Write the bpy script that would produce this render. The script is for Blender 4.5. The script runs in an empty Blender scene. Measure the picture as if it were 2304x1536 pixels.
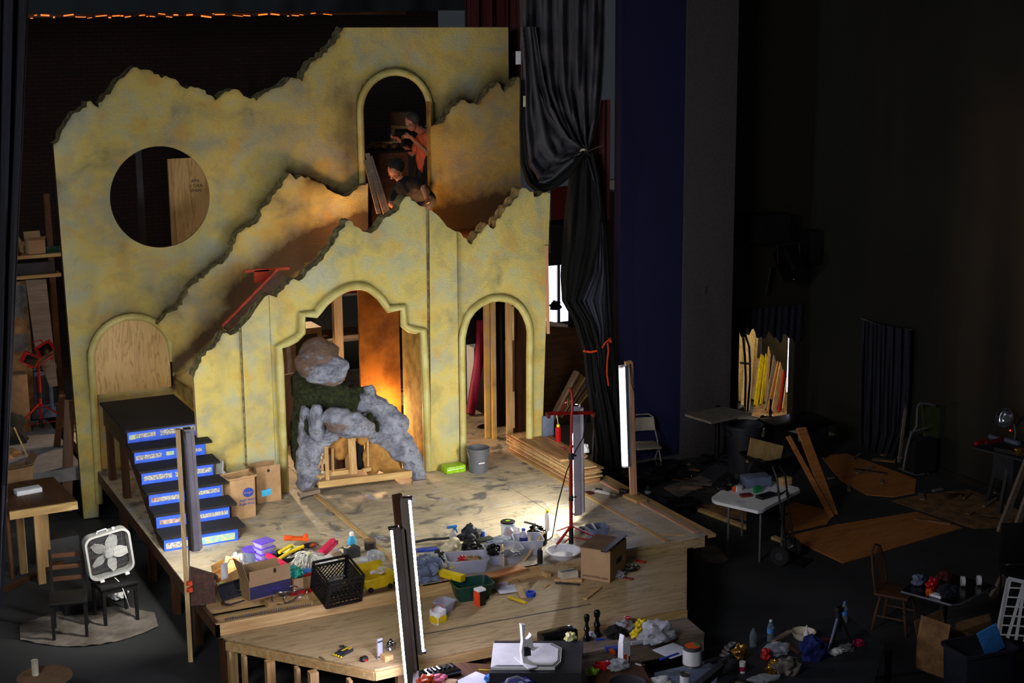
import bpy, bmesh, math, random
from math import sin, cos, pi, radians as RD
from mathutils import Vector, Matrix, noise, geometry
random.seed(7)
SC = bpy.context.scene
COL = SC.collection

# ---------------------------------------------------------------- camera, world, exposure
FPX, YAW, PITCH, ROLL = 3443.0, 0.454466, 0.213237, -0.00804387
CAM = Vector((0, 0, 6.95))
_f = Vector((sin(YAW)*cos(PITCH), cos(YAW)*cos(PITCH), -sin(PITCH)))
_r = Vector((cos(YAW), -sin(YAW), 0))
_u = _r.cross(_f)
CR, CU, CF = _r*cos(ROLL)+_u*sin(ROLL), -_r*sin(ROLL)+_u*cos(ROLL), _f
cd = bpy.data.cameras.new('camera')
cd.sensor_width = 36; cd.lens = 36*FPX/2304; cd.clip_start = .1; cd.clip_end = 200
cam = bpy.data.objects.new('camera', cd); COL.objects.link(cam)
cam.matrix_world = Matrix.Translation(CAM) @ Matrix((CR, CU, -CF)).transposed().to_4x4()
SC.camera = cam
SC.view_settings.view_transform = 'Standard'; SC.view_settings.look = 'None'
SC.view_settings.exposure = 0.0; SC.view_settings.gamma = 1; SC.view_settings.use_curve_mapping = False
W = bpy.data.worlds.new('world'); SC.world = W; W.use_nodes = True
W.node_tree.nodes['Background'].inputs[0].default_value = (.75, .85, 1, 1)
W.node_tree.nodes['Background'].inputs[1].default_value = .028

# soft fill added high behind the camera, with no source of its own
def area(name, loc, target, size, power, colr, spread=180):
    L = bpy.data.lights.new(name, 'AREA'); L.shape = 'RECTANGLE'; L.size, L.size_y = size
    L.energy = power; L.color = colr; L.spread = RD(spread)
    o = bpy.data.objects.new(name, L); COL.objects.link(o); o.location = loc
    o.rotation_euler = (Vector(target)-Vector(loc)).to_track_quat('-Z', 'Y').to_euler(); return o
area('front_fill_light', (-2.5, 6.5, 7.6), (7, 20, 3), (3, 2), 195, (.97, .97, 1), 100)

area('backstage_fill_light', (-1.2, 22.6, 5.2), (1.6, 24, .8), (1.2, 1.2), 26, (.8, .88, 1), 120)  # cool fill added to brighten the left backstage, source unseen

def ray(px, py): return CF + CR*((px-1152)/FPX) - CU*((py-768)/FPX)
def at(px, py, z):                       # the point at height z seen at a pixel
    d = ray(px, py); return CAM + d*((z-CAM.z)/d.z)
def atY(px, py, Y):
    d = ray(px, py); return CAM + d*((Y-CAM.y)/d.y)
def atX(px, py, X):
    d = ray(px, py); return CAM + d*((X-CAM.x)/d.x)
def ppm(p): return FPX/((Vector(p)-CAM).dot(CF))

S, SL = .7, .57                          # stage deck and lower front deck heights
YC, YA, YB = 18.87, 21.04, 20.80         # front flat, rear flat, broken middle layer
DK = 3.75                                # upper deck

# ---------------------------------------------------------------- materials
def lin(c):
    return tuple(((v/255)/12.92 if v/255 <= .04045 else ((v/255+.055)/1.055)**2.4) for v in c)+(1,)
class NT:
    def __init__(s, m): s.t = m.node_tree; s.n = s.t.nodes; s.l = s.t.links; s.b = s.n['Principled BSDF']
    def add(s, ty, **k):
        n = s.n.new(ty)
        for a, v in k.items(): setattr(n, a, v)
        return n
    def lk(s, a, b): s.l.new(a, b)
    def coord(s, scale=(1, 1, 1), rot=(0, 0, 0)):
        c = s.add('ShaderNodeTexCoord'); m = s.add('ShaderNodeMapping')
        m.inputs['Scale'].default_value = scale; m.inputs['Rotation'].default_value = rot
        s.lk(c.outputs['Object'], m.inputs[0]); return m.outputs[0]
    def noise(s, vec, scale, detail=4, rough=.6, dist=0):
        n = s.add('ShaderNodeTexNoise'); n.inputs['Scale'].default_value = scale
        n.inputs['Detail'].default_value = detail; n.inputs['Roughness'].default_value = rough
        n.inputs['Distortion'].default_value = dist
        s.lk(vec, n.inputs['Vector']); return n.outputs['Fac']
    def ramp(s, fac, stops):
        r = s.add('ShaderNodeValToRGB'); e = r.color_ramp.elements
        while len(e) < len(stops): e.new(.5)
        for q, (p, c) in zip(e, stops): q.position = p; q.color = c
        s.lk(fac, r.inputs[0]); return r.outputs[0]
    def mix(s, fac, a, b, mode='MIX'):
        m = s.add('ShaderNodeMix', data_type='RGBA', blend_type=mode)
        for sock, v in ((m.inputs['Factor'], fac), (m.inputs['A'], a), (m.inputs['B'], b)):
            if isinstance(v, (int, float, tuple)): sock.default_value = v
            else: s.lk(v, sock)
        return m.outputs['Result']
    def bump(s, h, strength, dist=.01):
        b = s.add('ShaderNodeBump'); b.inputs['Strength'].default_value = strength
        b.inputs['Distance'].default_value = dist
        s.lk(h, b.inputs['Height']); s.lk(b.outputs[0], s.b.inputs['Normal'])
    def base(s, v):
        if isinstance(v, tuple): s.b.inputs['Base Color'].default_value = v
        else: s.lk(v, s.b.inputs['Base Color'])
MATS = {}
def newmat(name, rough=.6, metal=0):
    m = bpy.data.materials.new(name); m.use_nodes = True; n = NT(m)
    n.b.inputs['Roughness'].default_value = rough; n.b.inputs['Metallic'].default_value = metal
    MATS[name] = m; return m, n
def plain(name, c, rough=.6, metal=0, var=.18, sc=9, bump=.0, c2=None, trans=0, alpha=1, emit=None, coat=0):
    m, n = newmat(name, rough, metal); c = lin(c)
    v = n.coord(); f = n.noise(v, sc)
    c2 = lin(c2) if c2 else tuple(x*(1-var*1.6) for x in c[:3])+(1,)
    n.base(n.ramp(f, [(.35, c2), (.62, c)]))
    if bump: n.bump(n.noise(v, sc*5), bump, .02)
    n.b.inputs['Transmission Weight'].default_value = trans
    n.b.inputs['Alpha'].default_value = alpha
    n.b.inputs['Coat Weight'].default_value = coat
    if emit:
        n.b.inputs['Emission Color'].default_value = lin(emit[0]); n.b.inputs['Emission Strength'].default_value = emit[1]
    return m
def wood(name, c1, c2, axis=0, sc=5, rough=.6, knots=True):
    m, n = newmat(name, rough); s = [14, 14, 14]; s[axis] = 1.1
    v = n.coord(tuple(s)); f = n.noise(v, sc/5*1.6, 5, .62, .6)
    base = n.ramp(f, [(.32, lin(c2)), (.5, lin(tuple((a+b)/2 for a, b in zip(c1, c2)))), (.64, lin(c1))])
    v2 = n.coord(); g = n.noise(v2, 2.2, 2)
    base = n.mix(n.ramp(g, [(.4, (0, 0, 0, 1)), (.7, (.45, .45, .45, 1))]), base, lin(c2))
    n.base(base); n.bump(f, .25, .004); return m
def ply(name, c1, c2, axis=0, stain=False, sc=1.0):
    m, n = newmat(name, .55); s = [5*sc, 5*sc, 5*sc]; s[axis] = .55*sc
    v = n.coord(tuple(s)); f = n.noise(v, 1.5, 3, .55, 1.8)
    w = n.add('ShaderNodeMath', operation='MULTIPLY'); n.lk(f, w.inputs[0]); w.inputs[1].default_value = 9
    fr = n.add('ShaderNodeMath', operation='PINGPONG'); n.lk(w.outputs[0], fr.inputs[0]); fr.inputs[1].default_value = 1
    fine = n.noise(n.coord(tuple(q*8 for q in s)), 1.5, 3)
    base = n.ramp(fr.outputs[0], [(0, lin(c2)), (.35, lin(c1)), (1, lin(tuple(min(255, q*1.04) for q in c1)))])
    base = n.mix(.25, base, n.ramp(fine, [(.35, lin(c2)), (.6, lin(c1))]))
    if stain:
        vv = n.coord()
        for k, (sc_, lo, hi, cc, am) in enumerate([(1.1, .44, .68, (116, 110, 104), .75), (2.3, .56, .64, (78, 78, 84), .85), (3.1, .60, .66, (172, 180, 208), .8), (5, .67, .70, (196, 188, 170), .7), (1.7, .63, .70, (52, 50, 48), .7), (7, .71, .73, (40, 40, 44), .9), (2.9, .70, .73, (178, 160, 84), .6)]):
            mp = n.add('ShaderNodeMapping'); mp.inputs['Location'].default_value = (k*7.3, k*3.1, k); n.lk(vv, mp.inputs[0])
            fz = n.noise(mp.outputs[0], sc_, 6, .62, .8)
            r = n.ramp(fz, [(lo, (0, 0, 0, 1)), (hi, (am, am, am, 1))])
            base = n.mix(r, base, lin(cc))
    n.base(base); n.bump(fine, .3, .004); return m

# scenic plaster: mottled ochre, sage and grey sponge work; brown ageing brushed around the edges, with some painted-in shade, is a mesh attribute
def plaster(name, warm=0.0, bright=1.0):
    m, n = newmat(name, .62)
    v = n.coord(); a = n.noise(v, 1.5, 4, .6, .4)
    def k(c): return lin(tuple(min(255, q*bright) for q in c))
    col = n.ramp(a, [(.28, k((140, 130, 84))), (.40, k((184, 172, 108))), (.50, k((210, 191, 106))), (.60, k((194, 190, 138))), (.72, k((180, 184, 162)))])
    def shifted(d): 
        mp = n.add('ShaderNodeMapping'); mp.inputs['Location'].default_value = d; n.lk(v, mp.inputs[0]); return mp.outputs[0]
    b = n.noise(shifted((5, 3, 9)), 2.2, 4, .6, .3)
    col = n.mix(n.ramp(b, [(.48, (0, 0, 0, 1)), (.68, (.72, .72, .72, 1))]), col, k((158, 162, 146)))
    d = n.noise(shifted((1, 8, 2)), 2.4, 4, .62, .2)
    col = n.mix(n.ramp(d, [(.54, (0, 0, 0, 1)), (.70, (.7, .7, .7, 1))]), col, k((206, 164, 76)))
    e = n.noise(shifted((11, 0, 4)), 5, 8, .8, .3)
    col = n.mix(n.ramp(e, [(.56, (0, 0, 0, 1)), (.76, (.45, .45, .45, 1))]), col, k((104, 90, 44)))
    at_ = n.add('ShaderNodeAttribute', attribute_name='ageing_shade')
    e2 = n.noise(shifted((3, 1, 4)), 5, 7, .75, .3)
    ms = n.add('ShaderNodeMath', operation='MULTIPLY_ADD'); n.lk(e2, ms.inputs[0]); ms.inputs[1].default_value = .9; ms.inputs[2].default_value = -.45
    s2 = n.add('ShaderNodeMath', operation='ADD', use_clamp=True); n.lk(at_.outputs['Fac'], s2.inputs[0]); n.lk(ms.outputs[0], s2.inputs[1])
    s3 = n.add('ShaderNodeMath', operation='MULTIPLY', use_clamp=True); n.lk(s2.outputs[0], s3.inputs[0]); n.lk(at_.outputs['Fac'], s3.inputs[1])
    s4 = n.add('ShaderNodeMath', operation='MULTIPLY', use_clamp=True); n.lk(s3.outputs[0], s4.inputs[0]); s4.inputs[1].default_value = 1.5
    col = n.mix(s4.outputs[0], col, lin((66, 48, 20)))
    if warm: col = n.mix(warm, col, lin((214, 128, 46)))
    n.base(col)
    h = n.noise(n.coord((1, 1, 2.3), (0, .35, 0)), 12, 9, .66, 1.9)
    n.bump(h, .6, .04)
    return m
plaster('plaster', 0, 1.0); plaster('plaster_front', 0, 1.06); plaster('plaster_warm', .35)
plain('foam', (164, 152, 104), .95, var=.4, sc=13, bump=1.0, c2=(84, 75, 46))
plain('moulding', (196, 188, 122), .5, sc=4, var=.12, bump=.15, c2=(176, 160, 84))
plain('return_paint', (170, 142, 66), .92, sc=5, c2=(120, 92, 36))
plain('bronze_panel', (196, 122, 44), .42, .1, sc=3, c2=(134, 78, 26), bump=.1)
ply('stage_ply', (196, 182, 154), (152, 134, 106), 0, True)
ply('low_ply', (186, 162, 118), (142, 114, 74), 0)
ply('ply_panel', (206, 172, 112), (168, 128, 70), 2)
ply('ply_red', (190, 122, 62), (150, 88, 42), 0)
ply('ply_box', (206, 176, 126), (160, 120, 74), 0)
wood('pine', (216, 186, 128), (176, 136, 80), 0); wood('pine_y', (206, 176, 122), (170, 130, 78), 1); wood('pine_z', (206, 174, 122), (166, 124, 72), 2)
wood('pine_lit', (240, 212, 156), (204, 166, 106), 2); wood('pine_pink', (226, 178, 138), (196, 140, 100), 2); wood('pine_pink_y', (206, 160, 130), (180, 128, 98), 1)
wood('dark_wood', (96, 58, 30), (58, 34, 16), 1); wood('dark_wood_z', (104, 64, 32), (62, 38, 18), 2); wood('dark_wood_x', (96, 58, 30), (58, 34, 16), 0)
wood('grey_wood', (150, 134, 118), (112, 96, 82), 0); wood('brown_strip', (196, 150, 104), (128, 84, 52), 1)
wood('red_paint_wood', (214, 74, 34), (150, 40, 18), 0)
plain('carpet_black', (20, 20, 24), .85, sc=40, bump=.3)
plain('tape_blue', (46, 96, 232), .55, sc=14, var=.12, bump=.15)
plain('black', (17, 17, 18), .5, sc=12); plain('black_gloss', (12, 12, 14), .2, sc=12); plain('black_matte', (14, 14, 15), .95)
plain('rubber', (26, 26, 27), .8); plain('steel', (140, 140, 142), .3, .9); plain('chrome', (205, 205, 210), .12, 1)
plain('tin', (150, 148, 142), .32, .85); plain('alu', (136, 124, 116), .5, .2, sc=3); plain('channel', (158, 154, 162), .5, 0, sc=3)
plain('white', (240, 240, 240), .5, var=.06); plain('white_plastic', (232, 232, 236), .35, var=.05); plain('paper', (222, 224, 232), .8, var=.06)
plain('cream', (214, 204, 176), .6); plain('grey', (112, 112, 114), .6); plain('grey_dark', (52, 53, 56), .6); plain('grey_bucket', (92, 94, 100), .45, var=.08)
plain('slate', (42, 44, 50), .6); plain('grey_blue', (112, 124, 150), .7); plain('putty_chair', (150, 140, 124), .5)
plain('red', (188, 26, 26), .4); plain('red_stand', (170, 24, 18), .35, .1); plain('red_gloss', (196, 20, 24), .2); plain('orange', (236, 92, 20), .5); plain('orange_hi', (250, 78, 24), .6)
plain('yellow', (232, 202, 22), .4); plain('yellow_bin', (222, 190, 16), .5); plain('green', (20, 148, 80), .4); plain('green_dark', (8, 58, 44), .4, var=.1)
plain('lime', (168, 214, 36), .4, sc=30, c2=(112, 168, 20)); plain('blue', (28, 70, 190), .4); plain('blue_light', (70, 150, 232), .3); plain('cyan', (60, 176, 224), .5)
plain('navy', (20, 24, 110), .35); plain('purple', (96, 66, 200), .3); plain('purple_pale', (188, 178, 232), .3); plain('magenta', (232, 24, 88), .45); plain('pink', (236, 120, 150), .6)
plain('teal', (40, 172, 150), .45); plain('crimson', (176, 20, 76), .55); plain('maroon', (70, 10, 14), .7); plain('brick_red', (120, 30, 22), .7)
plain('card', (176, 142, 100), .8, var=.08, sc=4); plain('card_bag', (188, 150, 108), .8, sc=6, bump=.2); plain('card_dark', (120, 92, 62), .85); plain('card_yellow', (226, 182, 112), .8)
plain('print_blue', (34, 66, 170), .7); plain('print_navy', (44, 40, 84), .7); plain('print_black', (30, 26, 24), .7)
plain('kraft', (150, 112, 70), .9, sc=7, c2=(112, 78, 44), bump=.5)
def rockmat(name, brown):
    m, n = newmat(name, .85); v = n.coord()
    a = n.noise(v, 5, 8, .7, .6); col = n.ramp(a, [(.3, lin((84, 88, 104))), (.45, lin((150, 155, 176))), (.58, lin((190, 196, 216))), (.7, lin((120, 124, 142)))])
    mp = n.add('ShaderNodeMapping'); mp.inputs['Location'].default_value = (4, 2, 7); mp.inputs['Scale'].default_value = (1, 1, 2.2); n.lk(v, mp.inputs[0])
    b = n.noise(mp.outputs[0], 2.6, 6, .62, .8); col = n.mix(n.ramp(b, [(.62-brown, (0, 0, 0, 1)), (.74-brown, (.85, .85, .85, 1))]), col, lin((136, 100, 66)))
    c = n.noise(mp.outputs[0], 8, 7, .75, .8); col = n.mix(n.ramp(c, [(.51, (0, 0, 0, 1)), (.68, (.8, .8, .8, 1))]), col, lin((54, 56, 66)))
    n.base(col); n.bump(n.noise(v, 14, 9, .75, .4), 1, .05)
rockmat('rock', .0); rockmat('rock_brown', .14); rockmat('rock_tan', .26)
plain('moss', (52, 60, 20), 1, sc=22, c2=(16, 22, 8), bump=1.0); plain('coco', (184, 136, 70), .95, sc=8, c2=(140, 98, 44), bump=.8)
plain('mop', (222, 220, 212), .9, sc=25); plain('cloth_grey', (74, 72, 80), .9, sc=3, var=.12); plain('cloth_black', (12, 14, 15), .95); plain('cloth_navy', (36, 38, 54), .95)
plain('cloth_slate', (64, 66, 82), .9, sc=3, var=.1); plain('cloth_blue', (24, 40, 110), .9); plain('drop_cloth', (128, 120, 112), .9, sc=3, c2=(86, 76, 68), bump=.6)
plain('skin', (196, 132, 104), .55, var=.08); plain('hair', (30, 26, 24), .8); plain('hair_grey', (62, 58, 56), .8); plain('shirt_orange', (226, 104, 62), .85, var=.1); plain('shirt_black', (16, 16, 18), .9); plain('denim', (24, 26, 36), .9)
plain('glass', (190, 210, 215), .1, trans=.85, var=.02); plain('plastic_bag', (226, 230, 238), .18, trans=.1, alpha=.8, sc=20, bump=.6)
plain('bin_clear', (196, 200, 216), .3, trans=.35, alpha=.72, var=.05); plain('wrap', (210, 216, 226), .14, trans=.15, alpha=.6, sc=22, bump=.5)
plain('flesh_cream', (226, 214, 176), .6, sc=20); plain('lemon', (226, 222, 90), .6, sc=30, c2=(240, 240, 225)); plain('gold', (170, 130, 50), .3, .8, sc=30)
plain('news', (206, 204, 196), .8, sc=55, c2=(92, 90, 88)); plain('ad_print', (196, 205, 140), .8, sc=16, c2=(120, 180, 205)); plain('ad_red', (196, 178, 168), .8, sc=28, c2=(120, 66, 56))
plain('floor_grey', (52, 53, 55), .75, sc=.9, c2=(38, 39, 41)); plain('wall_dark', (42, 42, 37), .42, sc=.8, var=.1); plain('wall_brown', (40, 36, 26), .5, sc=.8, var=.1)
plain('wall_blue', (20, 22, 66), .7, sc=.9, var=.1); plain('wall_grey', (76, 71, 72), .8, sc=26, var=.14); plain('wall_red', (78, 12, 18), .8, sc=2)
plain('teaser', (12, 24, 32), .9); plain('drape_dark', (26, 27, 40), .95); plain('debris', (150, 110, 66), .9, sc=5, c2=(86, 58, 34))
plain('tube_lit', (255, 255, 255), .5, emit=((226, 222, 255), 210)); plain('tube_store', (255, 255, 255), .5, emit=((255, 246, 214), 300)); plain('fan_plastic', (172, 172, 170), .5, var=.06); plain('tube_side', (255, 255, 255), .5, emit=((226, 224, 255), 40)); plain('tube_white', (255, 255, 255), .5, emit=((226, 224, 255), 14)); plain('tube_stage', (255, 255, 255), .5, emit=((255, 252, 240), 260))
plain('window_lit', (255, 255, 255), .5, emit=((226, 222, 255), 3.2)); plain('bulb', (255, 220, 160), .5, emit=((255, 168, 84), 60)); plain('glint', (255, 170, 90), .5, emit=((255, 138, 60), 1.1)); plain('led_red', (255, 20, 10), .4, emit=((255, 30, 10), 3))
m, n = newmat('brick', .85)
bt = n.add('ShaderNodeTexBrick'); bt.inputs['Scale'].default_value = 1
bt.inputs['Color1'].default_value = lin((50, 26, 16)); bt.inputs['Color2'].default_value = lin((38, 22, 13)); bt.inputs['Mortar'].default_value = lin((22, 15, 11))
bt.inputs['Brick Width'].default_value = .22; bt.inputs['Row Height'].default_value = .075; bt.inputs['Mortar Size'].default_value = .012
n.lk(n.coord((1, 1, 1), (pi/2, 0, 0)), bt.inputs['Vector']); n.base(bt.outputs['Color'])
# ---------------------------------------------------------------- building helpers
class G:
    """collects shapes; obj() links them as ONE mesh object"""
    def __init__(s): s.b = bmesh.new()
    def _x(s, vs, M):
        bmesh.ops.transform(s.b, matrix=M, verts=vs)
    def box(s, c, d, rot=(0, 0, 0), bev=0, taper=0):
        r = bmesh.ops.create_cube(s.b, size=1)['verts']
        if taper:
            for v in r:
                if v.co.z < 0: v.co.x *= 1-taper; v.co.y *= 1-taper
        M = Matrix.Translation(c) @ (Matrix.Rotation(rot[2], 4, 'Z') @ Matrix.Rotation(rot[1], 4, 'Y') @ Matrix.Rotation(rot[0], 4, 'X')) @ Matrix.Diagonal((d[0], d[1], d[2], 1))
        s._x(r, M)
        if bev:
            es = list({e for v in r for e in v.link_edges})
            bmesh.ops.bevel(s.b, geom=es, offset=bev, segments=2, affect='EDGES', profile=.6)
        return s
    def beam(s, a, b, w, h, up=(0, 0, 1)):
        a, b = Vector(a), Vector(b); z = (b-a).normalized(); x = Vector(up).cross(z)
        if x.length < 1e-3: x = Vector((1, 0, 0))
        x.normalize(); y = z.cross(x)
        r = bmesh.ops.create_cube(s.b, size=1)['verts']
        s._x(r, Matrix.Translation((a+b)/2) @ Matrix((x, y, z)).transposed().to_4x4() @ Matrix.Diagonal((w, h, (b-a).length, 1)))
        return s
    def cone(s, a, b, r0, r1=None, n=16, caps=True):
        a, b = Vector(a), Vector(b); r1 = r0 if r1 is None else r1; z = (b-a)
        r = bmesh.ops.create_cone(s.b, cap_ends=caps, segments=n, radius1=r0, radius2=r1, depth=z.length)['verts']
        s._x(r, Matrix.Translation((a+b)/2) @ z.to_track_quat('Z', 'Y').to_matrix().to_4x4()); return s
    def tube(s, pts, r, n=8, closed=False, rad=None):
        pts = [Vector(p) for p in pts]; N = len(pts); rings = []; prev = None
        for i, p in enumerate(pts):
            t = ((pts[(i+1) % N] if (closed or i < N-1) else p)-(pts[i-1] if (closed or i > 0) else p)).normalized()
            x = (prev - t*prev.dot(t)) if prev is not None else (Vector((0, 0, 1)).cross(t) if abs(t.z) < .95 else Vector((1, 0, 0)))
            if x.length < 1e-6: x = Vector((1, 0, 0)).cross(t)
            x.normalize(); y = t.cross(x); prev = x; R = rad[i] if rad else r
            rings.append([s.b.verts.new(p+(x*cos(a)+y*sin(a))*R) for a in [2*pi*k/n for k in range(n)]])
        for i in range(N if closed else N-1):
            A, B = rings[i], rings[(i+1) % N]
            for k in range(n): s.b.faces.new((A[k], A[(k+1) % n], B[(k+1) % n], B[k]))
        if not closed: s.b.faces.new(rings[0][::-1]); s.b.faces.new(rings[-1])
        return s
    def lathe(s, prof, c=(0, 0, 0), n=24, rot=None, sq=1):
        c = Vector(c); rings = []; M = rot.to_matrix() if rot else Matrix.Identity(3)
        for r, z in prof:
            rings.append([s.b.verts.new(c+M @ Vector((r*cos(a), r*sin(a)*sq, z))) for a in [2*pi*k/n for k in range(n)]])
        for A, B in zip(rings, rings[1:]):
            for k in range(n): s.b.faces.new((A[k], A[(k+1) % n], B[(k+1) % n], B[k]))
        if prof[0][0] > 1e-4: s.b.faces.new(rings[0][::-1])
        if prof[-1][0] > 1e-4: s.b.faces.new(rings[-1])
        return s
    def blob(s, c, r, amp=.15, seed=0, sub=3, fr=1.6, flat=False):
        vs = bmesh.ops.create_icosphere(s.b, subdivisions=sub, radius=1)['verts']; c = Vector(c)
        for v in vs:
            q = v.co.copy(); d = 1+amp*2*noise.noise(q*fr+Vector((seed*3.7, seed, 0)))+amp*noise.noise(q*fr*3+Vector((seed, 9, seed)))
            v.co = Vector((q.x*r[0]*d, q.y*r[1]*d, q.z*r[2]*d))+c
            if flat and v.co.z < c.z-r[2]*.55: v.co.z = c.z-r[2]*.55
        return s
    def crumple(s, c, r, seed=0, sub=3, amp=.5):
        vs = bmesh.ops.create_icosphere(s.b, subdivisions=sub, radius=1)['verts']; c = Vector(c)
        for v in vs:
            q = v.co.copy(); d = .78+amp*.9*noise.noise(q*1.9+Vector((seed*5.1, 0, 1)))+amp*.42*abs(noise.noise(q*4.3+Vector((seed, 3, 1))))
            v.co = Vector((q.x*r[0]*d, q.y*r[1]*d, q.z*r[2]*d))
            v.co.z = max(v.co.z, -r[2]*.45); v.co += c
        return s
    def prism(s, pts, d, axis='y', t0=0):
        """polygon pts in a plane, extruded by d; axis = extrusion axis"""
        def mk(p, t):
            return {'y': (p[0], t, p[1]), 'z': (p[0], p[1], t), 'x': (t, p[0], p[1])}[axis]
        A = [s.b.verts.new(mk(p, t0)) for p in pts]; B = [s.b.verts.new(mk(p, t0+d)) for p in pts]
        n = len(pts)
        tr = geometry.tessellate_polygon([[Vector((p[0], p[1], 0)) for p in pts]])
        for t in tr: s.b.faces.new([A[i] for i in t]); s.b.faces.new([B[i] for i in t][::-1])
        for i in range(n): s.b.faces.new((A[i], A[(i+1) % n], B[(i+1) % n], B[i]))
        return s
    def sheet(s, fn, nu, nv, thick=0):
        V = [[s.b.verts.new(fn(i/nu, j/nv)) for i in range(nu+1)] for j in range(nv+1)]
        fs = [s.b.faces.new((V[j][i], V[j][i+1], V[j+1][i+1], V[j+1][i])) for j in range(nv) for i in range(nu)]
        if thick:
            bmesh.ops.recalc_face_normals(s.b, faces=fs)
            bmesh.ops.solidify(s.b, geom=fs, thickness=thick)
        return s
    def bin(s, c, d, t=.004, taper=.12, rot=0, lip=.008):
        """open-topped tapered box standing on c"""
        x, y, z = d; o = Vector(c); Rm = Matrix.Rotation(rot, 3, 'Z'); k = 1-taper
        def ring(sx, sy, zz, rr=.16):
            pts = []; cr = min(sx, sy)*rr
            for qx, qy, a0 in ((1, 1, 0), (-1, 1, pi/2), (-1, -1, pi), (1, -1, 3*pi/2)):
                for a in (0, pi/4, pi/2):
                    pts.append(s.b.verts.new(o+Rm @ Vector((qx*(sx/2-cr)+cr*cos(a0+a), qy*(sy/2-cr)+cr*sin(a0+a), zz))))
            return pts
        rs = [ring(x*k, y*k, 0), ring(x, y, z-lip*1.5), ring(x+2*lip, y+2*lip, z-lip*1.5), ring(x+2*lip, y+2*lip, z), ring(x-2*t, y-2*t, z), ring(x*k-2*t, y*k-2*t, t)]
        for A, B in zip(rs, rs[1:]):
            for i in range(12): s.b.faces.new((A[i], A[(i+1) % 12], B[(i+1) % 12], B[i]))
        s.b.faces.new(rs[0][::-1]); s.b.faces.new(rs[-1]); return s
    def obj(s, name, mat, parent=None, loc=(0, 0, 0), rz=0, rot=None, sharp=.6, smooth=True):
        me = bpy.data.meshes.new(name)
        bmesh.ops.recalc_face_normals(s.b, faces=s.b.faces)
        s.b.to_mesh(me); s.b.free()
        if smooth:
            me.polygons.foreach_set('use_smooth', [True]*len(me.polygons)); me.set_sharp_from_angle(angle=sharp)
        if mat: me.materials.append(MATS[mat] if isinstance(mat, str) else mat)
        o = bpy.data.objects.new(name, me); COL.objects.link(o)
        o.location = loc; o.rotation_euler = rot or (0, 0, rz)
        if parent: o.parent = parent
        return o
def tag(o, label, cat, group=None, kind=None):
    if label: o['label'] = label
    if cat: o['category'] = cat
    if group: o['group'] = group
    if kind: o['kind'] = kind
    return o
def thing(name, label, cat, loc=(0, 0, 0), rz=0, group=None, rot=None):
    o = bpy.data.objects.new(name, None); COL.objects.link(o); o.empty_display_size = .1
    o.location = loc; o.rotation_euler = rot or (0, 0, rz); return tag(o, label, cat, group)
def one(g, name, mat, label, cat, loc=(0, 0, 0), rz=0, group=None, rot=None, kind=None):
    return tag(g.obj(name, mat, None, loc, rz, rot), label, cat, group, kind)
def struct(g, name, mat, loc=(0, 0, 0)):
    o = g.obj(name, mat, None, loc); o['kind'] = 'structure'; return o
def remesh(o, vox, disp=0, sc=.2, smooth=True):
    m = o.modifiers.new('r', 'REMESH'); m.mode = 'VOXEL'; m.voxel_size = vox; m.use_smooth_shade = smooth
    if disp:
        t = bpy.data.textures.new('t', 'CLOUDS'); t.noise_scale = sc; t.noise_depth = 4
        d = o.modifiers.new('d', 'DISPLACE'); d.texture = t; d.strength = disp; d.texture_coords = 'LOCAL'
    return o
def text(s, parent, mat, loc, size, rot=(pi/2, 0, 0), name='printed_text', ext=.0006):
    c = bpy.data.curves.new(name, 'FONT'); c.body = s; c.size = size; c.extrude = ext; c.align_x = 'CENTER'; c.align_y = 'CENTER'
    t = bpy.data.objects.new('t', c); COL.objects.link(t); bpy.context.view_layer.update()
    me = bpy.data.meshes.new_from_object(t.evaluated_get(bpy.context.evaluated_depsgraph_get()))
    bpy.data.objects.remove(t); me.name = name; me.materials.clear(); me.materials.append(MATS[mat])
    o = bpy.data.objects.new(name, me); COL.objects.link(o); o.location = loc; o.rotation_euler = rot; o.parent = parent; return o

def jag(pts, amp=.03, step=.09, seed=1):
    """roughen a polyline of (x, z) points"""
    out = []; rnd = random.Random(seed)
    for a, b in zip(pts, pts[1:]):
        L = math.hypot(b[0]-a[0], b[1]-a[1]); k = max(1, int(L/step)); nx, nz = -(b[1]-a[1])/max(L, 1e-6), (b[0]-a[0])/max(L, 1e-6)
        for i in range(k):
            t = i/k; q = (rnd.uniform(-amp, amp)+.8*amp*noise.noise(Vector((a[0]*5+t*3, a[1]*5, seed)))) if i else 0
            out.append((a[0]+(b[0]-a[0])*t+nx*q, a[1]+(b[1]-a[1])*t+nz*q))
    return out
def seg_d(p, a, b):
    dx, dz = b[0]-a[0], b[1]-a[1]; L = dx*dx+dz*dz
    t = 0 if L == 0 else max(0, min(1, ((p[0]-a[0])*dx+(p[1]-a[1])*dz)/L))
    return math.hypot(p[0]-a[0]-t*dx, p[1]-a[1]-t*dz)
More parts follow.
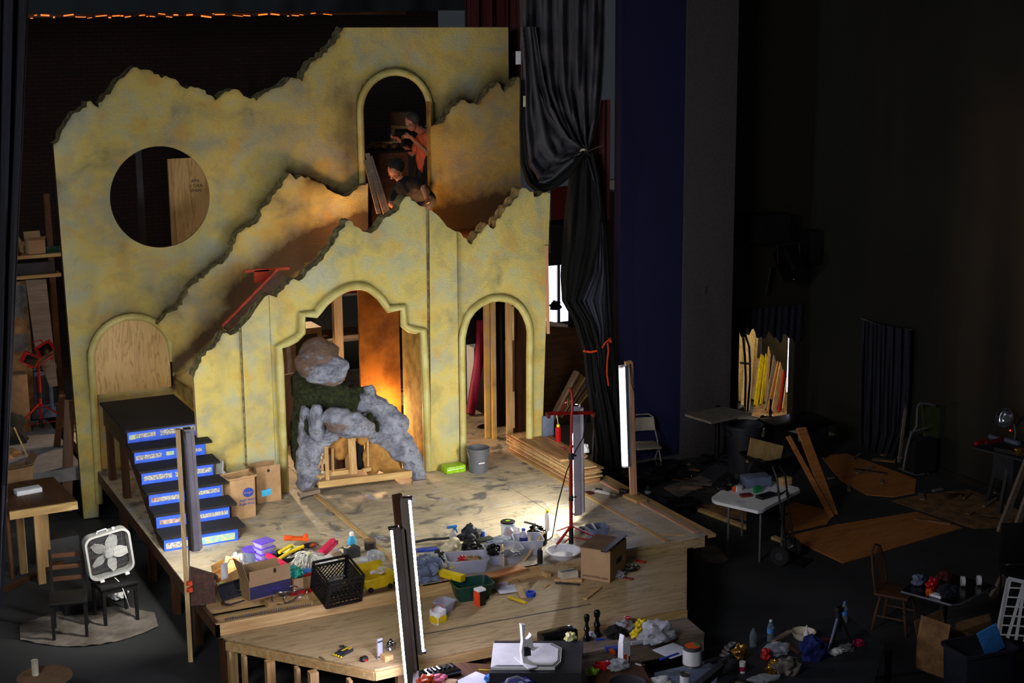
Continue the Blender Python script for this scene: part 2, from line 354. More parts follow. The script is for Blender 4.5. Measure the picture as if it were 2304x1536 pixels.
def flat_face(name, outer, holes, Y, mat, parent, age, grid=.075):
    """front skin of a scenic flat, cut in a grid so that the brushed ageing (age: list of (polyline, reach, strength)) and painted-in shade can be stored per vertex"""
    bm = bmesh.new(); loops = [outer]+holes
    vs = [bm.verts.new((p[0], 0, p[1])) for l in loops for p in l]
    for t in geometry.tessellate_polygon([[Vector((p[0], p[1], 0)) for p in l] for l in loops]):
        try: bm.faces.new([vs[i] for i in t])
        except ValueError: pass
    xs = [p[0] for p in outer]; zs = [p[1] for p in outer]
    x = min(xs)+grid
    while x < max(xs):
        bmesh.ops.bisect_plane(bm, geom=bm.verts[:]+bm.edges[:]+bm.faces[:], plane_co=(x, 0, 0), plane_no=(1, 0, 0)); x += grid
    z = min(zs)+grid
    while z < max(zs):
        bmesh.ops.bisect_plane(bm, geom=bm.verts[:]+bm.edges[:]+bm.faces[:], plane_co=(0, 0, z), plane_no=(0, 0, 1)); z += grid
    for f in bm.faces:
        if f.normal.y > 0: f.normal_flip()
    me = bpy.data.meshes.new(name); bm.to_mesh(me); bm.free()
    A = me.attributes.new('ageing_shade', 'FLOAT', 'POINT')
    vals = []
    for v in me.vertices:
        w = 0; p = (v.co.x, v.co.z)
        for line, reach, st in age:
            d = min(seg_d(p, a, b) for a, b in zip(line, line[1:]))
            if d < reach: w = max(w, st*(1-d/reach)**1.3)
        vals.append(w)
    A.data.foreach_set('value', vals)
    me.materials.append(MATS[mat]); o = bpy.data.objects.new(name, me); COL.objects.link(o); o.location = (0, Y, 0)
    if parent: o.parent = parent
    return o
def edge_band(name, line, Y, d, mat, parent, amp=.025, closed=False, n=5):
    """side surface of a flat along a polyline of (x, z), roughened like carved foam"""
    g = G(); L = line+[line[0]] if closed else line
    V = []
    for i, p in enumerate(L):
        row = []
        for k in range(n+1):
            q = Vector((p[0], Y+d*k/n, p[1]))
            if 0 < k and amp: q += Vector((noise.noise(q*9), 0, noise.noise(q*9+Vector((5, 5, 5)))))*amp*(1 if k < n else .6)
            row.append(g.b.verts.new(q))
        V.append(row)
    for A, B in zip(V, V[1:]):
        for k in range(n): g.b.faces.new((A[k], A[k+1], B[k+1], B[k]))
    return g.obj(name, mat, parent, sharp=1.2)
def arch_line(cx, r, zs, z0, n=20, z1=None):
    """left leg up, half circle, right leg down"""
    z1 = z0 if z1 is None else z1
    L = [(cx-r, z0+(zs-z0)*k/6) for k in range(6)]+[(cx-r*cos(pi*k/n), zs+r*sin(pi*k/n)) for k in range(n+1)]
    return L+[(cx+r, zs-(zs-z1)*k/6) for k in range(1, 7)]
def mould(name, line, Y, r, parent, mat='moulding'):
    g = G(); g.tube([(p[0], Y, p[1]) for p in line], r, 12); return g.obj(name, mat, parent)
def P(L, Y): return [(q.x, q.z) for q in (atY(a, b, Y) for a, b in L)]
# ---------------------------------------------------------------- the room
g = G(); g.box((8, 16, -.05), (34, 40, .1)); struct(g, 'floor', 'floor_grey')
g = G(); g.box((1, 30.1, 6), (24, .2, 13)); struct(g, 'wall_back', 'brick')
XR = atY(1650, 500, 19.7).x                       # corner of the proscenium wall
xb, xs_ = atY(1362, 500, 19.7).x, atY(1537, 500, 19.7).x
g = G(); g.box(((11.45+xs_)/2, 19.8, 6), (xs_-11.45, .2, 12)); struct(g, 'wall_proscenium', 'wall_blue')
g = G(); g.box(((xs_+XR)/2, 20.1, 6), (XR-xs_, .84, 12)); struct(g, 'wall_pier', 'wall_grey')
def red(u, v): return (atY(1046+u*150, 0, 21.6).x, 21.6+.06*sin(u*30)+.03*sin(u*67), 8.2-v*3.6)
g = G(); g.sheet(red, 50, 6, .015); one(g, 'maroon_drape', 'wall_red', 'dark maroon drape hanging behind the top right corner of the rear flat', 'curtain')
def red2(u, v): return (atY(1322+u*48, 300, 19.66).x, 19.63+.025*sin(u*16), atY(1340, 225, 19.66).z-v*1.75)
g = G(); g.sheet(red2, 16, 6, .01); one(g, 'maroon_drape', 'wall_red', 'narrow maroon cloth showing between the tied curtain and the blue wall', 'curtain')
YD = 20.62                                        # wall with the storage doorway
dl, dr = atY(1662, 830, YD).x, atY(1786, 830, YD).x
ztop = atY(1730, 712, YD).z
cx_ = atY(1812, 900, YD).x
g = G(); t = .16
g.box(((XR+dl)/2, YD+t/2, 6), (dl-XR, t, 12)); g.box(((dr+cx_)/2+.1, YD+t/2, 6), (cx_-dr+.2, t, 12)); g.box(((dl+dr)/2, YD+t/2, (12+ztop)/2), (dr-dl, t, 12-ztop))
struct(g, 'wall_storage', 'wall_brown')
q = at(2251, 1113, 0); q0 = Vector((cx_, YD, 0)); dv = (q-q0).normalized()
g = G(); nrm = Vector((dv.y, -dv.x, 0))*-1
g.beam(q0-nrm*.0+Vector((.1, 0, 6)), q0+dv*11+Vector((.1, 0, 6)), .2, 12, up=(0, 0, 1)); struct(g, 'wall_right', 'wall_dark')
g = G(); g.beam(q0+Vector((-.02, 0, .04)), q0+dv*11+Vector((-.02, 0, .04)), .03, .09); struct(g, 'baseboard_right', 'wall_brown')
g = G(); g.box(((11.5+XR)/2, 19.68, .05), (XR-11.5, .03, .09)); struct(g, 'baseboard_proscenium', 'wall_grey')
# storage room seen through the doorway
g = G(); g.box(((dl+dr)/2+.3, 23.6, 2), (3.4, .15, 4)); struct(g, 'wall_storage_back', 'wall_grey')
g = G(); g.box((dr+.9, 22.2, 2), (.15, 2.6, 4)); struct(g, 'wall_storage_right', 'wall_brown'); g = G(); g.box((dl-1.6, 22.2, 2), (.15, 2.6, 4)); struct(g, 'wall_storage_left', 'wall_brown')
# backstage window, bright with daylight
wq, wq2 = atY(1226, 596, 26.5), atY(1296, 722, 26.5)
g = G(); g.box(((wq.x+wq2.x)/2, 26.6, (wq.z+wq2.z)/2), (wq2.x-wq.x+1.2, .02, wq.z-wq2.z)); wi = struct(g, 'window_1', 'window_lit')
g = G()
g.box((0, 0, 0), (.05, .05, wq.z-wq2.z)); g.box((.42, 0, 0), (.04, .05, wq.z-wq2.z)); g.obj('window_bar', 'black', wi, ((wq.x+wq2.x)/2-.02, 26.55, (wq.z+wq2.z)/2))
g = G(); g.box((11.0, 26.75, 2.2), (4.4, .1, 4.4)); struct(g, 'wall_backstage', 'wall_dark')

# border cloth, batten and glowing strips that stand for warm glints below it
zb = atY(600, 30, 21.9).z
def bord(u, v): return (1.2+u*(atY(1048, 10, 21.9).x-1.2), 21.9+.05*sin(u*55)+.02*sin(u*131), zb+.02+v*3)
g = G(); g.sheet(bord, 160, 4, .02); one(g, 'border_curtain', 'teaser', 'dark blue-green border cloth hung across the top of the set', 'curtain')
t_ = thing('corrugated_batten', 'batten with a broken line of painted-on orange light under the border cloth', 'batten', (1.8, 22.5, atY(600, 41, 22.5).z))
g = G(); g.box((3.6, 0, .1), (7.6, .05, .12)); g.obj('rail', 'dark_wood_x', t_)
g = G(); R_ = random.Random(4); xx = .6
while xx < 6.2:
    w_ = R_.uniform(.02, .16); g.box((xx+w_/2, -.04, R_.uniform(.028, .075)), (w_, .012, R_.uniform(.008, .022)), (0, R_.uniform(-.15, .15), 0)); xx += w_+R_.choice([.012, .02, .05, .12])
g.obj('painted_glint', 'glint', t_)  # small glowing strips stand for light caught on the edges

# cloth masking at far left
def ld(u, v):
    p = atY(-60+u*(124-58*v*1.05), 1536*v*.9-20, 16.4); return (p.x, 16.4+.09*sin(u*26)+.04*sin(u*61+v*3), p.z)
g = G(); g.sheet(ld, 60, 20, .015); one(g, 'masking_drape', 'drape_dark', 'dark hanging masking drape at the far left edge', 'curtain')
g = G(); a = at(28, 1300, 0); g.cone((a.x, a.y, 0), (a.x-.02, a.y, 2.4), .03, .03); one(g, 'drape_pole', 'dark_wood_z', 'upright wooden pole beside the left masking drape', 'pole')

# ---------------------------------------------------------------- stage decks
X0, X1, Y0, Y1 = 3.79, 9.89, 14.86, 25.2
st = thing('stage_platform', 'raised plywood stage platform on timber legs that carries the set', 'stage', (X0, Y0, 0))
w, d = X1-X0, Y1-Y0
bay = .62                                           # open joist bay at the front left
g = G()
for (a0, a1, b0, b1) in ((0, 2.35, bay, 3.06), (2.35, 4.79, .0, 3.06), (4.79, w, .0, 3.06), (0, 1.22, 3.06, d), (1.22, 2.44, 3.06, d), (2.44, 4.88, 3.06, 5.5), (4.88, w, 3.06, 5.5), (2.44, w, 5.5, d)):
    g.box(((a0+a1)/2, (b0+b1)/2, S-.01), (a1-a0-.008, b1-b0-.008, .02))
g.obj('deck', 'stage_ply', st)
g = G(); g.box((1.9, .02, S-.075), (3.8, .04, .15)); g.obj('front_rim', 'pine', st); g = G(); g.box((3.8+(w-3.8)/2, .02, S-.085), (w-3.8, .04, .13)); g.obj('front_rim', 'low_ply', st)
g = G(); g.box((.02, d/2, S-.085), (.04, d, .15)); g.obj('side_rim', 'dark_wood', st); g = G(); g.box((w-.02, d/2, S-.085), (.04, d, .15)); g.obj('side_rim', 'dark_wood', st)
g = G(); g.box((1.2, bay-.02, S-.06), (2.3, .04, .12)); g.obj('joist', 'pine', st)
g = G(); g.box((1.2, bay*.5, S-.1), (2.3, .04, .1)); g.obj('joist', 'pine', st)
g = G(); g.box((1.2, bay*.5, S-.16), (2.34, bay, .012)); g.obj('tray', 'low_ply', st)
for a, b in ((.1, .08), (.1, 1.2), (.1, 2.2), (.1, 3.4), (.1, 5.0), (w-.14, .1), (w-.14, 1.9), (w-.14, 3.9), (2.4, .1), (4.6, .1)):
    g = G(); g.box((a, b, (S-.16)/2), (.09, .09, S-.16)); g.obj('leg', 'dark_wood_z', st)
# long cleats that run up the deck towards the back
for a, b0, b1, nm in ((2.35, .35, 3.7, 'pine_y'), (5.52, .0, 4.2, 'pine_y'), (6.0, .1, 2.7, 'pine_pink_y')):
    g = G(); g.box((a, (b0+b1)/2, S+.009), (.055, b1-b0, .018)); g.obj('cleat', nm, st, sharp=.5)
g = G(); g.box((w+.06, 1.35, S-.03), (.12, 2.7, .04)); g.obj('edge_board', 'pine_y', st)
one(G().box((0, 0, .02), (.16, .34, .04), bev=.004), 'wood_block', 'pine_y', 'short flat pine block at the foot of the tall timber post', 'block', at(1428, 1124, S), .05)
# saw-toothed splinter of ply at the stage corner
g = G(); g.prism([(0, 0), (.3, -.05), (.28, .02), (.22, 0), (.2, .05), (.15, .02), (.12, .06), (.08, .03), (.04, .07)], .006, 'z'); one(g, 'torn_plywood', 'ply_box', 'pale torn splinter of plywood at the right front stage corner', 'wood scrap', at(1484, 1204, S)+Vector((0, 0, .001)), -.35)

lo = thing('front_platform', 'lower five-sided plywood platform in front of the stage', 'stage', (0, 0, 0))
C5 = [at(*p, SL) for p in ((509, 1438), (843, 1506), (925, 1488), (1545, 1367), (1546, 1224))]
C5 = [(p.x, p.y) for p in C5]; poly = C5+[(C5[-1][0], Y0-.005), (C5[0][0]-.02, Y0-.005)]
g = G(); g.prism(poly, .02, 'z', SL-.02); g.obj('deck', 'low_ply', lo)
for i in range(len(C5)-1):
    a, b = Vector((*C5[i], SL-.07)), Vector((*C5[i+1], SL-.07)); g = G(); g.beam(a, b, .035, .09); g.obj('rim', 'pine' if i < 3 else 'dark_wood', lo)
for i, (px, py) in enumerate(((525, 1465), (552, 1478), (610, 1490), (672, 1505), (708, 1514), (790, 1532), (905, 1512), (1100, 1470), (1300, 1430), (1470, 1398), (1512, 1390))):
    p = at(px, py, SL-.12); g = G(); g.box((p.x, p.y+.05, (SL-.12)/2), (.04 if i % 2 else .09, .09, SL-.12)); g.obj('leg', 'pine_z' if i < 7 else 'pine_z', lo)
a, b = at(932, 1430, SL), at(1330, 1359, SL); g = G(); g.beam(a, b, .018, .004); one(g, 'steel_strip', 'slate', 'long thin dark strip lying along the lower platform', 'strip')
# low step of two boards below the platform
stp = thing('step_bench', 'weathered low plywood step below the right end of the lower platform', 'step', (0, 0, 0))
B4 = [at(*p, .5) for p in ((1130, 1500), (1585, 1423), (1543, 1388), (1120, 1472))]; g = G(); g.prism([(p.x, p.y) for p in B4], .03, 'z', .47); g.obj('top', 'grey_wood', stp)
a, b = B4[0], B4[1]; g = G(); g.beam((a.x, a.y+.02, .38), (b.x, b.y+.02, .38), .03, .17); g.obj('riser', 'grey_wood', stp)
for k in (.03, .5, .97): p = a.lerp(b, k); g = G(); g.box((p.x, p.y+.12, .23), (.06, .09, .46)); g.obj('leg', 'grey_wood', stp)

# ---------------------------------------------------------------- scenic flats
def oy(L, Y): return P(L, Y)
# rear flat
A_top = [(120,325),(134,313),(140,293),(152,274),(168,253),(186,243),(204,227),(222,242),(235,222),(248,212),(256,196),(269,178),(287,165),(300,151),(316,157),(334,157),(347,167),(381,175),(394,178),(412,196),(446,197),(465,212),(485,226),(501,212),(522,201),(543,209),(577,226),(590,214),(610,201),(636,194),(655,174),(681,183),(692,157),(710,136),(736,118),(755,97),(770,69),(773,62)]
At = P(A_top, YA); jt = jag(At, .026, .045, 3)+[At[-1]]
xr = atY(1144, 100, YA).x; zt = atY(950, 64, YA).z
leftb = (3.57, .02)
cxU, rU = (atY(811, 300, YA).x+atY(967, 300, YA).x)/2, (atY(967, 300, YA).x-atY(811, 300, YA).x)/2
zU = atY(889, 162, YA).z-rU
cxL = (atY(206, 830, YA).x+atY(389, 830, YA).x)/2; rL = (atY(389, 830, YA).x-atY(206, 830, YA).x)/2; zL = atY(290, 712, YA).z-rL
circ = [(4.903+.69*cos(2*pi*k/72), 4.465+.70*sin(2*pi*k/72)) for k in range(72)]
archU = arch_line(cxU, rU, zU, DK+.0, 28); archL = arch_line(cxL, rL, zL, 1.78, 28)
outer = jt+[(xr, zt), (xr, 3.6)]+P([(700, 606), (600, 655), (500, 745), (445, 800)], YA)+[(atY(445, 800, YA).x, .71), (3.82, .71), (3.78, .02), leftb]
Bl = [(354,731),(384,702),(399,697),(410,676),(423,660),(428,645),(446,634),(472,608),(491,594),(506,587),(517,569),(530,546),(535,525),(548,517),(574,504),(584,491),(590,468),(610,452),(621,434),(636,416),(645,400),(652,389),(666,404),(679,395),(700,405),(718,412),(736,425),(762,437),(786,440),(795,430),(807,419),(828,412)]
Br = [(969,287),(997,276),(1005,259),(1018,240),(1025,238),(1038,225),(1057,233),(1080,234),(1090,217),(1098,207),(1122,186),(1135,207),(1150,194),(1169,174)]
BlW, BrW = P(Bl, YB), P(Br, YB)
def toA(L): return [(q[0], q[1]) for q in P(L, YA)]
fa = thing('scenic_flat', 'tall rear flat painted as broken ochre stone, with round hole and two arches', 'stage flat', (0, 0, 0))
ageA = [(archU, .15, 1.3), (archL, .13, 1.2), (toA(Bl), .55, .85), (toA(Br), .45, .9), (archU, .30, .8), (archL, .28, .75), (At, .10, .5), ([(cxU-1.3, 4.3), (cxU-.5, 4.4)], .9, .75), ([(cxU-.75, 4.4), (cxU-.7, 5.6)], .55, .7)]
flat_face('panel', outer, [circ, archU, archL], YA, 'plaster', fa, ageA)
edge_band('broken_edge', jag(At, .026, .045, 3)+[At[-1]], YA, .34, 'foam', fa)
edge_band('hole_edge', circ, YA, .05, 'ply_box', fa, 0, True, 1)
edge_band('side_edge', [(xr, zt), (xr, 3.6)], YA, .1, 'dark_wood_z', fa, 0, n=1); edge_band('side_edge', [leftb, At[0]], YA, .1, 'dark_wood_z', fa, 0, n=1)
edge_band('door_edge', archU, YA, .12, 'return_paint', fa, 0, n=1)
mU = arch_line(cxU, rU, zU, atY(818, 418, YA).z, 28, atY(970, 278, YA).z); mould('arch_moulding', mU, YA-.02, .052, fa)
zl0 = atY(222, 1131, YA).z; mL = [(cxL-rL+(k/8-1)*.02, zl0+(1.9-zl0)*k/8) for k in range(8)]+arch_line(cxL, rL, zL, 1.9, 28, 2.15)
mould('arch_moulding', mL, YA-.02, .052, fa)
g = G(); g.prism([(q[0], q[1]) for q in arch_line(cxL, rL-.04, zL, 1.785, 28)], .02, 'y', YA-.02); one(g, 'plywood_infill', 'ply_panel', 'raw arched plywood sheet blocking the left-hand arch', 'plywood')
g = G()
for xx in (3.95, 10.15): g.box((xx, YA+.14, 2.2), (.09, .06, 2.98))
g.obj('frame', 'dark_wood_z', fa)

# broken middle layer, left and right of the upper doorway
def layer(name, L, rest, label, seed, side=1):
    t = thing(name, label, 'stage flat', (0, 0, 0)); j = jag(L, .024, .045, seed)+[L[-1]]
    o2 = j+rest
    low = [(p[0], p[1]) for p in rest]
    flat_face('panel', o2, [], YB, 'plaster', t, [([low[-1], low[-2]], .5, .5), (L, .07, .5), ([(8.9, 3.5), (10.5, 3.7)], 1.5, 1.5), ([(9.0, 3.6), (9.0, 4.7)], .3, .6), ([(4.9, 2.1), (6.5, 3.4), (7.4, 3.7)], .5, .95), ([(7.0, 4.6), (7.7, 4.5)], .3, .8), ([(5.9, 3.0), (6.8, 3.6), (7.8, 3.9)], .75, 1.2)])  # aged brown wash; the wide low bands also paint in shade
    edge_band('broken_edge', j, YB, .235, 'foam', t); return t
xm = atY(829, 450, YB).x; b1 = P([(388, 846)], YB)[0]
layer('broken_layer', BlW, P([(829, 640), (700, 640), (640, 668), (600, 692), (500, 782)], YB)+[b1, P([(386, 770)], YB)[0]], 'jagged ochre layer climbing diagonally from the left arch to the upper doorway', 5)
g = G(); xa, xb2 = atY(970, 290, YB).x, atY(1171, 200, YB).x
lr = layer('broken_layer', BrW, [(xb2, 2.7), (xa, 2.7)], 'jagged ochre layer right of the upper doorway, brown at its foot', 6)
g.box((xa-.01, YB+.06, 4.3), (.03, .1, 2.7)); g.obj('door_jamb', 'return_paint', lr)

# front flat
C_top = [(436,850),(440,835),(465,790),(485,780),(501,750),(527,751),(535,746),(543,736),(563,715),(576,694),(595,668),(605,663),(623,669),(639,650),(660,627),(673,632),(699,606),(718,590),(731,572),(744,556),(755,538),(770,515),(783,495),(796,507),(809,513),(835,525),(854,507),(869,488),(890,478),(900,460),(913,442),(934,453),(960,469),(973,475),(989,488),(1005,509),(1018,517),(1038,525),(1061,550),(1072,533),(1098,504),(1110,515),(1130,481),(1153,455),(1176,422),(1192,431),(1209,443),(1221,434),(1238,435)]
Ct = P(C_top, YC); jC = jag(Ct, .022, .045, 9)+[Ct[-1]]
cr = P([(1219, 985)], YC)[0]
mid = [(641,1112),(637,1000),(632,900),(629,820),(626,780),(645,771),(664,761),(678,748),(679,707),(710,706),(718,695),(730,680),(744,668),(757,658),(770,651),(785,645),(801,643),(816,643),(830,648),(841,656),(853,666),(863,679),(873,695),(906,690),(908,731),(921,739),(935,742),(951,742),(955,820),(958,900),(960,980),(962,1057)]
mW = P(mid, YC); mW[0] = (mW[0][0], S+.005); mW[-1] = (mW[-1][0], S+.005)
arc = [(1041,1047),(1040,960),(1039,880),(1038,800),(1038,760),(1043,735),(1050,715),(1062,697),(1080,682),(1100,672),(1122,669),(1142,672),(1158,679),(1172,692),(1182,709),(1189,727),(1192,745),(1191,800),(1191,880),(1191,978),(1189,1022)]
aW = P(arc, YC); aW[0] = (aW[0][0], S+.005); aW[-1] = (aW[-1][0], S+.005)
def bot(a): return [(a[0][0], S-.0), ]
outC = jC+[(cr[0], S+.001), (aW[-1][0], S+.001)]+aW[::-1]+[(aW[0][0], S+.001), (mW[-1][0], S+.001)]+mW[::-1]+[(mW[0][0], S+.001), (Ct[0][0]+.02, S+.001)]
fc = thing('scenic_flat', 'front flat of broken ochre stone with scalloped centre arch and round right arch', 'stage flat', (0, 0, 0))
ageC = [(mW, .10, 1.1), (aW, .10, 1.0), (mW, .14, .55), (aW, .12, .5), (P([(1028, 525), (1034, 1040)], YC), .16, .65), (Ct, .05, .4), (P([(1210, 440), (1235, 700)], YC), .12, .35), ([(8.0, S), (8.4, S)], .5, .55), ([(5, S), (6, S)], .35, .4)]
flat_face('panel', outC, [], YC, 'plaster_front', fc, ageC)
edge_band('broken_edge', jC, YC, .24, 'foam', fc)
edge_band('side_edge', [Ct[-1], cr], YC, .09, 'pine_pink', fc, 0, n=1); edge_band('side_edge', [Ct[0], (Ct[0][0]+.02, S)], YC, .09, 'ply_box', fc, 0, n=1)
mould('arch_moulding', mW, YC-.015, .056, fc); mould('arch_moulding', aW, YC-.015, .054, fc)
edge_band('arch_return', mW, YC, .12, 'return_paint', fc, 0, n=1); edge_band('arch_return', aW, YC, .1, 'return_paint', fc, 0, n=1)
pil = P([(966, 472), (973, 475), (989, 488), (1005, 509), (1018, 517), (1027, 521)], YC-.05)
pil = pil+[(atY(1034, 1046, YC-.05).x, S+.002), (atY(970, 1055, YC-.05).x, S+.002)]
g = G(); g.prism(pil, .05, 'y', YC-.05)
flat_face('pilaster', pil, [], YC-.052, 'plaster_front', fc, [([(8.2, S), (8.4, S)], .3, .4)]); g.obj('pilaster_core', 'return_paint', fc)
p2 = P([(543, 736), (563, 715), (576, 694), (595, 668), (604, 663)], YC-.025)+[(atY(622, 1100, YC-.025).x, S+.002), (atY(557, 1060, YC-.025).x, S+.002)]
g = G(); g.prism(p2, .024, 'y', YC-.025)
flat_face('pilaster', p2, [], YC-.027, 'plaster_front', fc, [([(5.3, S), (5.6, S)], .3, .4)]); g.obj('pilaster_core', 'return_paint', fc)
for L in (((962, 470), (969, 1050)), ((540, 738), (556, 1062))):
    a, b = P(L, YC-.03); g = G(); g.beam((a[0], YC-.012, a[1]), (b[0], YC-.012, b[1]), .02, .02); g.obj('seam', 'foam', fc)
a, b = atY(1228, 552, YC), atY(1232, 750, YC); g = G(); g.beam((a.x, YC-.02, a.z), (b.x, YC-.02, b.z), .025, .04); g.obj('batten', 'pine_pink', fc)
# inner returns seen through the arches
g = G(); g.box((8.02, YC+.6, S+1.27), (.06, .94, 2.54)); t = one(g, 'return_flat', 'return_paint', 'ochre side wall running back from the right of the scalloped arch', 'stage flat')
a0, a1 = atY(806, 655, 20.4), atY(903, 940, 20.4)
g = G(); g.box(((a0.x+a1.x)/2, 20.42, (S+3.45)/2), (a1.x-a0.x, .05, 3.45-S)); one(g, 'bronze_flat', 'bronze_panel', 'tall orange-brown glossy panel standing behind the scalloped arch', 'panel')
g = G(); q = atY(762, 800, 20.6); g.box((q.x, 20.6, (S+3.45)/2), (.13, .09, 3.45-S)); one(g, 'timber_post', 'pine_z', 'pale timber post holding up the upper deck behind the scalloped arch', 'post')
for px_, nm, wd, lb in ((1099, 'painted_flat', .13, 'narrow ochre painted flat just inside the right arch'), (1110, 'painted_flat', .06, 'thin ochre painted strip flat beside the dark gap in the right arch')):
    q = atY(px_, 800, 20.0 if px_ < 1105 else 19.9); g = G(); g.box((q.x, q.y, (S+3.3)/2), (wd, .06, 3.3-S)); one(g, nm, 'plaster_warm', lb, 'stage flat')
q = atY(1145, 800, 19.6); g = G(); g.box((q.x, 19.6, (S+3.3)/2), (.09, .045, 3.3-S)); one(g, 'timber_stud', 'pine_z', 'pale upright stud in the middle of the right arch', 'post')
g = G(); g.box((0, 0, 0), (.03, .05, .55)); g.box((0, 0, 1.3), (.03, .05, .5)); one(g, 'timber_cleat', 'pine_z', 'short pale cleats fixed beside the upright stud in the right arch', 'cleat', (q.x+.06, 19.6, 1.2))
q = atY(1165, 800, 19.75); g = G(); g.box((q.x+.03, 19.75, (S+3.3)/2), (.24, .05, 3.3-S)); one(g, 'brown_flat', 'dark_wood_z', 'dark brown wood panel right of the stud in the right arch', 'panel')
g = G(); q = atY(1124, 800, 20.5); g.box((q.x, 20.5, (S+3.3)/2), (.16, .04, 3.3-S)); one(g, 'gap_shade_panel', 'black_matte', 'black panel standing for the shade in the gap behind the right arch', 'panel')  # black sheet put in for the darkness of an open gap

# ---------------------------------------------------------------- upper deck and its stair
ud = thing('upper_deck', 'upper plywood walkway behind the front flat where the two people work', 'platform', (0, 0, 0))
g = G(); g.box((8.65, 19.93, DK-.02), (2.6, 1.66, .04)); g.box((8.44, 21.1, DK-.02), (.96, .7, .04)); g.box((8.6, 22.2, DK-.02), (2.6, 1.5, .04)); g.obj('deck', 'dark_wood_x', ud); g = G(); g.box((8.65, 19.12, DK-.11), (2.6, .04, .14)); g.obj('rim', 'dark_wood_x', ud)
for xx in (8.15, 9.75): g = G(); g.box((xx, 19.2, (S+DK-.18)/2), (.09, .09, DK-.18-S)); g.obj('leg', 'dark_wood_z', ud)
rs = thing('upper_stair', 'steep stair with orange-red stringers rising behind the front flat', 'staircase', (0, 0, 0))
a, b = atY(500, 733, 19.75), atY(624, 606, 19.75); g = G(); g.beam((a.x, 19.75, a.z), (b.x, 19.75, b.z), .04, .03); g.obj('red_edge', 'red_paint_wood', rs); g = G(); g.beam((a.x+.14, 19.8, a.z-.13), (b.x+.12, 19.8, b.z-.13), .05, .34); g.obj('stringer', 'dark_wood', rs)
a2, b2 = atY(550, 610, 19.9), atY(650, 603, 19.9); g = G(); g.beam((a2.x, 19.9, a2.z), (b2.x, 19.9, b2.z), .05, .035); g.obj('rail', 'red_paint_wood', rs)
q = atY(588, 621, 19.9); g = G(); g.box((q.x, 19.9, q.z), (.2, .05, .17)); g.obj('gusset', 'red_paint_wood', rs)
for k in range(8):
    q = Vector((a.x, 0, a.z)).lerp(Vector((b.x, 0, b.z)), k/8); g = G(); g.box((q.x+.28, 20.25, q.z-.3), (.22, .8, .03)); g.obj('tread', 'dark_wood', rs)

# ---------------------------------------------------------------- stair unit with taped risers
sx0, sx1 = 3.84, 4.74
st_ = thing('stair_unit', 'six-step stair unit with black carpeted treads and blue-taped risers', 'staircase', (sx0, 17.3, S))
rh, run, nose = .178, .345, .035; sw = sx1-sx0
for k in range(6):
    z0 = k*rh; y0 = k*run
    rr = G(); rr.box((sw/2, y0+.01, z0+rh/2-.01), (sw, .02, rh-.02)); ro = rr.obj('riser', 'tape_blue', st_)
    if k == 0: specs = [(.02, .36, .03, .07, 'news'), (.42, .86, .018, .085, 'ad_print')]
    elif k == 1: specs = [(.04, .3, .045, .055, 'ad_red'), (.42, .88, .05, .05, 'news')]
    elif k == 2: specs = [(.03, .14, .05, .055, 'ad_red'), (.14, .42, .05, .055, 'news'), (.5, .88, .06, .05, 'news')]
    elif k == 3: specs = [(.03, .38, .05, .06, 'news'), (.42, .46, .05, .06, 'news'), (.52, .88, .05, .06, 'news')]
    elif k == 4: specs = [(.02, .34, .05, .055, 'news'), (.4, .5, .06, .05, 'ad_print'), (.72, .86, .06, .04, 'news')]
    else: specs = [(.02, .1, .05, .06, 'ad_print'), (.1, .36, .06, .055, 'news'), (.42, .89, .06, .07, 'news'), (.5, .88, .146, .014, 'white')]
    for a, b, z, h, mt in specs:
        n_ = G(); n_.box(((a+b)/2, y0-.002, z0+z+h/2), (b-a, .003, h), (0, random.uniform(-.02, .02), 0)); n_.obj('newspaper', mt, ro)
    tr = G(); dpt = run+nose if k < 5 else 1.62
    tr.box((sw/2+.03, y0-nose+dpt/2, z0+rh-.008), (sw+.12, dpt, .03), bev=.005); tr.obj('tread', 'carpet_black', st_)
for xx in (.02, sw-.02):
    g = G(); pts = [(0, 0)]
    for k in range(6): pts += [(k*run+.02, (k+1)*rh-.03), ((k+1)*run+.02 if k < 5 else 3.3, (k+1)*rh-.03)]
    pts += [(3.3, .75), (1.9, .75), (.35, 0)]
    g.prism([(p[0]+.02, p[1]) for p in pts], .02, 'x', xx-.01); g.obj('stringer', 'dark_wood', st_)
for yy in (2.3, 3.2): g = G(); g.box((.06, yy, .5), (.09, .09, 1.0)); g.obj('leg', 'dark_wood_z', st_)
# ochre knee wall on the right of the landing
kz = [atX(*p, 4.93) for p in ((387, 846), (437, 880))]
g = G(); g.prism([(kz[0].y-.25, kz[0].z), (kz[1].y, kz[1].z), (YC+.15, 1.75), (20.7, 1.75)], .05, 'x', 4.9); one(g, 'knee_wall', 'return_paint', 'low sloping ochre wall along the right side of the stair landing', 'wall panel')
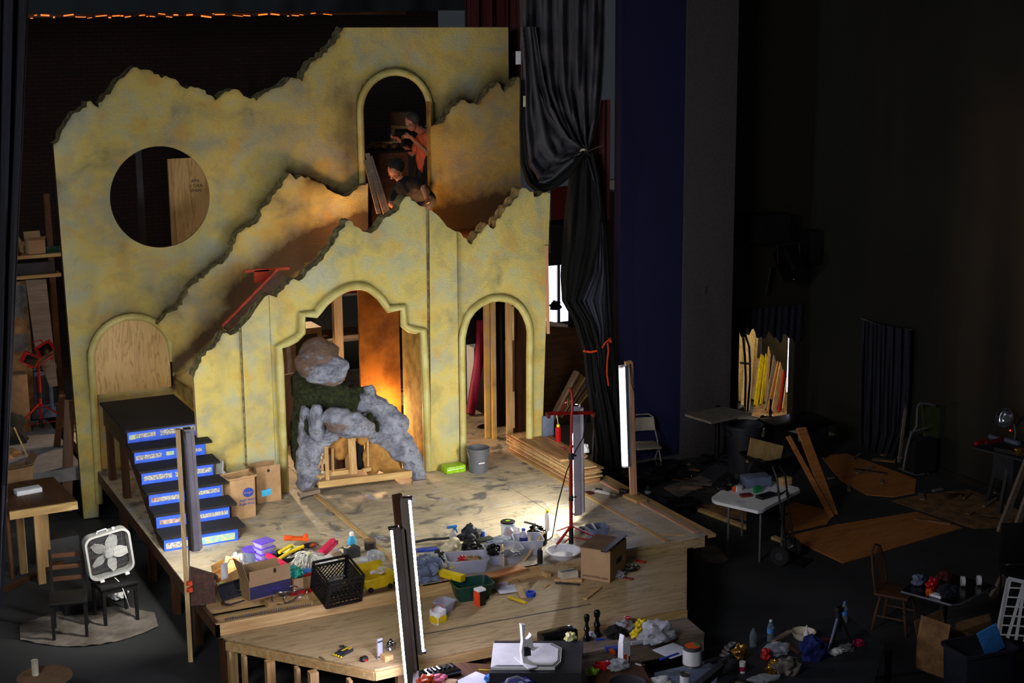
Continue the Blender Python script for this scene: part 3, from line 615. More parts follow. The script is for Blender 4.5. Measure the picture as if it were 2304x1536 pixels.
# ---------------------------------------------------------------- cave scenery in the arch
CL = Vector((6.8, 18.7, S))
cv = thing('cave_scenery', 'sculpted blue-grey rock cave with moss, boulder on top and open timber frame', 'stage scenery', CL)
def cq(px, py, Y=18.7): return atY(px, py, Y)-CL
def blobs(L, name, mat, vox=.028, disp=.05, sc=.16, sm=True):
    g = G()
    for i, (px, py, Y, rx, ry, rz) in enumerate(L): g.blob(cq(px, py, Y), (rx, ry, rz), .09, i+len(name), 3)
    o = g.obj(name, mat, cv); remesh(o, vox, disp, sc); return o
blobs([(722, 808, 19.0, .27, .28, .28), (736, 838, 18.9, .25, .26, .18), (712, 792, 19.05, .22, .25, .2), (700, 820, 19.0, .2, .22, .22)], 'boulder', 'rock_tan', .025, .05, .2)
blobs([(738, 838, 18.76, .25, .2, .14), (752, 826, 18.78, .19, .18, .16), (722, 846, 18.78, .18, .16, .1)], 'boulder_face', 'rock', .022, .08, .15)
blobs([(778, 950, 18.48, .27, .22, .15), (812, 962, 18.46, .19, .16, .13), (758, 940, 18.5, .2, .16, .13), (790, 968, 18.46, .22, .16, .09)], 'ledge_stone', 'rock_brown', .022, .08, .16)
blobs([(713, 960, 18.6, .11, .12, .24), (712, 930, 18.62, .09, .1, .14)], 'standing_stone', 'rock', .025, .04, .14)
blobs([(688, 940, 18.75, .07, .1, .18), (686, 990, 18.75, .09, .12, .3), (682, 1050, 18.72, .09, .12, .34), (705, 1040, 18.62, .10, .1, .3), (690, 1085, 18.64, .13, .1, .17), (722, 995, 18.62, .12, .1, .15), (735, 985, 18.6, .12, .1, .12), (700, 1010, 18.62, .08, .1, .2), (745, 975, 18.6, .14, .12, .1), (730, 965, 18.64, .1, .1, .12), (698, 1062, 18.62, .1, .1, .2)], 'left_flank', 'rock', .026, .09, .13)
blobs([(828, 885, 18.85, .11, .12, .12), (820, 908, 18.75, .16, .14, .13), (845, 915, 18.78, .18, .16, .14), (868, 935, 18.78, .2, .18, .16), (892, 955, 18.75, .17, .16, .17), (895, 940, 18.8, .06, .08, .12), (880, 985, 18.68, .2, .14, .18), (905, 1005, 18.62, .18, .13, .2), (925, 1030, 18.58, .15, .12, .2), (942, 1062, 18.55, .09, .1, .2), (850, 975, 18.66, .16, .12, .14), (948, 1080, 18.54, .08, .09, .1), (848, 948, 18.9, .2, .15, .14), (826, 930, 18.9, .14, .14, .12), (1000-152, 925, 18.72, .1, .1, .08)], 'right_flank', 'rock', .026, .1, .13)
blobs([(750, 905, 18.95, .4, .3, .22), (735, 880, 18.95, .34, .28, .16), (790, 905, 18.9, .22, .22, .2), (700, 900, 18.95, .22, .2, .28), (720, 955, 18.8, .16, .14, .2), (765, 930, 18.78, .22, .14, .12)], 'moss', 'moss', .03, .1, .07)
blobs([(832, 950, 18.62, .06, .05, .14), (848, 965, 18.6, .04, .04, .12), (690, 965, 18.66, .03, .04, .2), (805, 880, 18.85, .08, .1, .08)], 'moss_patch', 'moss', .02, .05, .05)
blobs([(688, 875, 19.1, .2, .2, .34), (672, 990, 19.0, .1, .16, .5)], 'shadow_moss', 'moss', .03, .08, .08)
blobs([(765, 1005, 18.68, .16, .05, .18), (785, 985, 18.66, .12, .05, .1), (745, 1000, 18.68, .1, .05, .14)], 'coir_skin', 'coco', .025, .03, .1)
blobs([(855, 1020, 18.70, .22, .06, .24), (880, 1045, 18.66, .16, .06, .16), (845, 1000, 18.7, .12, .05, .2), (905, 1065, 18.6, .08, .05, .06), (838, 1030, 18.66, .14, .05, .26), (815, 985, 18.64, .08, .05, .1)], 'coir_skin', 'coco', .025, .03, .1)
# timber frame
def cb(a, b, Ya, Yb, w, h, nm='frame_timber', mt='pine'):
    g = G(); g.beam(cq(*a, Ya), cq(*b, Yb), w, h); g.obj(nm, mt, cv)
cb((716, 1090), (926, 1065), 18.5, 18.42, .045, .09, 'base_rail')
cb((716, 1072), (734, 1066), 18.5, 18.6, .09, .04, 'base_rail')
cb((737, 1082), (734, 1003), 18.52, 18.55, .05, .05, mt='pine_z'); cb((749, 1062), (748, 1008), 18.6, 18.62, .03, .05, mt='pine_z')
cb((795, 1066), (790, 975), 18.55, 18.6, .1, .04, mt='pine_z'); cb((783, 1060), (780, 1015), 18.66, 18.68, .05, .04, mt='pine_z')
cb((740, 1066), (800, 1058), 18.58, 18.58, .04, .06); cb((816, 1058), (834, 1054), 18.58, 18.58, .04, .05); cb((829, 1050), (827, 975), 18.62, 18.66, .025, .05, mt='pine_z'); cb((708, 1060), (734, 1012), 18.56, 18.6, .05, .03, mt='pine_z')
g = G(); g.box(cq(811, 1015, 18.7), (.09, .04, .5)); g.obj('gap_shade_board', 'black_matte', cv)  # matte black board stands for shade between the timbers
g = G(); q = cq(800, 1062, 18.8); g.box((q.x, q.y+.05, .07), (1.15, .55, .02)); g.obj('frame_floor', 'grey_wood', cv)
g = G(); q = cq(768, 1040, 19.0); g.box((q.x, q.y, .42), (.5, .03, .5)); g.obj('backing_board', 'dark_wood', cv)
g = G(); g.crumple(cq(722, 1035, 18.6), (.07, .05, .12), 3, 3); g.crumple(cq(724, 1070, 18.6), (.09, .06, .08), 4, 3); g.obj('paper_stuffing', 'flesh_cream', cv)
g = G(); g.box(cq(945, 1100, 18.36)+Vector((-.01, 0, .1)), (.2, .04, .06)); g.obj('foot_board', 'grey_wood', cv)
g = G(); q = cq(695, 1112, 18.44); g.beam(q+Vector((-.14, 0, .02)), q+Vector((.14, .0, .04)), .1, .05); g.obj('foot_board', 'grey_wood', cv)

# ---------------------------------------------------------------- the two people (bodies are one remeshed surface)
def limb(g, pts, rr, n=14):
    pts = [Vector(p) for p in pts]
    for (a, b), (r0, r1) in zip(zip(pts, pts[1:]), zip(rr, rr[1:])):
        g.cone(a, b, r0, r1, n)
    for p, r in zip(pts, rr): g.blob(p, (r, r, r), 0, 0, 2)
def hand(g, w, d, s_, curl=.5):
    """palm at wrist w pointing along d, side s_; five fingers"""
    w, d, s_ = Vector(w), Vector(d).normalized(), Vector(s_).normalized(); n_ = d.cross(s_)
    g.cone(w, w+d*.05, .026, .034, 12); g.blob(w+d*.055, (.036, .036, .026), 0, 0, 2)
    for k, L in enumerate((.075, .085, .08, .065)):
        b = w+d*.08+s_*(.026-.0175*k); m_ = b+d*L*.5-n_*curl*.012; e = m_+d*L*.4*(1-curl*.5)-n_*curl*.04
        limb(g, (b, m_, e), (.0095, .0088, .0075), 8)
    b = w+d*.03+s_*.03; limb(g, (b, b+d*.03+s_*.025, b+d*.06+s_*.03-n_*.015), (.012, .011, .009), 8)
def head(g, c, look, up, r=.098):
    """skull, jaw, nose, ears, brow, lips around centre c"""
    c, f = Vector(c), Vector(look).normalized(); u = Vector(up); u = (u-f*u.dot(f)).normalized(); s_ = f.cross(u)
    def at_(a, b, d): return c+f*a+u*b+s_*d
    g.blob(at_(-.01, .03, 0), (r, r, r*1.02), 0, 0, 3); g.blob(at_(.035, -.035, 0), (r*.68, r*.68, r*.78), 0, 0, 3); g.blob(at_(.06, -.085, 0), (.032, .03, .025), 0, 0, 2)
    g.cone(at_(.092, .022, 0), at_(.122, -.022, 0), .009, .017, 8); g.blob(at_(.112, -.024, 0), (.018, .018, .014), 0, 0, 2)
    g.blob(at_(.088, .036, .03), (.024, .024, .010), 0, 0, 2); g.blob(at_(.088, .036, -.03), (.024, .024, .010), 0, 0, 2)
    g.blob(at_(.094, -.052, 0), (.02, .022, .008), 0, 0, 2)
    for d in (-1, 1): g.blob(at_(-.005, -.005, d*.094), (.022, .014, .032), 0, 0, 2)
    return at_
# standing person
PL = atY(952, 300, 21.62); PL = Vector((PL.x, PL.y, DK))
p1 = thing('person', 'person in orange T-shirt standing in the upper doorway, head bent down, holding a dark tool', 'person', PL)
hz = atY(925, 276, 21.55).z-DK; hx = atY(925, 276, 21.55).x-PL.x
sk, shr, pts_ = G(), G(), G()
hc = Vector((hx, -.10, hz)); look = Vector((-.72, -.42, -.62))
a1 = head(sk, hc, look, (0, 0, 1)); nk = Vector((.0, -.02, hz-.16)); limb(sk, (hc+Vector((.03, .02, -.05)), nk), (.058, .06))
sh = [Vector((-.04, -.2, hz-.22)), Vector((.1, .17, hz-.22))]; hip = Vector((.06, 0, .95))
limb(sk, (nk, (sh[0]+sh[1])/2+Vector((0, 0, -.06)), hip), (.07, .13, .14)); limb(sk, (sh[0], sh[1]), (.07, .07))
w0 = atY(924, 308, 21.3)-PL
el0 = Vector((.02, -.3, hz-.52)); limb(sk, (sh[0], el0, w0), (.055, .042, .028)); hand(sk, w0, (-.8, .2, .1), (0, -.4, 1), 1)
el1 = Vector((-.08, .26, hz-.5)); w1 = Vector((w0.x-.06, .1, w0.z-.03)); limb(sk, (sh[1], el1, w1), (.055, .042, .028)); hand(sk, w1, (-.8, -.3, .1), (0, .4, 1), 1)
for s_, dy in ((-1, -.1), (1, .1)):
    limb(sk, (hip+Vector((0, dy, -.02)), Vector((.0, dy*1.2, .52)), Vector((.05, dy*1.2, .09))), (.095, .06, .042)); limb(sk, (Vector((.05, dy*1.2, .05)), Vector((-.13, dy*1.4, .035))), (.045, .035))
    limb(pts_, (hip+Vector((0, dy, -.0)), Vector((.0, dy*1.2, .52)), Vector((.05, dy*1.2, .1))), (.115, .082, .07))
limb(pts_, (hip+Vector((0, -.05, .04)), hip+Vector((0, .05, .04))), (.14, .14))
o = sk.obj('body', 'skin', p1); remesh(o, .009)
limb(shr, (sh[0]+Vector((0, .03, -.02)), sh[1]+Vector((0, -.03, -.02))), (.095, .095)); limb(shr, ((sh[0]+sh[1])/2+Vector((0, 0, -.08)), Vector((.05, 0, 1.15)), Vector((.06, 0, .92))), (.168, .165, .17))
limb(shr, (sh[0], sh[0].lerp(el0, .75)), (.085, .075)); limb(shr, (sh[1], sh[1].lerp(el1, .75)), (.085, .075))
o = shr.obj('shirt', 'shirt_orange', p1); remesh(o, .016, .035, .09); o = pts_.obj('trousers', 'denim', p1); remesh(o, .018, .02, .1)
hr = G(); f = look.normalized(); hr.blob(hc-f*.022+Vector((.0, -.02, .045)), (.112, .118, .1), .05, 3, 3); hr.blob(hc-f*.06+Vector((.02, .0, -.01)), (.085, .088, .075), .05, 4, 3); hr.obj('hair', 'hair_grey', p1)
g = G(); q = (w0+w1)/2+Vector((-.05, 0, 0)); dr_ = thing('cordless_drill', 'dark power tool held by the person in the orange T-shirt', 'power tool', PL+q)
g.cone((.1, 0, .05), (-.1, 0, .05), .04, .035, 14); g.obj('drill_body', 'black', dr_); g = G(); g.cone((-.1, 0, .05), (-.17, 0, .05), .024, .012, 12); g.obj('chuck', 'steel', dr_); g = G(); g.box((.04, 0, -.04), (.045, .04, .13), bev=.01); g.box((.03, 0, -.115), (.1, .07, .05), bev=.01); g.obj('handle', 'black', dr_)
# kneeling person
QL = atY(905, 420, 20.1); QL = Vector((QL.x, 20.1, DK))
p2_ = thing('person', 'crouching dark-haired person in black T-shirt bending down, bare forearm lit orange', 'person', QL)
def kq(px, py, Y): return atY(px, py, Y)-QL
hc = kq(888, 384, 20.15); look = Vector((-.5, -.12, -.85)); sk, shr, pts_ = G(), G(), G()
head(sk, hc, look, (-.3, -.6, .5)); shL, shR = kq(893, 428, 20.35), kq(936, 412, 19.95); md = (shL+shR)/2
limb(sk, (hc+Vector((.03, .05, -.04)), md), (.058, .065)); hp = Vector((.52, .42, .52)); limb(sk, (shL, shR), (.07, .07)); limb(sk, (md, (md+hp)/2+Vector((0, 0, .05)), hp), (.13, .14, .145))
wr = kq(957, 436, 19.72); elb = kq(950, 418, 19.8); limb(sk, (shR, elb, wr), (.055, .045, .032)); hand(sk, wr, (.25, -.1, -1), (1, 0, .2), .8)
w2 = kq(893, 470, 20.0); limb(sk, (shL, kq(880, 460, 20.2), w2), (.055, .042, .03)); hand(sk, w2, (.1, -.3, -1), (1, 0, 0), .8)
for dy, kx in ((-.12, .02), (.14, .12)):
    kn = Vector((kx, dy+.25, .08)); limb(sk, (hp+Vector((0, dy, 0)), kn, Vector((.55, dy+.4, .06))), (.1, .062, .045)); limb(pts_, (hp+Vector((0, dy, 0)), kn, Vector((.5, dy+.4, .07))), (.12, .085, .07)); limb(sk, (Vector((.55, dy+.4, .06)), Vector((.72, dy+.42, .05))), (.04, .035))
limb(pts_, (hp+Vector((0, -.05, 0)), hp+Vector((-.05, .06, .05))), (.15, .15))
o = sk.obj('body', 'skin', p2_); remesh(o, .009)
limb(shr, (shL, shR), (.095, .095)); limb(shr, (md, (md+hp)/2+Vector((0, 0, .06)), hp+Vector((-.05, 0, .05))), (.16, .17, .165)); limb(shr, (shR, shR.lerp(elb, .8)), (.085, .075)); limb(shr, (shL, kq(884, 450, 20.25)), (.085, .07))
o = shr.obj('shirt', 'shirt_black', p2_); remesh(o, .016, .03, .09); o = pts_.obj('trousers', 'denim', p2_); remesh(o, .018, .02, .1)
hr = G(); f = look.normalized(); hr.blob(hc-f*.035+Vector((0, -.02, .04)), (.118, .12, .11), .06, 8, 3); hr.obj('hair', 'hair', p2_)

# things in the upper doorway
q = atY(862, 338, 22.1); tb = thing('tall_crate', 'tall dark plywood crate standing inside the upper doorway', 'crate', (q.x, 22.1, DK))
g = G(); h = q.z-DK; g.box((0, 0, h/2), (.62, .5, h)); g.obj('body', 'dark_wood', tb); g = G(); g.box((0, -.02, h), (.7, .58, .03)); g.obj('top', 'black', tb)
g = G()
for k in range(7): g.crumple((-.24+k*.08, random.uniform(-.1, .1), .045), (.06, .09, .05), k, 3)
one(g, 'foil_scraps', 'gold', 'pile of glinting golden foil scraps on the tall crate', 'scrap pile', (q.x+.05, 22.05, DK+h+.015), kind='stuff')
g = G(); g.box((.1, 0, .06), (.42, .03, .04)); one(g, 'short_batten', 'pine', 'short warm-lit batten lying behind the foil scraps', 'batten', (q.x, 22.28, DK+h+.035))
for k, (x0, y0, x1, y1) in enumerate(((826, 345, 870, 492), (833, 352, 880, 500), (822, 360, 852, 480))):
    a, b = atY(x0, y0, 20.62), atY(x1, y1, 20.3); g = G(); g.beam(b, a, .06, .025, up=(0, 1, 0)); one(g, 'leaning_batten', 'grey_wood', ('left of three pale battens leaning in the upper doorway', 'longest of three pale battens leaning in the upper doorway', 'lowest dark batten leaning at the left jamb of the upper doorway')[k], 'batten')
q = atY(895, 285, 22.9); ch = thing('sawhorse', 'wooden sawhorse lit orange behind the orange-shirted person', 'sawhorse', (q.x, 22.9, DK))
g = G(); g.beam((-.1, 0, q.z-DK), (.4, 0, q.z-DK-.03), .09, .05); g.obj('beam', 'pine', ch)
for xx in (-.08, .38): g = G(); g.beam((xx, 0, q.z-DK-.04), (xx-.04, -.25, 0), .05, .04); g.beam((xx, 0, q.z-DK-.04), (xx-.04, .25, 0), .05, .04); g.obj('leg', 'pine_z', ch)
q = atY(903, 262, 22.9); one(G().box((0, 0, .1), (.3, .25, .2)), 'cardboard_box', 'card_dark', 'dim cardboard box on the sawhorse behind the orange-shirted person', 'box', (q.x, 22.9, ch.location.z+atY(895, 285, 22.9).z-DK+.03))
q = atY(848, 282, 22.6); g = G(); g.beam((-.12, 0, 0), (.14, 0, .0), .05, .02); one(g, 'hand_saw', 'steel', 'small toothed metal blade catching light left in the upper doorway', 'tool', (q.x, 22.55, q.z))

# plywood sheet seen through the round hole
a, b = atY(384, 357, 22.2), atY(478, 545, 22.2); pn = thing('plywood_sheet', 'upright plywood sheet with a stamped mark behind the round hole', 'plywood', ((a.x+b.x)/2+.1, 22.2, 0))
g = G(); g.box((0, 0, a.z/2), (b.x-a.x+.25, .03, a.z)); g.obj('sheet', 'ply_panel', pn); g = G(); g.box((-(b.x-a.x+.25)/2, -.02, a.z/2), (.06, .05, a.z)); g.obj('edge_stud', 'pine_z', pn)
text('APA\n\u2302 GRA\nSPAN', pn, 'print_black', (atY(440, 418, 22.18).x-pn.location.x, -.018, atY(440, 418, 22.18).z), .07, name='stamp')
q = atY(316, 450, 22.6); g = G(); g.box((0, 0, 2.9), (.09, .09, 5.8)); one(g, 'stud_post', 'grey_dark', 'thin dark upright post seen through the round hole', 'post', (q.x, 22.6, 0))

# ---------------------------------------------------------------- big tied curtain
YK = 19.45
def lerp_path(L, v):
    n_ = len(L)-1; k = min(n_-1, int(v*n_)); t = v*n_-k; return L[k][0]+(L[k+1][0]-L[k][0])*t, L[k][1]+(L[k+1][1]-L[k][1])*t
def drape(name, mat, label, L, R, Y, folds, amp, nu=70, nv=40, seed=0, sag=0, wr=0, thick=.012):
    def fn(u, v):
        a, b = lerp_path(L, v), lerp_path(R, v); px, py = a[0]+(b[0]-a[0])*u, a[1]+(b[1]-a[1])*u+sag*sin(pi*u)*v
        y = Y+amp*(sin(u*folds*6.28+seed+1.5*sin(v*3+seed))+.4*sin(u*folds*14+v*4+seed))+wr*noise.noise(Vector((u*7, v*9, seed)))
        return atY(px, py, y)
    g = G(); g.sheet(fn, nu, nv, thick); return one(g, name, mat, label, 'curtain')
cu = thing('tied_curtain', 'large charcoal stage curtain pulled aside and knotted, its tail hanging to the floor', 'curtain', (0, 0, 0))
def part(o, nm):
    for k in ('label', 'category'): del o[k]
    o.name = nm; o.parent = cu
part(drape('t', 'cloth_grey', 'x', [(1170, -30), (1172, 60), (1178, 130), (1190, 200), (1225, 265), (1270, 315), (1316, 340)], [(1362, -30), (1362, 60), (1360, 130), (1356, 200), (1348, 260), (1334, 310), (1322, 340)], YK, 5, .09, 110, 60, 1, 0, .1), 'gathered_drop')
part(drape('t', 'cloth_grey', 'x', [(1172, 60), (1172, 180), (1172, 290), (1180, 380), (1205, 412), (1238, 400), (1268, 370), (1318, 336)], [(1205, 60), (1224, 180), (1240, 240), (1262, 285), (1280, 310), (1298, 322), (1310, 330), (1322, 344)], YK-.12, 2.2, .07, 80, 70, 4, 0, .12), 'swag')
part(drape('t', 'cloth_black', 'x', [(1172, 180), (1170, 280), (1172, 370), (1186, 412), (1212, 436), (1250, 425), (1282, 400), (1310, 352)], [(1180, 180), (1178, 280), (1186, 370), (1206, 412), (1226, 414), (1252, 396), (1284, 368), (1322, 338)], YK-.2, 1.5, .04, 40, 50, 2), 'black_lining')
part(drape('t', 'cloth_black', 'x', [(1296, 345), (1282, 400), (1272, 470), (1266, 560), (1262, 620), (1264, 676), (1290, 722), (1312, 790), (1318, 860), (1328, 930), (1336, 1010), (1334, 1076)], [(1336, 342), (1350, 400), (1356, 470), (1344, 560), (1328, 620), (1306, 676), (1334, 722), (1352, 790), (1362, 860), (1378, 930), (1392, 1010), (1400, 1072)], YK-.1, 2.5, .06, 60, 90, 3, 0, .08), 'black_tail')
part(drape('t', 'cloth_slate', 'x', [(1318, 345), (1340, 430), (1345, 520), (1336, 610), (1300, 676), (1336, 740), (1344, 820), (1334, 940), (1330, 1060)], [(1328, 345), (1346, 430), (1358, 520), (1362, 610), (1362, 676), (1362, 740), (1360, 820), (1352, 940), (1340, 1060)], YK-.04, 3, .04, 40, 80, 6), 'slate_tail')
part(drape('t', 'cloth_black', 'x', [(1326, 345), (1346, 450), (1356, 560), (1360, 700), (1364, 850), (1352, 960), (1340, 1078)], [(1336, 345), (1358, 450), (1368, 560), (1376, 700), (1388, 850), (1398, 960), (1408, 1070)], YK+.02, 2, .03, 30, 60, 8), 'black_edge')
g = G(); g.tube([atY(1314+8*sin(k/10*6.28), 341+5*cos(k/10*6.28), YK-.18+.1*cos(k/5*3.14)) for k in range(10)], .014, 8, True); g.tube([atY(1322, 340, YK-.1), atY(1345, 331, YK), atY(1361, 326, 19.66)], .006, 6); g.obj('tie_cord', 'cream', cu)
tp = thing('orange_ribbon', 'bright orange marking tape tied round the black curtain tail', 'ribbon', atY(1352, 790, YK-.2))
def rb(L, w, Y=YK-.2):
    g = G(); o0 = tp.location; Q = [atY(a, b, Y)-o0 for a, b in L]
    for a, b in zip(Q, Q[1:]): g.beam(a, b, .004, w, up=(0, 1, 0)) if False else g.beam(a, b, w, .005, up=(0, 1, 0))
    g.obj('ribbon_strip', 'orange_hi', tp)
rb([(1312, 789), (1328, 792), (1343, 789)], .03); rb([(1354, 783), (1362, 770), (1369, 765), (1373, 770)], .022); rb([(1369, 765), (1372, 760), (1375, 771)], .022); rb([(1367, 772), (1369, 790), (1366, 812), (1365, 840), (1369, 868)], .024)
q = atY(1166, 130, YK-.1); one(G().box((0, 0, 0), (.07, .02, .18)), 'paper_tag', 'paper', 'small white card hanging at the upper left edge of the big curtain', 'tag', (q.x, q.y, q.z)); q = atY(1180, 228, YK-.42); one(G().box((0, 0, 0), (.035, .01, .15)), 'paper_tag', 'cream', 'small pale tag with yellow edge pinned on the black curtain lining', 'tag', tuple(q))

# ---------------------------------------------------------------- fluorescent work lights
def strip_light(name, label, top, bot_, face, rig, wd=.13, lit='tube_lit', ntube=1, mat='channel'):
    """channel from top to bot_, opening towards `face`; tube in front of the reflector"""
    top, bot_ = Vector(top), Vector(bot_); z = (top-bot_).normalized(); f = Vector(face); f = (f-z*f.dot(z)).normalized(); s_ = z.cross(f)
    L = (top-bot_).length; M = Matrix((s_, f, z)).transposed().to_4x4(); M.translation = bot_
    o = thing(name, label, 'lamp', bot_); o.matrix_world = M
    prof = [(-wd/2, .03), (-wd/2-.012, .035), (-wd/2*.55, -.045), (wd/2*.55, -.045), (wd/2+.012, .035), (wd/2, .03), (wd/2*.5, -.038), (-wd/2*.5, -.038)]
    g = G(); g.prism(prof, L, 'z'); g.obj('reflector', mat, o)
    g = G(); g.box((0, -.062, L/2), (wd*.4, .036, L*.96)); g.obj('ballast_box', mat, o)
    for k in range(ntube):
        xx = 0 if ntube == 1 else (-.03+.06*k); g = G(); g.cone((xx, .034, .03), (xx, .034, L-.03), .0145, n=14); g.obj('tube', lit, o)
    g = G()
    for zz in (.012, L-.012): g.box((0, .02, zz), (wd*.6, .09, .022))
    g.obj('socket', 'black' if mat != 'white_plastic' else 'white', o); return o
# front pair on a dark timber post
F0 = at(925, 1530, SL); FY = 12.9
pt_, pb_ = atY(893, 1112, FY), atY(945, 1620, FY); g = G(); g.beam(Vector((pb_.x, FY, .0)), pt_, .045, .09); one(g, 'timber_upright', 'dark_wood_z', 'dark timber post between the two lit front fluorescent lamps', 'post')
strip_light('fluorescent_fixture', 'left lamp of the lit front pair, lower one, its tube glowing to the left', atY(889, 1184, FY-.05), atY(925, 1560, FY-.05), (-.97, .22, 0), None, .1, mat='alu')
strip_light('fluorescent_fixture', 'right lamp of the lit front pair, higher one, its tube glowing to the right', atY(912, 1118, FY-.03), atY(944, 1468, FY-.03), (.84, -.46, 0), None, .1, mat='alu')
# left lamp on its own timber
LY = 15.75
a, b = atY(400, 965, LY), at(436, 1496, 0); g = G(); g.beam((b.x, LY-.1, 0), a, .05, .09); one(g, 'timber_upright', 'pine_lit', 'tall leaning timber post in front of the blue-taped stairs', 'post')  # pine brightened in colour to stand for light on this post
strip_light('fluorescent_fixture', 'lamp seen from behind on the leaning post in front of the stairs', atY(421, 964, LY+.08), atY(441, 1237, LY+.08), (.12, .99, 0), None, .13, 'tube_stage', 2)
g = G(); q = atY(411, 968, LY); g.tube([q, atY(414, 1000, LY-.08), atY(424, 1180, LY-.08), atY(426, 1310, LY-.05)], .006, 6); one(g, 'power_cord', 'black', 'thin black cord hanging down the leaning post by the stairs', 'cord')
q = atY(425, 1296, 15.3); rf = thing('sheet_metal_housing', 'dark brown hood with two orange wire nuts hanging on the leaning post', 'lamp housing', (q.x, 15.2, q.z))
g = G(); g.prism([(-.0, .14), (.24, .02), (.25, -.3), (-.02, -.3)], .03, 'y'); g.obj('hood', 'dark_wood', rf)
for dz in (.0, -.07): g = G(); g.lathe([(.0, .03), (.03, .02), (.032, -.02), (0, -.03)], (-.03, -.03, dz-.03), 14); g.obj('orange_knob', 'orange_hi', rf)
# lamp behind the red stand
strip_light('fluorescent_fixture', 'lamp seen from behind beside the red tripod stand', atY(1297, 912, 15.9), atY(1301, 1156, 15.9), (-.75, .62, -.1), None, .15, 'tube_stage', 2)
# bright white lamp on the right-hand timber
RY = at(1425, 1118, S).y; RX = at(1425, 1118, S)
g = G(); g.beam((RX.x, RY, S+.04), atY(1413, 812, RY), .09, .04, up=(0, 1, 0)); g.beam((RX.x+.035, RY+.03, S+.04), atY(1418, 814, RY+.03), .03, .09, up=(0, 1, 0)); one(g, 'timber_upright', 'pine_pink', 'tall pinkish pine post carrying the bright white lamp', 'post')
strip_light('fluorescent_fixture', 'bright white lamp clamped to the pinkish pine post', atY(1403, 822, RY-.03), atY(1410, 1049, RY-.03), (-.95, -.3, 0), None, .09, 'tube_white', 1, 'white_plastic')
g = G(); g.beam(atY(1411, 826, RY), atY(1413, 905, RY), .04, .05, up=(0, 1, 0)); one(g, 'lamp_bracket', 'white_plastic', 'short white box fixed between the bright lamp and the pine post', 'bracket')
g = G(); g.tube([atY(1417, 818, RY-.04), atY(1420, 860, RY-.06), atY(1430, 890, RY-.03), atY(1428, 960, RY)], .006, 6); one(g, 'power_cord', 'black', 'thin black cord looping down the pinkish pine post', 'cord')
# lamp on the edge of the storage doorway
a, b = atY(1781, 752, 21.1), atY(1776, 884, 21.1); strip_light('fluorescent_fixture', 'glowing tube upright at the right jamb of the storage doorway', a, b, (-.8, -.3, 0), None, .06, 'tube_side')
# warm lamps behind the set
def bulb(label, loc, power, colr, r=.04):
    o = thing('work_lamp', label, 'lamp', loc); g = G(); g.lathe([(0, r*1.1), (r*.8, r*.8), (r, 0), (r*.7, -r*.8), (0, -r)], (0, 0, 0), 16); g.obj('bulb', 'bulb', o)
    g = G(); g.cone((0, 0, -r*.8), (0, 0, -r*2.6), r*.7, r*.6, 14); g.obj('socket', 'black', o)
    L = bpy.data.lights.new('work_lamp_light', 'POINT'); L.energy = power; L.color = colr; L.shadow_soft_size = .06
    l = bpy.data.objects.new('work_lamp_light', L); COL.objects.link(l); l.location = (0, 0, r*2.2); l.parent = o; return o
q = atY(858, 958, 20.2); bulb('warm work lamp low in front of the orange-brown panel', (q.x, 20.2, q.z+.08), 75, (1, .62, .3), .025)
bulb('warm lamp on the upper walkway beside the crouching person', (8.62, 20.05, DK+.2), 22, (1, .46, .17))
bulb('warm lamp at the left end of the upper walkway', (7.45, 20.3, DK+.1), 22, (1, .5, .2))
ob = bulb('warm lamp under the upper walkway lighting the stored lumber', (6.3, 22.7, 3.45), 420, (1, .72, .46)); ob.children[-1].data.type = 'SPOT'; ob.children[-1].data.spot_size = RD(140); ob.children[-1].location = (0, 0, -.16)
# ---------------------------------------------------------------- prop builders (sizes in metres; px, py = foot point in the photo, z = height it stands on)
def bucket(label, px, py, z, r, h, mat, rim=None, handle=True, group=None):
    o = thing('bucket', label, 'bucket', at(px, py, z)); g = G()
    g.lathe([(r*.82, 0), (r*.97, h*.86), (r*1.04, h*.86), (r*1.05, h*.9), (r, h*.9), (r*1.0, h*.97), (r*1.05, h*.975), (r*1.05, h), (r*.96, h), (r*.78, .01), (0, .01)], n=32); g.obj('body', mat, o)
    if handle:
        g = G(); g.tube([(r*1.04*cos(a), -r*1.04*abs(sin(a))*.35-.01, h*.88-abs(sin(a))*h*.55) for a in [pi*k/14 for k in range(15)]], .004, 6); g.obj('handle', 'steel', o)
    return o
def can(label, px, py, z, r, h, mat='tin', lidm=None, band=None, name='paint_can', cat='can', cap=None, top=None):
    o = thing(name, label, cat, at(px, py, z) if px is not None else py); g = G()
    g.lathe([(r*.96, 0), (r, .006), (r*.97, .012), (r*.97, h-.014), (r*1.02, h-.008), (r*1.02, h), (r*.86, h), (r*.84, h-.008), (0, h-.008)], n=28); g.obj('body', mat, o)
    if band: g = G(); g.lathe([(r*.985, h*.12), (r*.985, h*.82)], n=28); g.obj('paper_label', band, o)
    if lidm: g = G(); g.lathe([(0, h-.004), (r*.8, h-.004), (r*.8, h), (0, h)], n=24); g.obj('lid', lidm, o)
    if top: g = G(); g.prism([(r*.78*cos(a), r*.78*sin(a)) for a in [RD(-30+10*k) for k in range(14)]], .002, 'z', h); g.obj('paint_swatch', top, o)
    return o
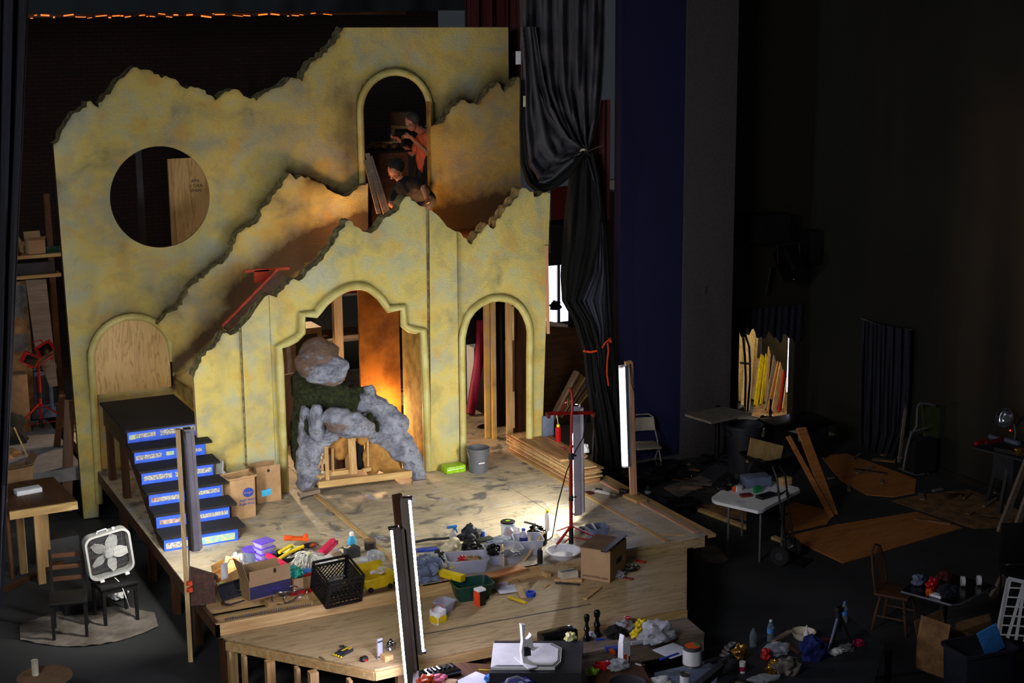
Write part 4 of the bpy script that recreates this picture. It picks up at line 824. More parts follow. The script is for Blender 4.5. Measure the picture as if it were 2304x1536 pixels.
def spray(label, px, py, z, mat, capm, h=.2, r=.033, name='spray_can', straw=None, loc=None):
    o = thing(name, label, 'can', loc or at(px, py, z)); g = G(); g.lathe([(r*.95, 0), (r, .006), (r, h*.78), (r*.6, h*.86), (0, h*.86)], n=20); g.obj('body', mat, o)
    g = G(); g.lathe([(r*.62, h*.85), (r*.6, h), (0, h)], n=16); g.obj('cap', capm, o)
    if straw: g = G(); g.tube([(0, 0, h), (-.01, 0, h+.06), (-.03, 0, h+.16)], .006, 6); g.obj('straw', straw, o)
    return o
def bottle(label, px, py, z, h=.22, r=.032, mat='glass', capm='white', band=None, name='bottle', loc=None, tilt=None):
    o = thing(name, label, 'bottle', loc or at(px, py, z), rot=tilt); g = G()
    g.lathe([(r*.9, 0), (r, .01), (r, h*.3), (r*.94, h*.34), (r, h*.38), (r, h*.66), (r*.75, h*.8), (r*.38, h*.9), (r*.38, h*.94), (0, h*.94)], n=20); g.obj('body', mat, o)
    g = G(); g.lathe([(r*.45, h*.92), (r*.45, h), (0, h)], n=14); g.obj('cap', capm, o)
    if band: g = G(); g.lathe([(r*1.02, h*.4), (r*1.02, h*.62)], n=20); g.obj('paper_label', band, o)
    return o
def carton(label, px, py, z, d, rz, mat='card', flaps=((0, 1, -.4), (0, -1, 1.2)), name='cardboard_box', open_=True, cat='box'):
    """flaps: (axis 0 = long side / 1 = short side, sign, angle from upright)"""
    x, y, h = d; o = thing(name, label, cat, at(px, py, z), rz); t = .006; g = G()
    for s_ in (-1, 1): g.box((s_*(x/2-t/2), 0, h/2), (t, y, h)); g.box((0, s_*(y/2-t/2), h/2), (x-2*t, t, h))
    g.box((0, 0, t/2), (x, y, t))
    if not open_: g.box((0, 0, h-t/2), (x, y, t))
    g.obj('body', mat, o)
    for ax, s_, a in flaps:
        L = (y if ax == 0 else x)*.48; wd = (x if ax == 0 else y)*.98; g = G(); g.box((0, 0, L/2), (wd, t*.7, L)) if ax == 0 else g.box((0, 0, L/2), (t*.7, wd, L))
        g.obj('flap', mat, o, (0, s_*y/2, h) if ax == 0 else (s_*x/2, 0, h), rot=(-s_*a, 0, 0) if ax == 0 else (0, s_*a, 0))
    return o
def tub(label, px, py, z, d, rz, mat='bin_clear', name='plastic_bin', taper=.14, fill=None, cat='bin'):
    o = at(px, py, z); g = G(); g.bin((0, 0, 0), d, .004, taper, 0, .01); b = one(g, name, mat, label, cat, o, rz)
    return b
def plank(label, a, b, w, h, mat='pine', name='plank', cat='wood', up=(0, 0, 1), group=None):
    g = G(); a, b = Vector(a), Vector(b); c = (a+b)/2; g.beam(a-c, b-c, w, h, up=up); return one(g, name, mat, label, cat, c, group=group)
def lay(label, p0, p1, z, w, h, mat='pine', name='plank', cat='wood', group=None):
    a, b = at(*p0, z), at(*p1, z); a.z += h/2+.002; b.z += h/2+.002; return plank(label, a, b, w, h, mat, name, cat, group=group)
def simple(name, mat, label, cat, px, py, z, d, rz=0, bev=.004, dz=0, rot=None):
    g = G(); g.box((0, 0, d[2]/2+.001), d, bev=min(bev, min(d)*.3)); return one(g, name, mat, label, cat, at(px, py, z)+Vector((0, 0, dz)), rz, rot=rot)
def wad(name, mat, label, cat, px, py, z, r, seed=1, amp=.5, sub=4):
    g = G(); g.crumple((0, 0, r[2]*.46), r, seed, sub, amp); return one(g, name, mat, label, cat, at(px, py, z))
def coil(g, c, R, r, turns=3, seed=0, ell=1.0, zj=.02):
    rn = random.Random(seed); n = 26*turns; L = []; ph = rn.random()*6
    for k in range(n+1):
        a = 2*pi*k/26; RR = R*(1+.14*sin(a*.37+ph)+.08*sin(a*1.7+ph)); L.append((c[0]+RR*cos(a), c[1]+RR*ell*sin(a), c[2]+r+zj*(.5+.5*sin(a*.61+ph))))
    g.tube(L, r, 6); return g
def cord(name, mat, label, pts, z, r, cat='cord'):
    P_ = [at(a, b, z) for a, b in pts]; o0 = P_[0]; g = G(); g.tube([p-o0+Vector((0, 0, r)) for p in P_], r, 6); return one(g, name, mat, label, cat, o0)

# ---------------------------------------------------------------- on the stage
b = bucket('grey plastic bucket standing before the right arch', 1076, 1060, S, .155, .345, 'grey_bucket')
g = G(); g.box((-.02, -.153, .16), (.09, .01, .014)); g.obj('bucket_mark', 'white', b)
o = thing('packaged_sponges', 'lime green plastic-wrapped pack lying left of the grey bucket', 'package', at(1020, 1060, S), .05)
g = G(); g.box((0, 0, .05), (.3, .2, .1), bev=.02); g.obj('wrap', 'lime', o); g = G(); g.box((-.01, -.102, .06), (.25, .004, .006)); g.obj('seam', 'white', o)
simple('green_pouch', 'lime', 'small lime pouch on the wall side of the wrapped pack', 'package', 1016, 1046, S, (.1, .06, .14), .2, .01)
can('small grey aerosol lid by the wall behind the lime pack', 1001, 1047, S, .025, .15, 'steel', name='small_can')
# stacked plywood strips behind the right arch jamb
R_ = random.Random(11)
for k in range(13):
    z = S+k*.021; e = R_.uniform(-.03, .03); g = G(); ln = 2.0+R_.uniform(-.15, .1) if k < 11 else 1.2
    g.box((0, 0, .009), (.42+R_.uniform(-.04, .03), ln, .018)); q = (9.56, 18.3, z)
    one(g, 'plywood_strip', 'ply_box' if k % 3 else 'brown_strip', 'strip in the stack of plywood strips behind the red tripod stand', 'wood', (q[0]+e*.5, q[1]+e, q[2]), R_.uniform(-.03, .03), 'stacked plywood strips')
TZ = S+13*.021
simple('foam_sheet', 'grey_blue', 'small blue-grey sheet standing on the plywood stack against the front flat', 'sheet', 1233, 980, TZ, (.19, .03, .3), .1)
spray('red spray can with pale nozzle tube on the plywood stack', 1256, 994, TZ, 'red_gloss', 'yellow', .26, .04, straw='cream')
for k, (a, b2) in enumerate((((1225, 972), (1285, 1012)), ((1232, 984), (1268, 1004)))): lay(('long thin brown strip on the plywood stack', 'short thin brown strip on the plywood stack')[k], a, b2, TZ, .03, .012, 'brown_strip', 'wood_strip')
cord('red_cable', 'crimson', 'small coil of dark red cord on the plywood stack', [(1262, 1008), (1275, 1003), (1290, 1010), (1280, 1018), (1268, 1012), (1284, 1006), (1294, 1016)], TZ, .006)
wad('white_rag', 'white', 'small white lump at the right end of the plywood stack', 'rag', 1318, 1018, TZ, (.05, .05, .09), 5)
# grocery bags and mailing box by the stairs
o = thing('paper_bag', 'brown paper grocery bag with a blue oval emblem', 'bag', at(541, 1160, S), .12)
g = G(); g.bin((0, 0, 0), (.36, .26, .54), .003, .03, 0, 0); g.obj('body', 'card_bag', o)
g = G(); g.tube([(-.19, -.13, .535), (-.05, -.135, .53), (.02, -.14, .55), (.08, -.13, .53), (.19, -.13, .54)], .016, 7); g.tube([(-.19, .12, .535), (.19, .12, .55)], .014, 7); g.tube([(-.19, -.12, .535), (-.19, .12, .54)], .014, 7); g.obj('rolled_rim', 'card_bag', o)
g = G(); g.prism([(.065+.072*cos(a), .335+.06*sin(a)) for a in [2*pi*k/28 for k in range(28)]], .003, 'y', -.135); lg = g.obj('oval_emblem', 'print_blue', o)
text('Kroger', o, 'card_bag', (.065, -.1365, .335), .042, name='emblem_lettering')
text('Right Store', o, 'print_blue', (.05, -.134, .24), .046); text('Right Price.', o, 'print_blue', (.05, -.134, .19), .046)
o = carton('upright brown cardboard carton with torn flap behind the paper grocery bag', 598, 1123, S, (.33, .28, .36), .06, 'card_bag', ((0, -1, 0.0), (1, -1, .5), (0, 1, -.35)))
g = G(); g.prism([(.0+.02*cos(a), .43+.02*sin(a)) for a in [2*pi*k/16 for k in range(16)]], .003, 'y', -.147); g.obj('round_stamp', 'print_black', o)
simple('blue_folder', 'cyan', 'blue plastic edge sticking out of the upright brown carton', 'folder', 600, 1118, S+.33, (.14, .015, .08), .3, .002, .02)
o = thing('mailing_box', 'open white mailing box with red stripes leaning against the front flat', 'box', at(512, 1130, S)+Vector((-.02, -.02, .12)), rot=(.15, -.6, .15))
g = G(); g.box((0, 0, .12), (.3, .22, .44)); g.obj('body', 'white_plastic', o); g = G(); g.box((0, -.113, .34), (.3, .003, .01)); g.box((.152, 0, .12), (.003, .2, .012)); g.obj('red_stripe', 'red', o)
g = G(); g.box((-.12, 0, .42), (.01, .22, .2), (0, -.5, 0)); g.box((.16, 0, .42), (.01, .2, .17), (0, .6, 0)); g.obj('flap', 'white_plastic', o)
wad('newspaper', 'news', 'crumpled newspaper between the stairs and the paper grocery bag', 'paper', 508, 1146, S, (.09, .07, .13), 2)
# red tripod stand
so = at(1285, 1222, S); o = thing('tripod_stand', 'red tripod work-light stand with a crossbar in front of the lamp seen from behind', 'stand', so)
def sq(px, py, dy=0): return atY(px, py, so.y+dy)-so
top = sq(1286, 878); g = G(); g.tube([(0, 0, .1), sq(1284, 1100), sq(1285, 1000)], .022, 12); g.obj('lower_pole', 'red_stand', o); g = G(); g.tube([sq(1285, 1010), sq(1286, 935)], .016, 12); g.obj('upper_pole', 'red_stand', o)
g = G(); g.tube([sq(1286, 940), sq(1288, 905), sq(1287, 885), sq(1283, 872)], .016, 10); g.obj('handle', 'red_stand', o)
cA, cB = sq(1233, 930, .1), sq(1334, 928, .1); g = G(); g.beam(cA, cB, .035, .035); g.obj('crossbar', 'red_stand', o)
for q in (cA, cB): g = G(); g.cone(q+Vector((0, -.02, 0)), q+Vector((0, -.02, -.05)), .03, .02, 10); g.cone(q-Vector((.02, 0, .01)), q+Vector((.02, 0, -.01)), .03, .02, 10); g.obj('clamp', 'brick_red', o)
g = G(); g.tube([sq(1262, 925, .1), sq(1270, 905, .1), sq(1283, 900, .05)], .012, 8); g.obj('bracket', 'red_stand', o); g = G(); g.cone(sq(1278, 912, .05), sq(1278, 896, .05), .01, .008, 8); g.obj('pin', 'gold', o)
for py_, r in ((1025, .034), (1118, .03)): g = G(); g.cone(sq(1285, py_+8), sq(1285, py_-6), r, r*.85, 12); g.cone(sq(1285, py_), sq(1285, py_)+Vector((.06, -.02, 0)), .009, .012, 8); g.obj('collar', 'black', o)
g = G(); g.cone((0, 0, .0), (0, 0, .2), .03, .026, 12); g.obj('hub', 'black', o)
for a in (-2.65, -.45, 1.5):
    e = Vector((cos(a)*.42, sin(a)*.42, .02)); g = G(); g.beam((0, 0, .22), e, .03, .014); g.beam((0, 0, .08), e*.55+Vector((0, 0, .03)), .02, .01); g.obj('leg', 'red_stand', o)
g = G(); P_ = [atY(1320, 935, so.y-.02), atY(1312, 985, so.y-.06), atY(1296, 1012, so.y-.05), atY(1275, 1060, so.y-.1), atY(1256, 1130, so.y-.2), at(1243, 1208, S)+Vector((0, 0, .01)), at(1232, 1216, S)+Vector((0, 0, .01))]; g.tube([p-so for p in P_], .008, 6); one(g, 'power_cord', 'black', 'black cord drooping from the crossbar of the red tripod stand', 'cord', so)
# small tools along the right edge
clp = thing('bar_clamp', 'grey metal clamp lying by the foot of the pine post', 'tool', at(1394, 1117, S), .3)
g = G(); g.box((0, 0, .03), (.3, .03, .02)); g.box((-.12, 0, .05), (.04, .1, .06), bev=.01); g.obj('bar', 'steel', clp); g = G(); g.box((.08, 0, .05), (.05, .13, .07), bev=.012); g.cone((.08, 0, .05), (.2, -.03, .06), .014, .016, 10); g.obj('jaw', 'black', clp)
lay('scrap of pale printed card on the deck left of the metal clamp', (1342, 1104), (1374, 1112), S, .07, .006, 'paper', 'card_scrap', 'scrap'); lay('black bit driver lying beyond the pale printed card', (1340, 1101), (1355, 1103), S, .02, .02, 'black', 'bit_driver', 'tool')
g = G(); g.lathe([(0, 0), (.08, 0), (.075, .006), (0, .007)], n=20); one(g, 'round_disc', 'maroon', 'dark red round lid on the deck behind the lamp and tripod', 'lid', at(1325, 1109, S))
# rag and right cable inside arch
one(G().lathe([(0, .05), (.05, .045), (.12, .01), (.13, 0), (0, 0)], n=20), 'metal_dish', 'chrome', 'small shiny dish on the floor inside the right arch', 'dish', at(1092, 960, S))
q = at(1058, 935, S); nd = thing('foam_tube', 'long magenta foam tube leaning inside the right arch', 'tube', q)
g = G(); g.tube([(0, 0, .03)]+[atY(a, b, q.y+dy)-q for a, b, dy in ((1066, 880, .1), (1076, 820, .2), (1081, 770, .25), (1083, 720, .28))], .075, 14); g.obj('tube', 'crimson', nd)
# backstage storage behind the arches
bs = thing('storage_shelf', 'timber shelving with stacked lumber behind the scalloped arch', 'shelf', (6.2, 23.6, S))
for k, z in enumerate((1.0, 1.75, 2.45)): g = G(); g.box((.4, 0, z), (4.6, .9, .04)); g.obj('board', 'grey_wood', bs)
for xx in (-1.85, .2, 1.3, 2.6): g = G(); g.box((xx, -.43, 1.5), (.09, .09, 3.0)); g.obj('upright', 'pine_z', bs)
R_ = random.Random(3)
for k in range(26):
    z = S+random.choice([1.02, 1.77, 2.47])+.0; a = R_.uniform(-.5, .5); L_ = R_.uniform(.5, 1.6); zz = S+[1.03, 1.78, 2.48][k % 3]+R_.choice([0, .05, .1, .15])
    g = G(); g.box((0, 0, .02), (L_, R_.uniform(.08, .2), .035), (0, R_.uniform(-.06, .06), 0)); one(g, 'board_offcut', ('pine', 'dark_wood_x', 'ply_box', 'grey_wood')[k % 4], 'board offcut lying on the timber shelving behind the scalloped arch', 'wood', (R_.uniform(4.9, 8.2), 23.3+R_.uniform(-.15, .3), zz), a, 'stored board offcuts')
q = atY(777, 790, 23.4); one(G().box((0, 0, .13), (.5, .4, .26), bev=.02), 'red_case', 'red', 'dark red plastic case behind the timber post in the scalloped arch', 'case', (q.x, 23.4, S+1.772)); 
q = atY(777, 760, 22.9); one(G().box((0, 0, .15), (.46, .38, .3), bev=.02), 'dark_crate', 'slate', 'dark crate on top of the red plastic case', 'crate', (q.x, 23.4, S+2.034))
q = atY(670, 800, 22.2); cab = thing('cabinet', 'pale cabinet with a dark pane left behind the rock boulder', 'cabinet', (q.x-.1, 22.3, S)); g = G(); g.box((0, 0, .75), (.9, .5, 1.5)); g.obj('body', 'putty_chair', cab); g = G(); g.box((.2, -.26, 1.15), (.34, .02, .5)); g.obj('pane', 'slate', cab)
q = atY(650, 900, 21.2); one(G().box((0, 0, .5), (.6, .04, 1.0), (0, 0, .0)), 'leaning_sheet', 'dark_wood_z', 'red-brown board standing left behind the cave scenery', 'panel', (q.x, 21.3, S), .3)
q = atY(1052, 760, 23); one(G().box((0, 0, 1.55), (.35, .3, 3.1)), 'grey_locker', 'slate', 'dark grey locker behind the magenta foam tube', 'locker', (q.x-.1, 23, 0))
q = atY(1066, 850, 22.8); one(G().box((0, 0, .75), (.7, .3, 1.5)), 'white_carton', 'white', 'pale carton behind the magenta foam tube', 'box', (q.x+.2, 22.6, 0))
# between front flat and curtain
q0_, q1_ = atY(1240, 720, 22.5), atY(1345, 980, 22.5)
g = G(); g.box((0, 0, 0), (1.3, .04, 1.7), (0, .15, 0)); one(g, 'brown_sheet', 'dark_wood_x', 'dark brown sheet propped between the front flat and the curtain', 'panel', ((q0_.x+q1_.x)/2, 22.5, atY(1270, 850, 22.5).z))
g = G(); g.box((0, 0, 0), (1.2, .9, .04), (0, .25, 0)); one(g, 'dusty_tabletop', 'kraft', 'dusty dark board lying below the bright backstage window', 'panel', (atY(1265, 735, 24).x, 24, atY(1265, 735, 24).z))
one(G().box((0, 0, 0), (.5, .05, .85)), 'green_grey_board', 'wall_dark', 'grey-green board above the bright backstage window', 'panel', (atY(1258, 540, 25).x, 25, atY(1258, 545, 25).z))
one(G().box((0, 0, 0), (.4, .05, .7)), 'maroon_board', 'brick_red', 'dim maroon board just right of the peak of the front flat', 'panel', (atY(1262, 460, 25).x, 25, atY(1258, 462, 25).z))
for k in range(6):
    a, b = atY(1240+k*9, 945-k*4, 21.0+k*.05), atY(1298+k*7, 835+k*6, 21.0+k*.05); plank('slanting board in the sheaf of boards leaning between the front flat and the curtain', a, b, .02, .16, ('grey_wood', 'kraft', 'pine')[k % 3], 'leaning_board', 'wood', (0, 1, 0), 'leaning sheaf of boards')
q = atY(1250, 690, 25); wad('hanging_lump', 'black_matte', 'black bundle silhouetted against the bright backstage window', 'bundle', 1250, 690, q.z-.02, (.14, .1, .12), 3); o = bpy.context.scene.objects['hanging_lump']; o.location = (q.x, 25, q.z-.05)
# ---------------------------------------------------------------- clutter along the front of the stage
# left group
o = thing('tape_reel', 'black round-lidded tub at the left front corner of the stage', 'tub', at(466, 1326, S)); g = G(); g.lathe([(.095, 0), (.1, .1), (.1, .13)], n=26); g.obj('body', 'white', o); g = G(); g.lathe([(.112, .13), (.115, .16), (.1, .168), (.05, .165), (.045, .15), (0, .15)], n=28); g.obj('lid', 'black', o)
simple('cardboard_scrap', 'kraft', 'small brown carton in front of the black-lidded tub', 'box', 470, 1338, S, (.16, .08, .1), .1)
o = carton('open yellow-lit carton with tall flap and white paper behind the black tub', 508, 1314, S, (.24, .18, .16), .7, 'card_yellow', ((0, 1, .15), (1, 1, .3)))
simple('paper_sheet', 'paper', 'white paper corner sticking out of the yellow-lit carton', 'paper', 506, 1302, S+.16, (.1, .004, .18), .5, .001)
g = G(); g.tube([(0, 0, 0), (.14, .1, .14), (.26, .2, .26), (.32, .18, .26), (.36, .12, .22)], .006, 7); one(g, 'red_wire', 'red', 'red wire arching in front of the yellow-lit carton', 'wire', at(478, 1330, S)+Vector((0, -.02, .01)))
o = thing('paint_tray', 'black plastic tray with a looped wire leaning behind the front boards', 'tray', at(520, 1342, S)+Vector((0, -.02, .04)), rot=(.9, 0, .3)); g = G(); g.bin((0, 0, 0), (.3, .24, .05), .004, .1, 0, .008); g.obj('tray', 'slate', o); g = G(); g.tube([(.02+.06*cos(a), -.02+.03*sin(a), .06) for a in [2*pi*k/16 for k in range(16)]], .005, 6, True); g.obj('wire_loop', 'steel', o)
simple('masking_roll', 'lemon', 'small pale yellow roll beside the black tray', 'tape', 495, 1326, S, (.06, .05, .08), .2)
wad('plastic_bag', 'plastic_bag', 'clear plastic bag with pale handles behind the cardboard box', 'bag', 536, 1288, S, (.12, .09, .17), 3)
o = carton('wide brown carton with dark blue base band in the left clutter', 598, 1334, S, (.50, .24, .22), .16, 'card', ((1, -1, .3), (0, -1, .03), (0, 1, .7)))
g = G(); g.box((0, -.123, .085), (.49, .004, .14)); g.obj('printed_band', 'print_navy', o); g = G(); g.prism([(.06+.018*cos(a), .29+.03*sin(a)) for a in [2*pi*k/14 for k in range(14)]], .003, 'y', -.128); g.obj('round_stamp', 'print_black', o); text('DR. WORLD', o, 'purple', (.04, -.127, .08), .035)
o = carton('smaller brown carton right of the blue-banded carton', 676, 1318, S, (.26, .22, .14), .12, 'card', ())
wad('teal_cloth', 'teal', 'bunched teal cloth lying in the smaller carton', 'cloth', 662, 1296, S+.1, (.12, .1, .08), 8)
simple('blue_tray', 'blue_light', 'bright blue tray edge in front of the string mop', 'tray', 684, 1288, S+.12, (.17, .06, .04), .15)
simple('red_tool', 'red', 'red plastic tool beside the teal cloth', 'tool', 693, 1296, S+.1, (.12, .03, .03), .3)
tb_ = [(576, 1296, 'purple', 'lowest'), (576, 1296, 'purple_pale', 'second lowest'), (576, 1296, 'purple_pale', 'third from the bottom'), (576, 1296, 'purple', 'topmost')]
zz = S
for k, (px, py, mt, w_) in enumerate((('p', 0, 'purple_pale', 'lowest'), ('p', 0, 'purple_pale', 'second lowest'), ('p', 0, 'purple_pale', 'third'), ('p', 0, 'purple_pale', 'topmost'))):
    o = thing('food_tub', w_+' tub in the stack of purple-lidded food tubs', 'container', at(595, 1265, S)+Vector((0, 0, k*.068)), .2+.05*k); g = G(); g.bin((0, 0, 0), (.19, .17, .055), .003, .12, 0, .006); g.obj('body', mt, o); g = G(); g.box((0, 0, .06), (.21, .185, .012), bev=.005); g.obj('lid', 'purple', o)
o = thing('round_tub', 'round purple-lidded tub left of the stacked purple tubs', 'container', at(567, 1262, S)); g = G(); g.lathe([(.08, 0), (.1, .14), (0, .14)], n=24); g.obj('body', 'grey_blue', o); g = G(); g.lathe([(.11, .14), (.112, .158), (.09, .158), (.085, .15), (0, .15)], n=26); g.obj('lid', 'purple', o)
g = G(); g.lathe([(0, .0), (.09, 0), (.1, .02), (.085, .02), (0, .01)], n=22); one(g, 'purple_disc', 'purple', 'loose blue-purple lid lying in front of the stacked tubs', 'lid', at(575, 1280, S))
o = thing('black_bowl', 'large round black pan under yellow tubes', 'pan', at(645, 1268, S)); g = G(); g.lathe([(.13, 0), (.17, .12), (.175, .125), (.16, .125), (.13, .02), (0, .02)], n=30); g.obj('pan', 'black', o)
for k, (dx, dy, a) in enumerate(((-.12, -.14, .5), (-.08, .02, .45), (.04, .0, .3), (-.16, -.2, .55))):
    g = G(); e = Vector((cos(a)*.2, sin(a)*.2, .03)); g.lathe([(.02, 0), (.02, .2), (.012, .2), (.012, .01)], (0, 0, 0), 12, rot=e.to_track_quat('Z', 'Y')); one(g, 'yellow_tube', 'yellow', 'short yellow plastic tube in the bundle lying over the black pan', 'tube', at(645, 1268, S)+Vector((dx, dy, .13+.015*(k % 2))), group='bundled yellow tubes')
wad('yellow_wrap', 'lemon', 'crumpled clear yellow wrapper under the yellow tubes', 'wrapper', 655, 1240, S+.08, (.14, .08, .05), 4)
o = thing('staple_gun', 'orange plastic caulk frame lying over the black pan', 'tool', at(668, 1232, S)+Vector((0, 0, .12)), rot=(.1, .12, -.25)); g = G(); g.box((0, 0, 0), (.26, .08, .03), bev=.01); g.box((.11, .0, .01), (.06, .14, .04), bev=.015); g.box((-.1, 0, 0), (.1, .04, .06), bev=.01); g.obj('frame', 'orange', o); g = G(); g.lathe([(.02, .0), (.02, .03), (0, .03)], (.11, 0, .03), 14); g.obj('knob', 'orange_hi', o)
g = G(); g.lathe([(.07, 0), (.11, .05), (.113, .052), (.1, .05), (.06, .01), (0, .01)], n=26); one(g, 'steel_bowl', 'chrome', 'shiny steel bowl behind the string mop', 'bowl', at(696, 1236, S))
wad('dark_jar', 'maroon', 'dark maroon jar beside the steel bowl', 'jar', 680, 1250, S, (.05, .05, .07), 2, .05, 3)
for k, (p0, p1, zz_, w_) in enumerate((((601, 1252), (660, 1285), S+.12, 'lying across behind the blue-banded carton'), ((728, 1250), (757, 1222), S+.06, 'upper of two pointing at the blue bottle'), ((722, 1244), (750, 1218), S+.10, 'lower of two pointing at the blue bottle'))): lay('magenta foam strip '+w_, p0, p1, zz_, .05, .04, 'magenta', 'foam_strip', 'foam strip')
# string mop
o = thing('string_mop', 'bushy white string mop head with a yellow tag', 'mop', at(692, 1272, S)); R_ = random.Random(2); g = G()
for k in range(150):
    a = R_.uniform(0, 6.28); r0 = R_.uniform(0, .14); p = Vector((r0*cos(a)*1.3, r0*sin(a)*.8, .05+.09*(1-r0/.14)+R_.uniform(0, .03))); L = [p]; dr2 = Vector((cos(a+R_.uniform(-1, 1)), sin(a+R_.uniform(-1, 1)), R_.uniform(-.1, .4)))*.03
    for j in range(4): p = p+dr2; dr2 = dr2+Vector((R_.uniform(-.012, .012), R_.uniform(-.012, .012), -.013)); p.z = max(p.z, .008); L.append(p.copy())
    g.tube(L, .0048, 5)
g.blob((0, 0, .05), (.16, .1, .08), .1, 1, 3); g.obj('strings', 'mop', o); g = G(); g.box((.0, -.05, .165), (.05, .035, .01), (.5, 0, .5)); g.obj('tag', 'lemon', o)
simple('white_card', 'white', 'pale flat panel leaning behind the black milk crate', 'panel', 735, 1270, S, (.24, .14, .012), .45, .002, .05, rot=(.35, .0, .5))
o = thing('dish_soap', 'blue liquid bottle with white cap on the stage', 'bottle', at(792, 1232, S)); g = G(); g.lathe([(.05, 0), (.055, .02), (.055, .1), (.03, .15), (.022, .16), (0, .16)], n=20, sq=.6); g.obj('body', 'cyan', o); g = G(); g.lathe([(.026, .155), (.028, .19), (.018, .205), (0, .205)], n=16); g.obj('cap', 'white', o)
can('black-labelled tin with brown lid right of the blue bottle', 833, 1236, S, .07, .12, 'tin', 'kraft', 'print_black', 'tin_can')
wad('rubber_glove', 'flesh_cream', 'cream rubber gloves bunched below the blue bottle', 'gloves', 784, 1242, S+.05, (.1, .07, .06), 7)
simple('dark_box', 'slate', 'dark box under the cream gloves', 'box', 790, 1252, S, (.18, .13, .12), .2)
o = thing('glass_jar', 'clear jar lying behind the yellow tool box', 'jar', at(811, 1268, S)+Vector((0, 0, .045)), rot=(1.4, 0, .8)); g = G(); g.lathe([(.04, 0), (.045, .01), (.045, .12), (.036, .13), (.036, .14), (0, .14)], n=20); g.obj('body', 'bin_clear', o)
wad('clear_bag', 'wrap', 'clear plastic bag with blue print right of the clear jar', 'bag', 844, 1262, S, (.13, .1, .1), 12)
# black milk crate
o = thing('milk_crate', 'black lattice milk crate standing at the stage front', 'crate', at(766, 1352, S)+Vector((0, .14, .03)), rot=(.26, 0, .1)); x = .42
def lattice(g, w, h, cut):
    def bar(a, b): g.beam((a[0], 0, a[1]), (b[0], 0, b[1]), .007, .011, up=(0, 1, 0))
    n_ = 9
    for k in range(-n_, n_+1):
        for sg in (1, -1):
            pts = []
            for t in range(0, 41):
                xx = -w/2+w*t/40; zz = .05+(h-.13)*.5+sg*(xx-k*w/n_)*1.2
                if .045 < zz < cut: pts.append((xx, zz))
            if len(pts) > 2: bar(pts[0], pts[-1])
    for z in (.012, cut+.01, h-.012): g.box((0, 0, z), (w, .014, .026))
    for xx in (-w/2+.012, w/2-.012): g.box((xx, 0, h/2), (.026, .014, h))
for k in range(4):
    g = G(); lattice(g, x, .34, .26); g.obj('side', 'black', o, (sin(k*pi/2)*x/2, -cos(k*pi/2)*x/2, 0), k*pi/2)
g = G()
for k in range(8): g.box((-x/2+x*(k+.5)/8, 0, .008), (.01, x, .01)); g.box((0, -x/2+x*(k+.5)/8, .008), (x, .01, .01))
g.obj('base', 'black', o)
g = G(); coil(g, (0, .02, .02), .1, .009, 3, 4, .6, .12); one(g, 'grey_hose', 'grey', 'grey hose coiled inside the black milk crate', 'hose', o.location+Vector((0, 0, .03)), .1)
simple('blue_glove', 'blue', 'blue plastic piece lying in the black milk crate', 'tool', 752, 1330, S+.03, (.14, .04, .04), .3, .01, .03)
o = thing('yellow_toolbox', 'open yellow plastic crate with black feet right of the milk crate', 'crate', at(846, 1322, S)+Vector((0, .03, 0)), .12)
g = G(); g.bin((0, 0, .03), (.4, .28, .13), .006, .12, 0, .012); g.box((0, .16, .19), (.36, .012, .1), (-.25, 0, 0)); g.obj('body', 'yellow_bin', o)
for xx in (-.12, .12): g = G(); g.lathe([(.03, -.012), (.03, .012)], (xx, -.13, .03), 14, rot=Vector((0, 1, 0)).to_track_quat('Z', 'Y')); g.obj('foot', 'black', o)
wad('plaster_cup', 'white', 'white cup lying in the yellow crate', 'cup', 836, 1290, S+.1, (.06, .05, .04), 3, .1); wad('cream_rag', 'cream', 'cream rag lying in the yellow crate', 'rag', 860, 1288, S+.1, (.09, .06, .05), 5)
# trough with pipes
for p0, p1, zz_, w_, mt, lb in (((604, 1340), (650, 1332), S-.04, .06, 'blue', 'blue wrapped bundle lying in the front trough'), ((592, 1350), (652, 1338), S-.08, .05, 'teal', 'teal wrapped bundle lying in the front trough'), ((652, 1342), (716, 1328), S-.05, .06, 'red', 'red wrapped bundle lying in the front trough')): lay(lb, p0, p1, zz_, w_, .05, mt, 'wrapped_bundle', 'bundle')
lay('loose pine block lying across the front trough', (600, 1366), (722, 1342), S-.1, .12, .06, 'pine')
g = G(); coil(g, (0, 0, 0), .13, .007, 3, 8, .6, .16); coil(g, (.12, -.04, 0), .12, .007, 2, 5, .7, .12); one(g, 'steel_wire', 'steel', 'tangled grey wire loops in the front trough', 'wire', at(640, 1358, S-.1))
g = G(); R_ = random.Random(5)
for k in range(38): g.tube([(k*.026-.5, -.03, .03), (k*.026-.485, .0, .055), (k*.026-.47, .03, .03), (k*.026-.48, 0, .005)], .005, 5, True)
one(g, 'spiral_chain', 'grey', 'long grey spiral spring lying along the front trough', 'spring', at(605, 1382, S-.12), .03)
wad('wire_mesh', 'wrap', 'crumpled wire mesh bag in the front trough', 'mesh', 535, 1362, S-.12, (.18, .07, .07), 3); lay('orange-handled knife lying in the front trough', (491, 1370), (519, 1365), S-.08, .025, .02, 'orange', 'utility_knife', 'knife')
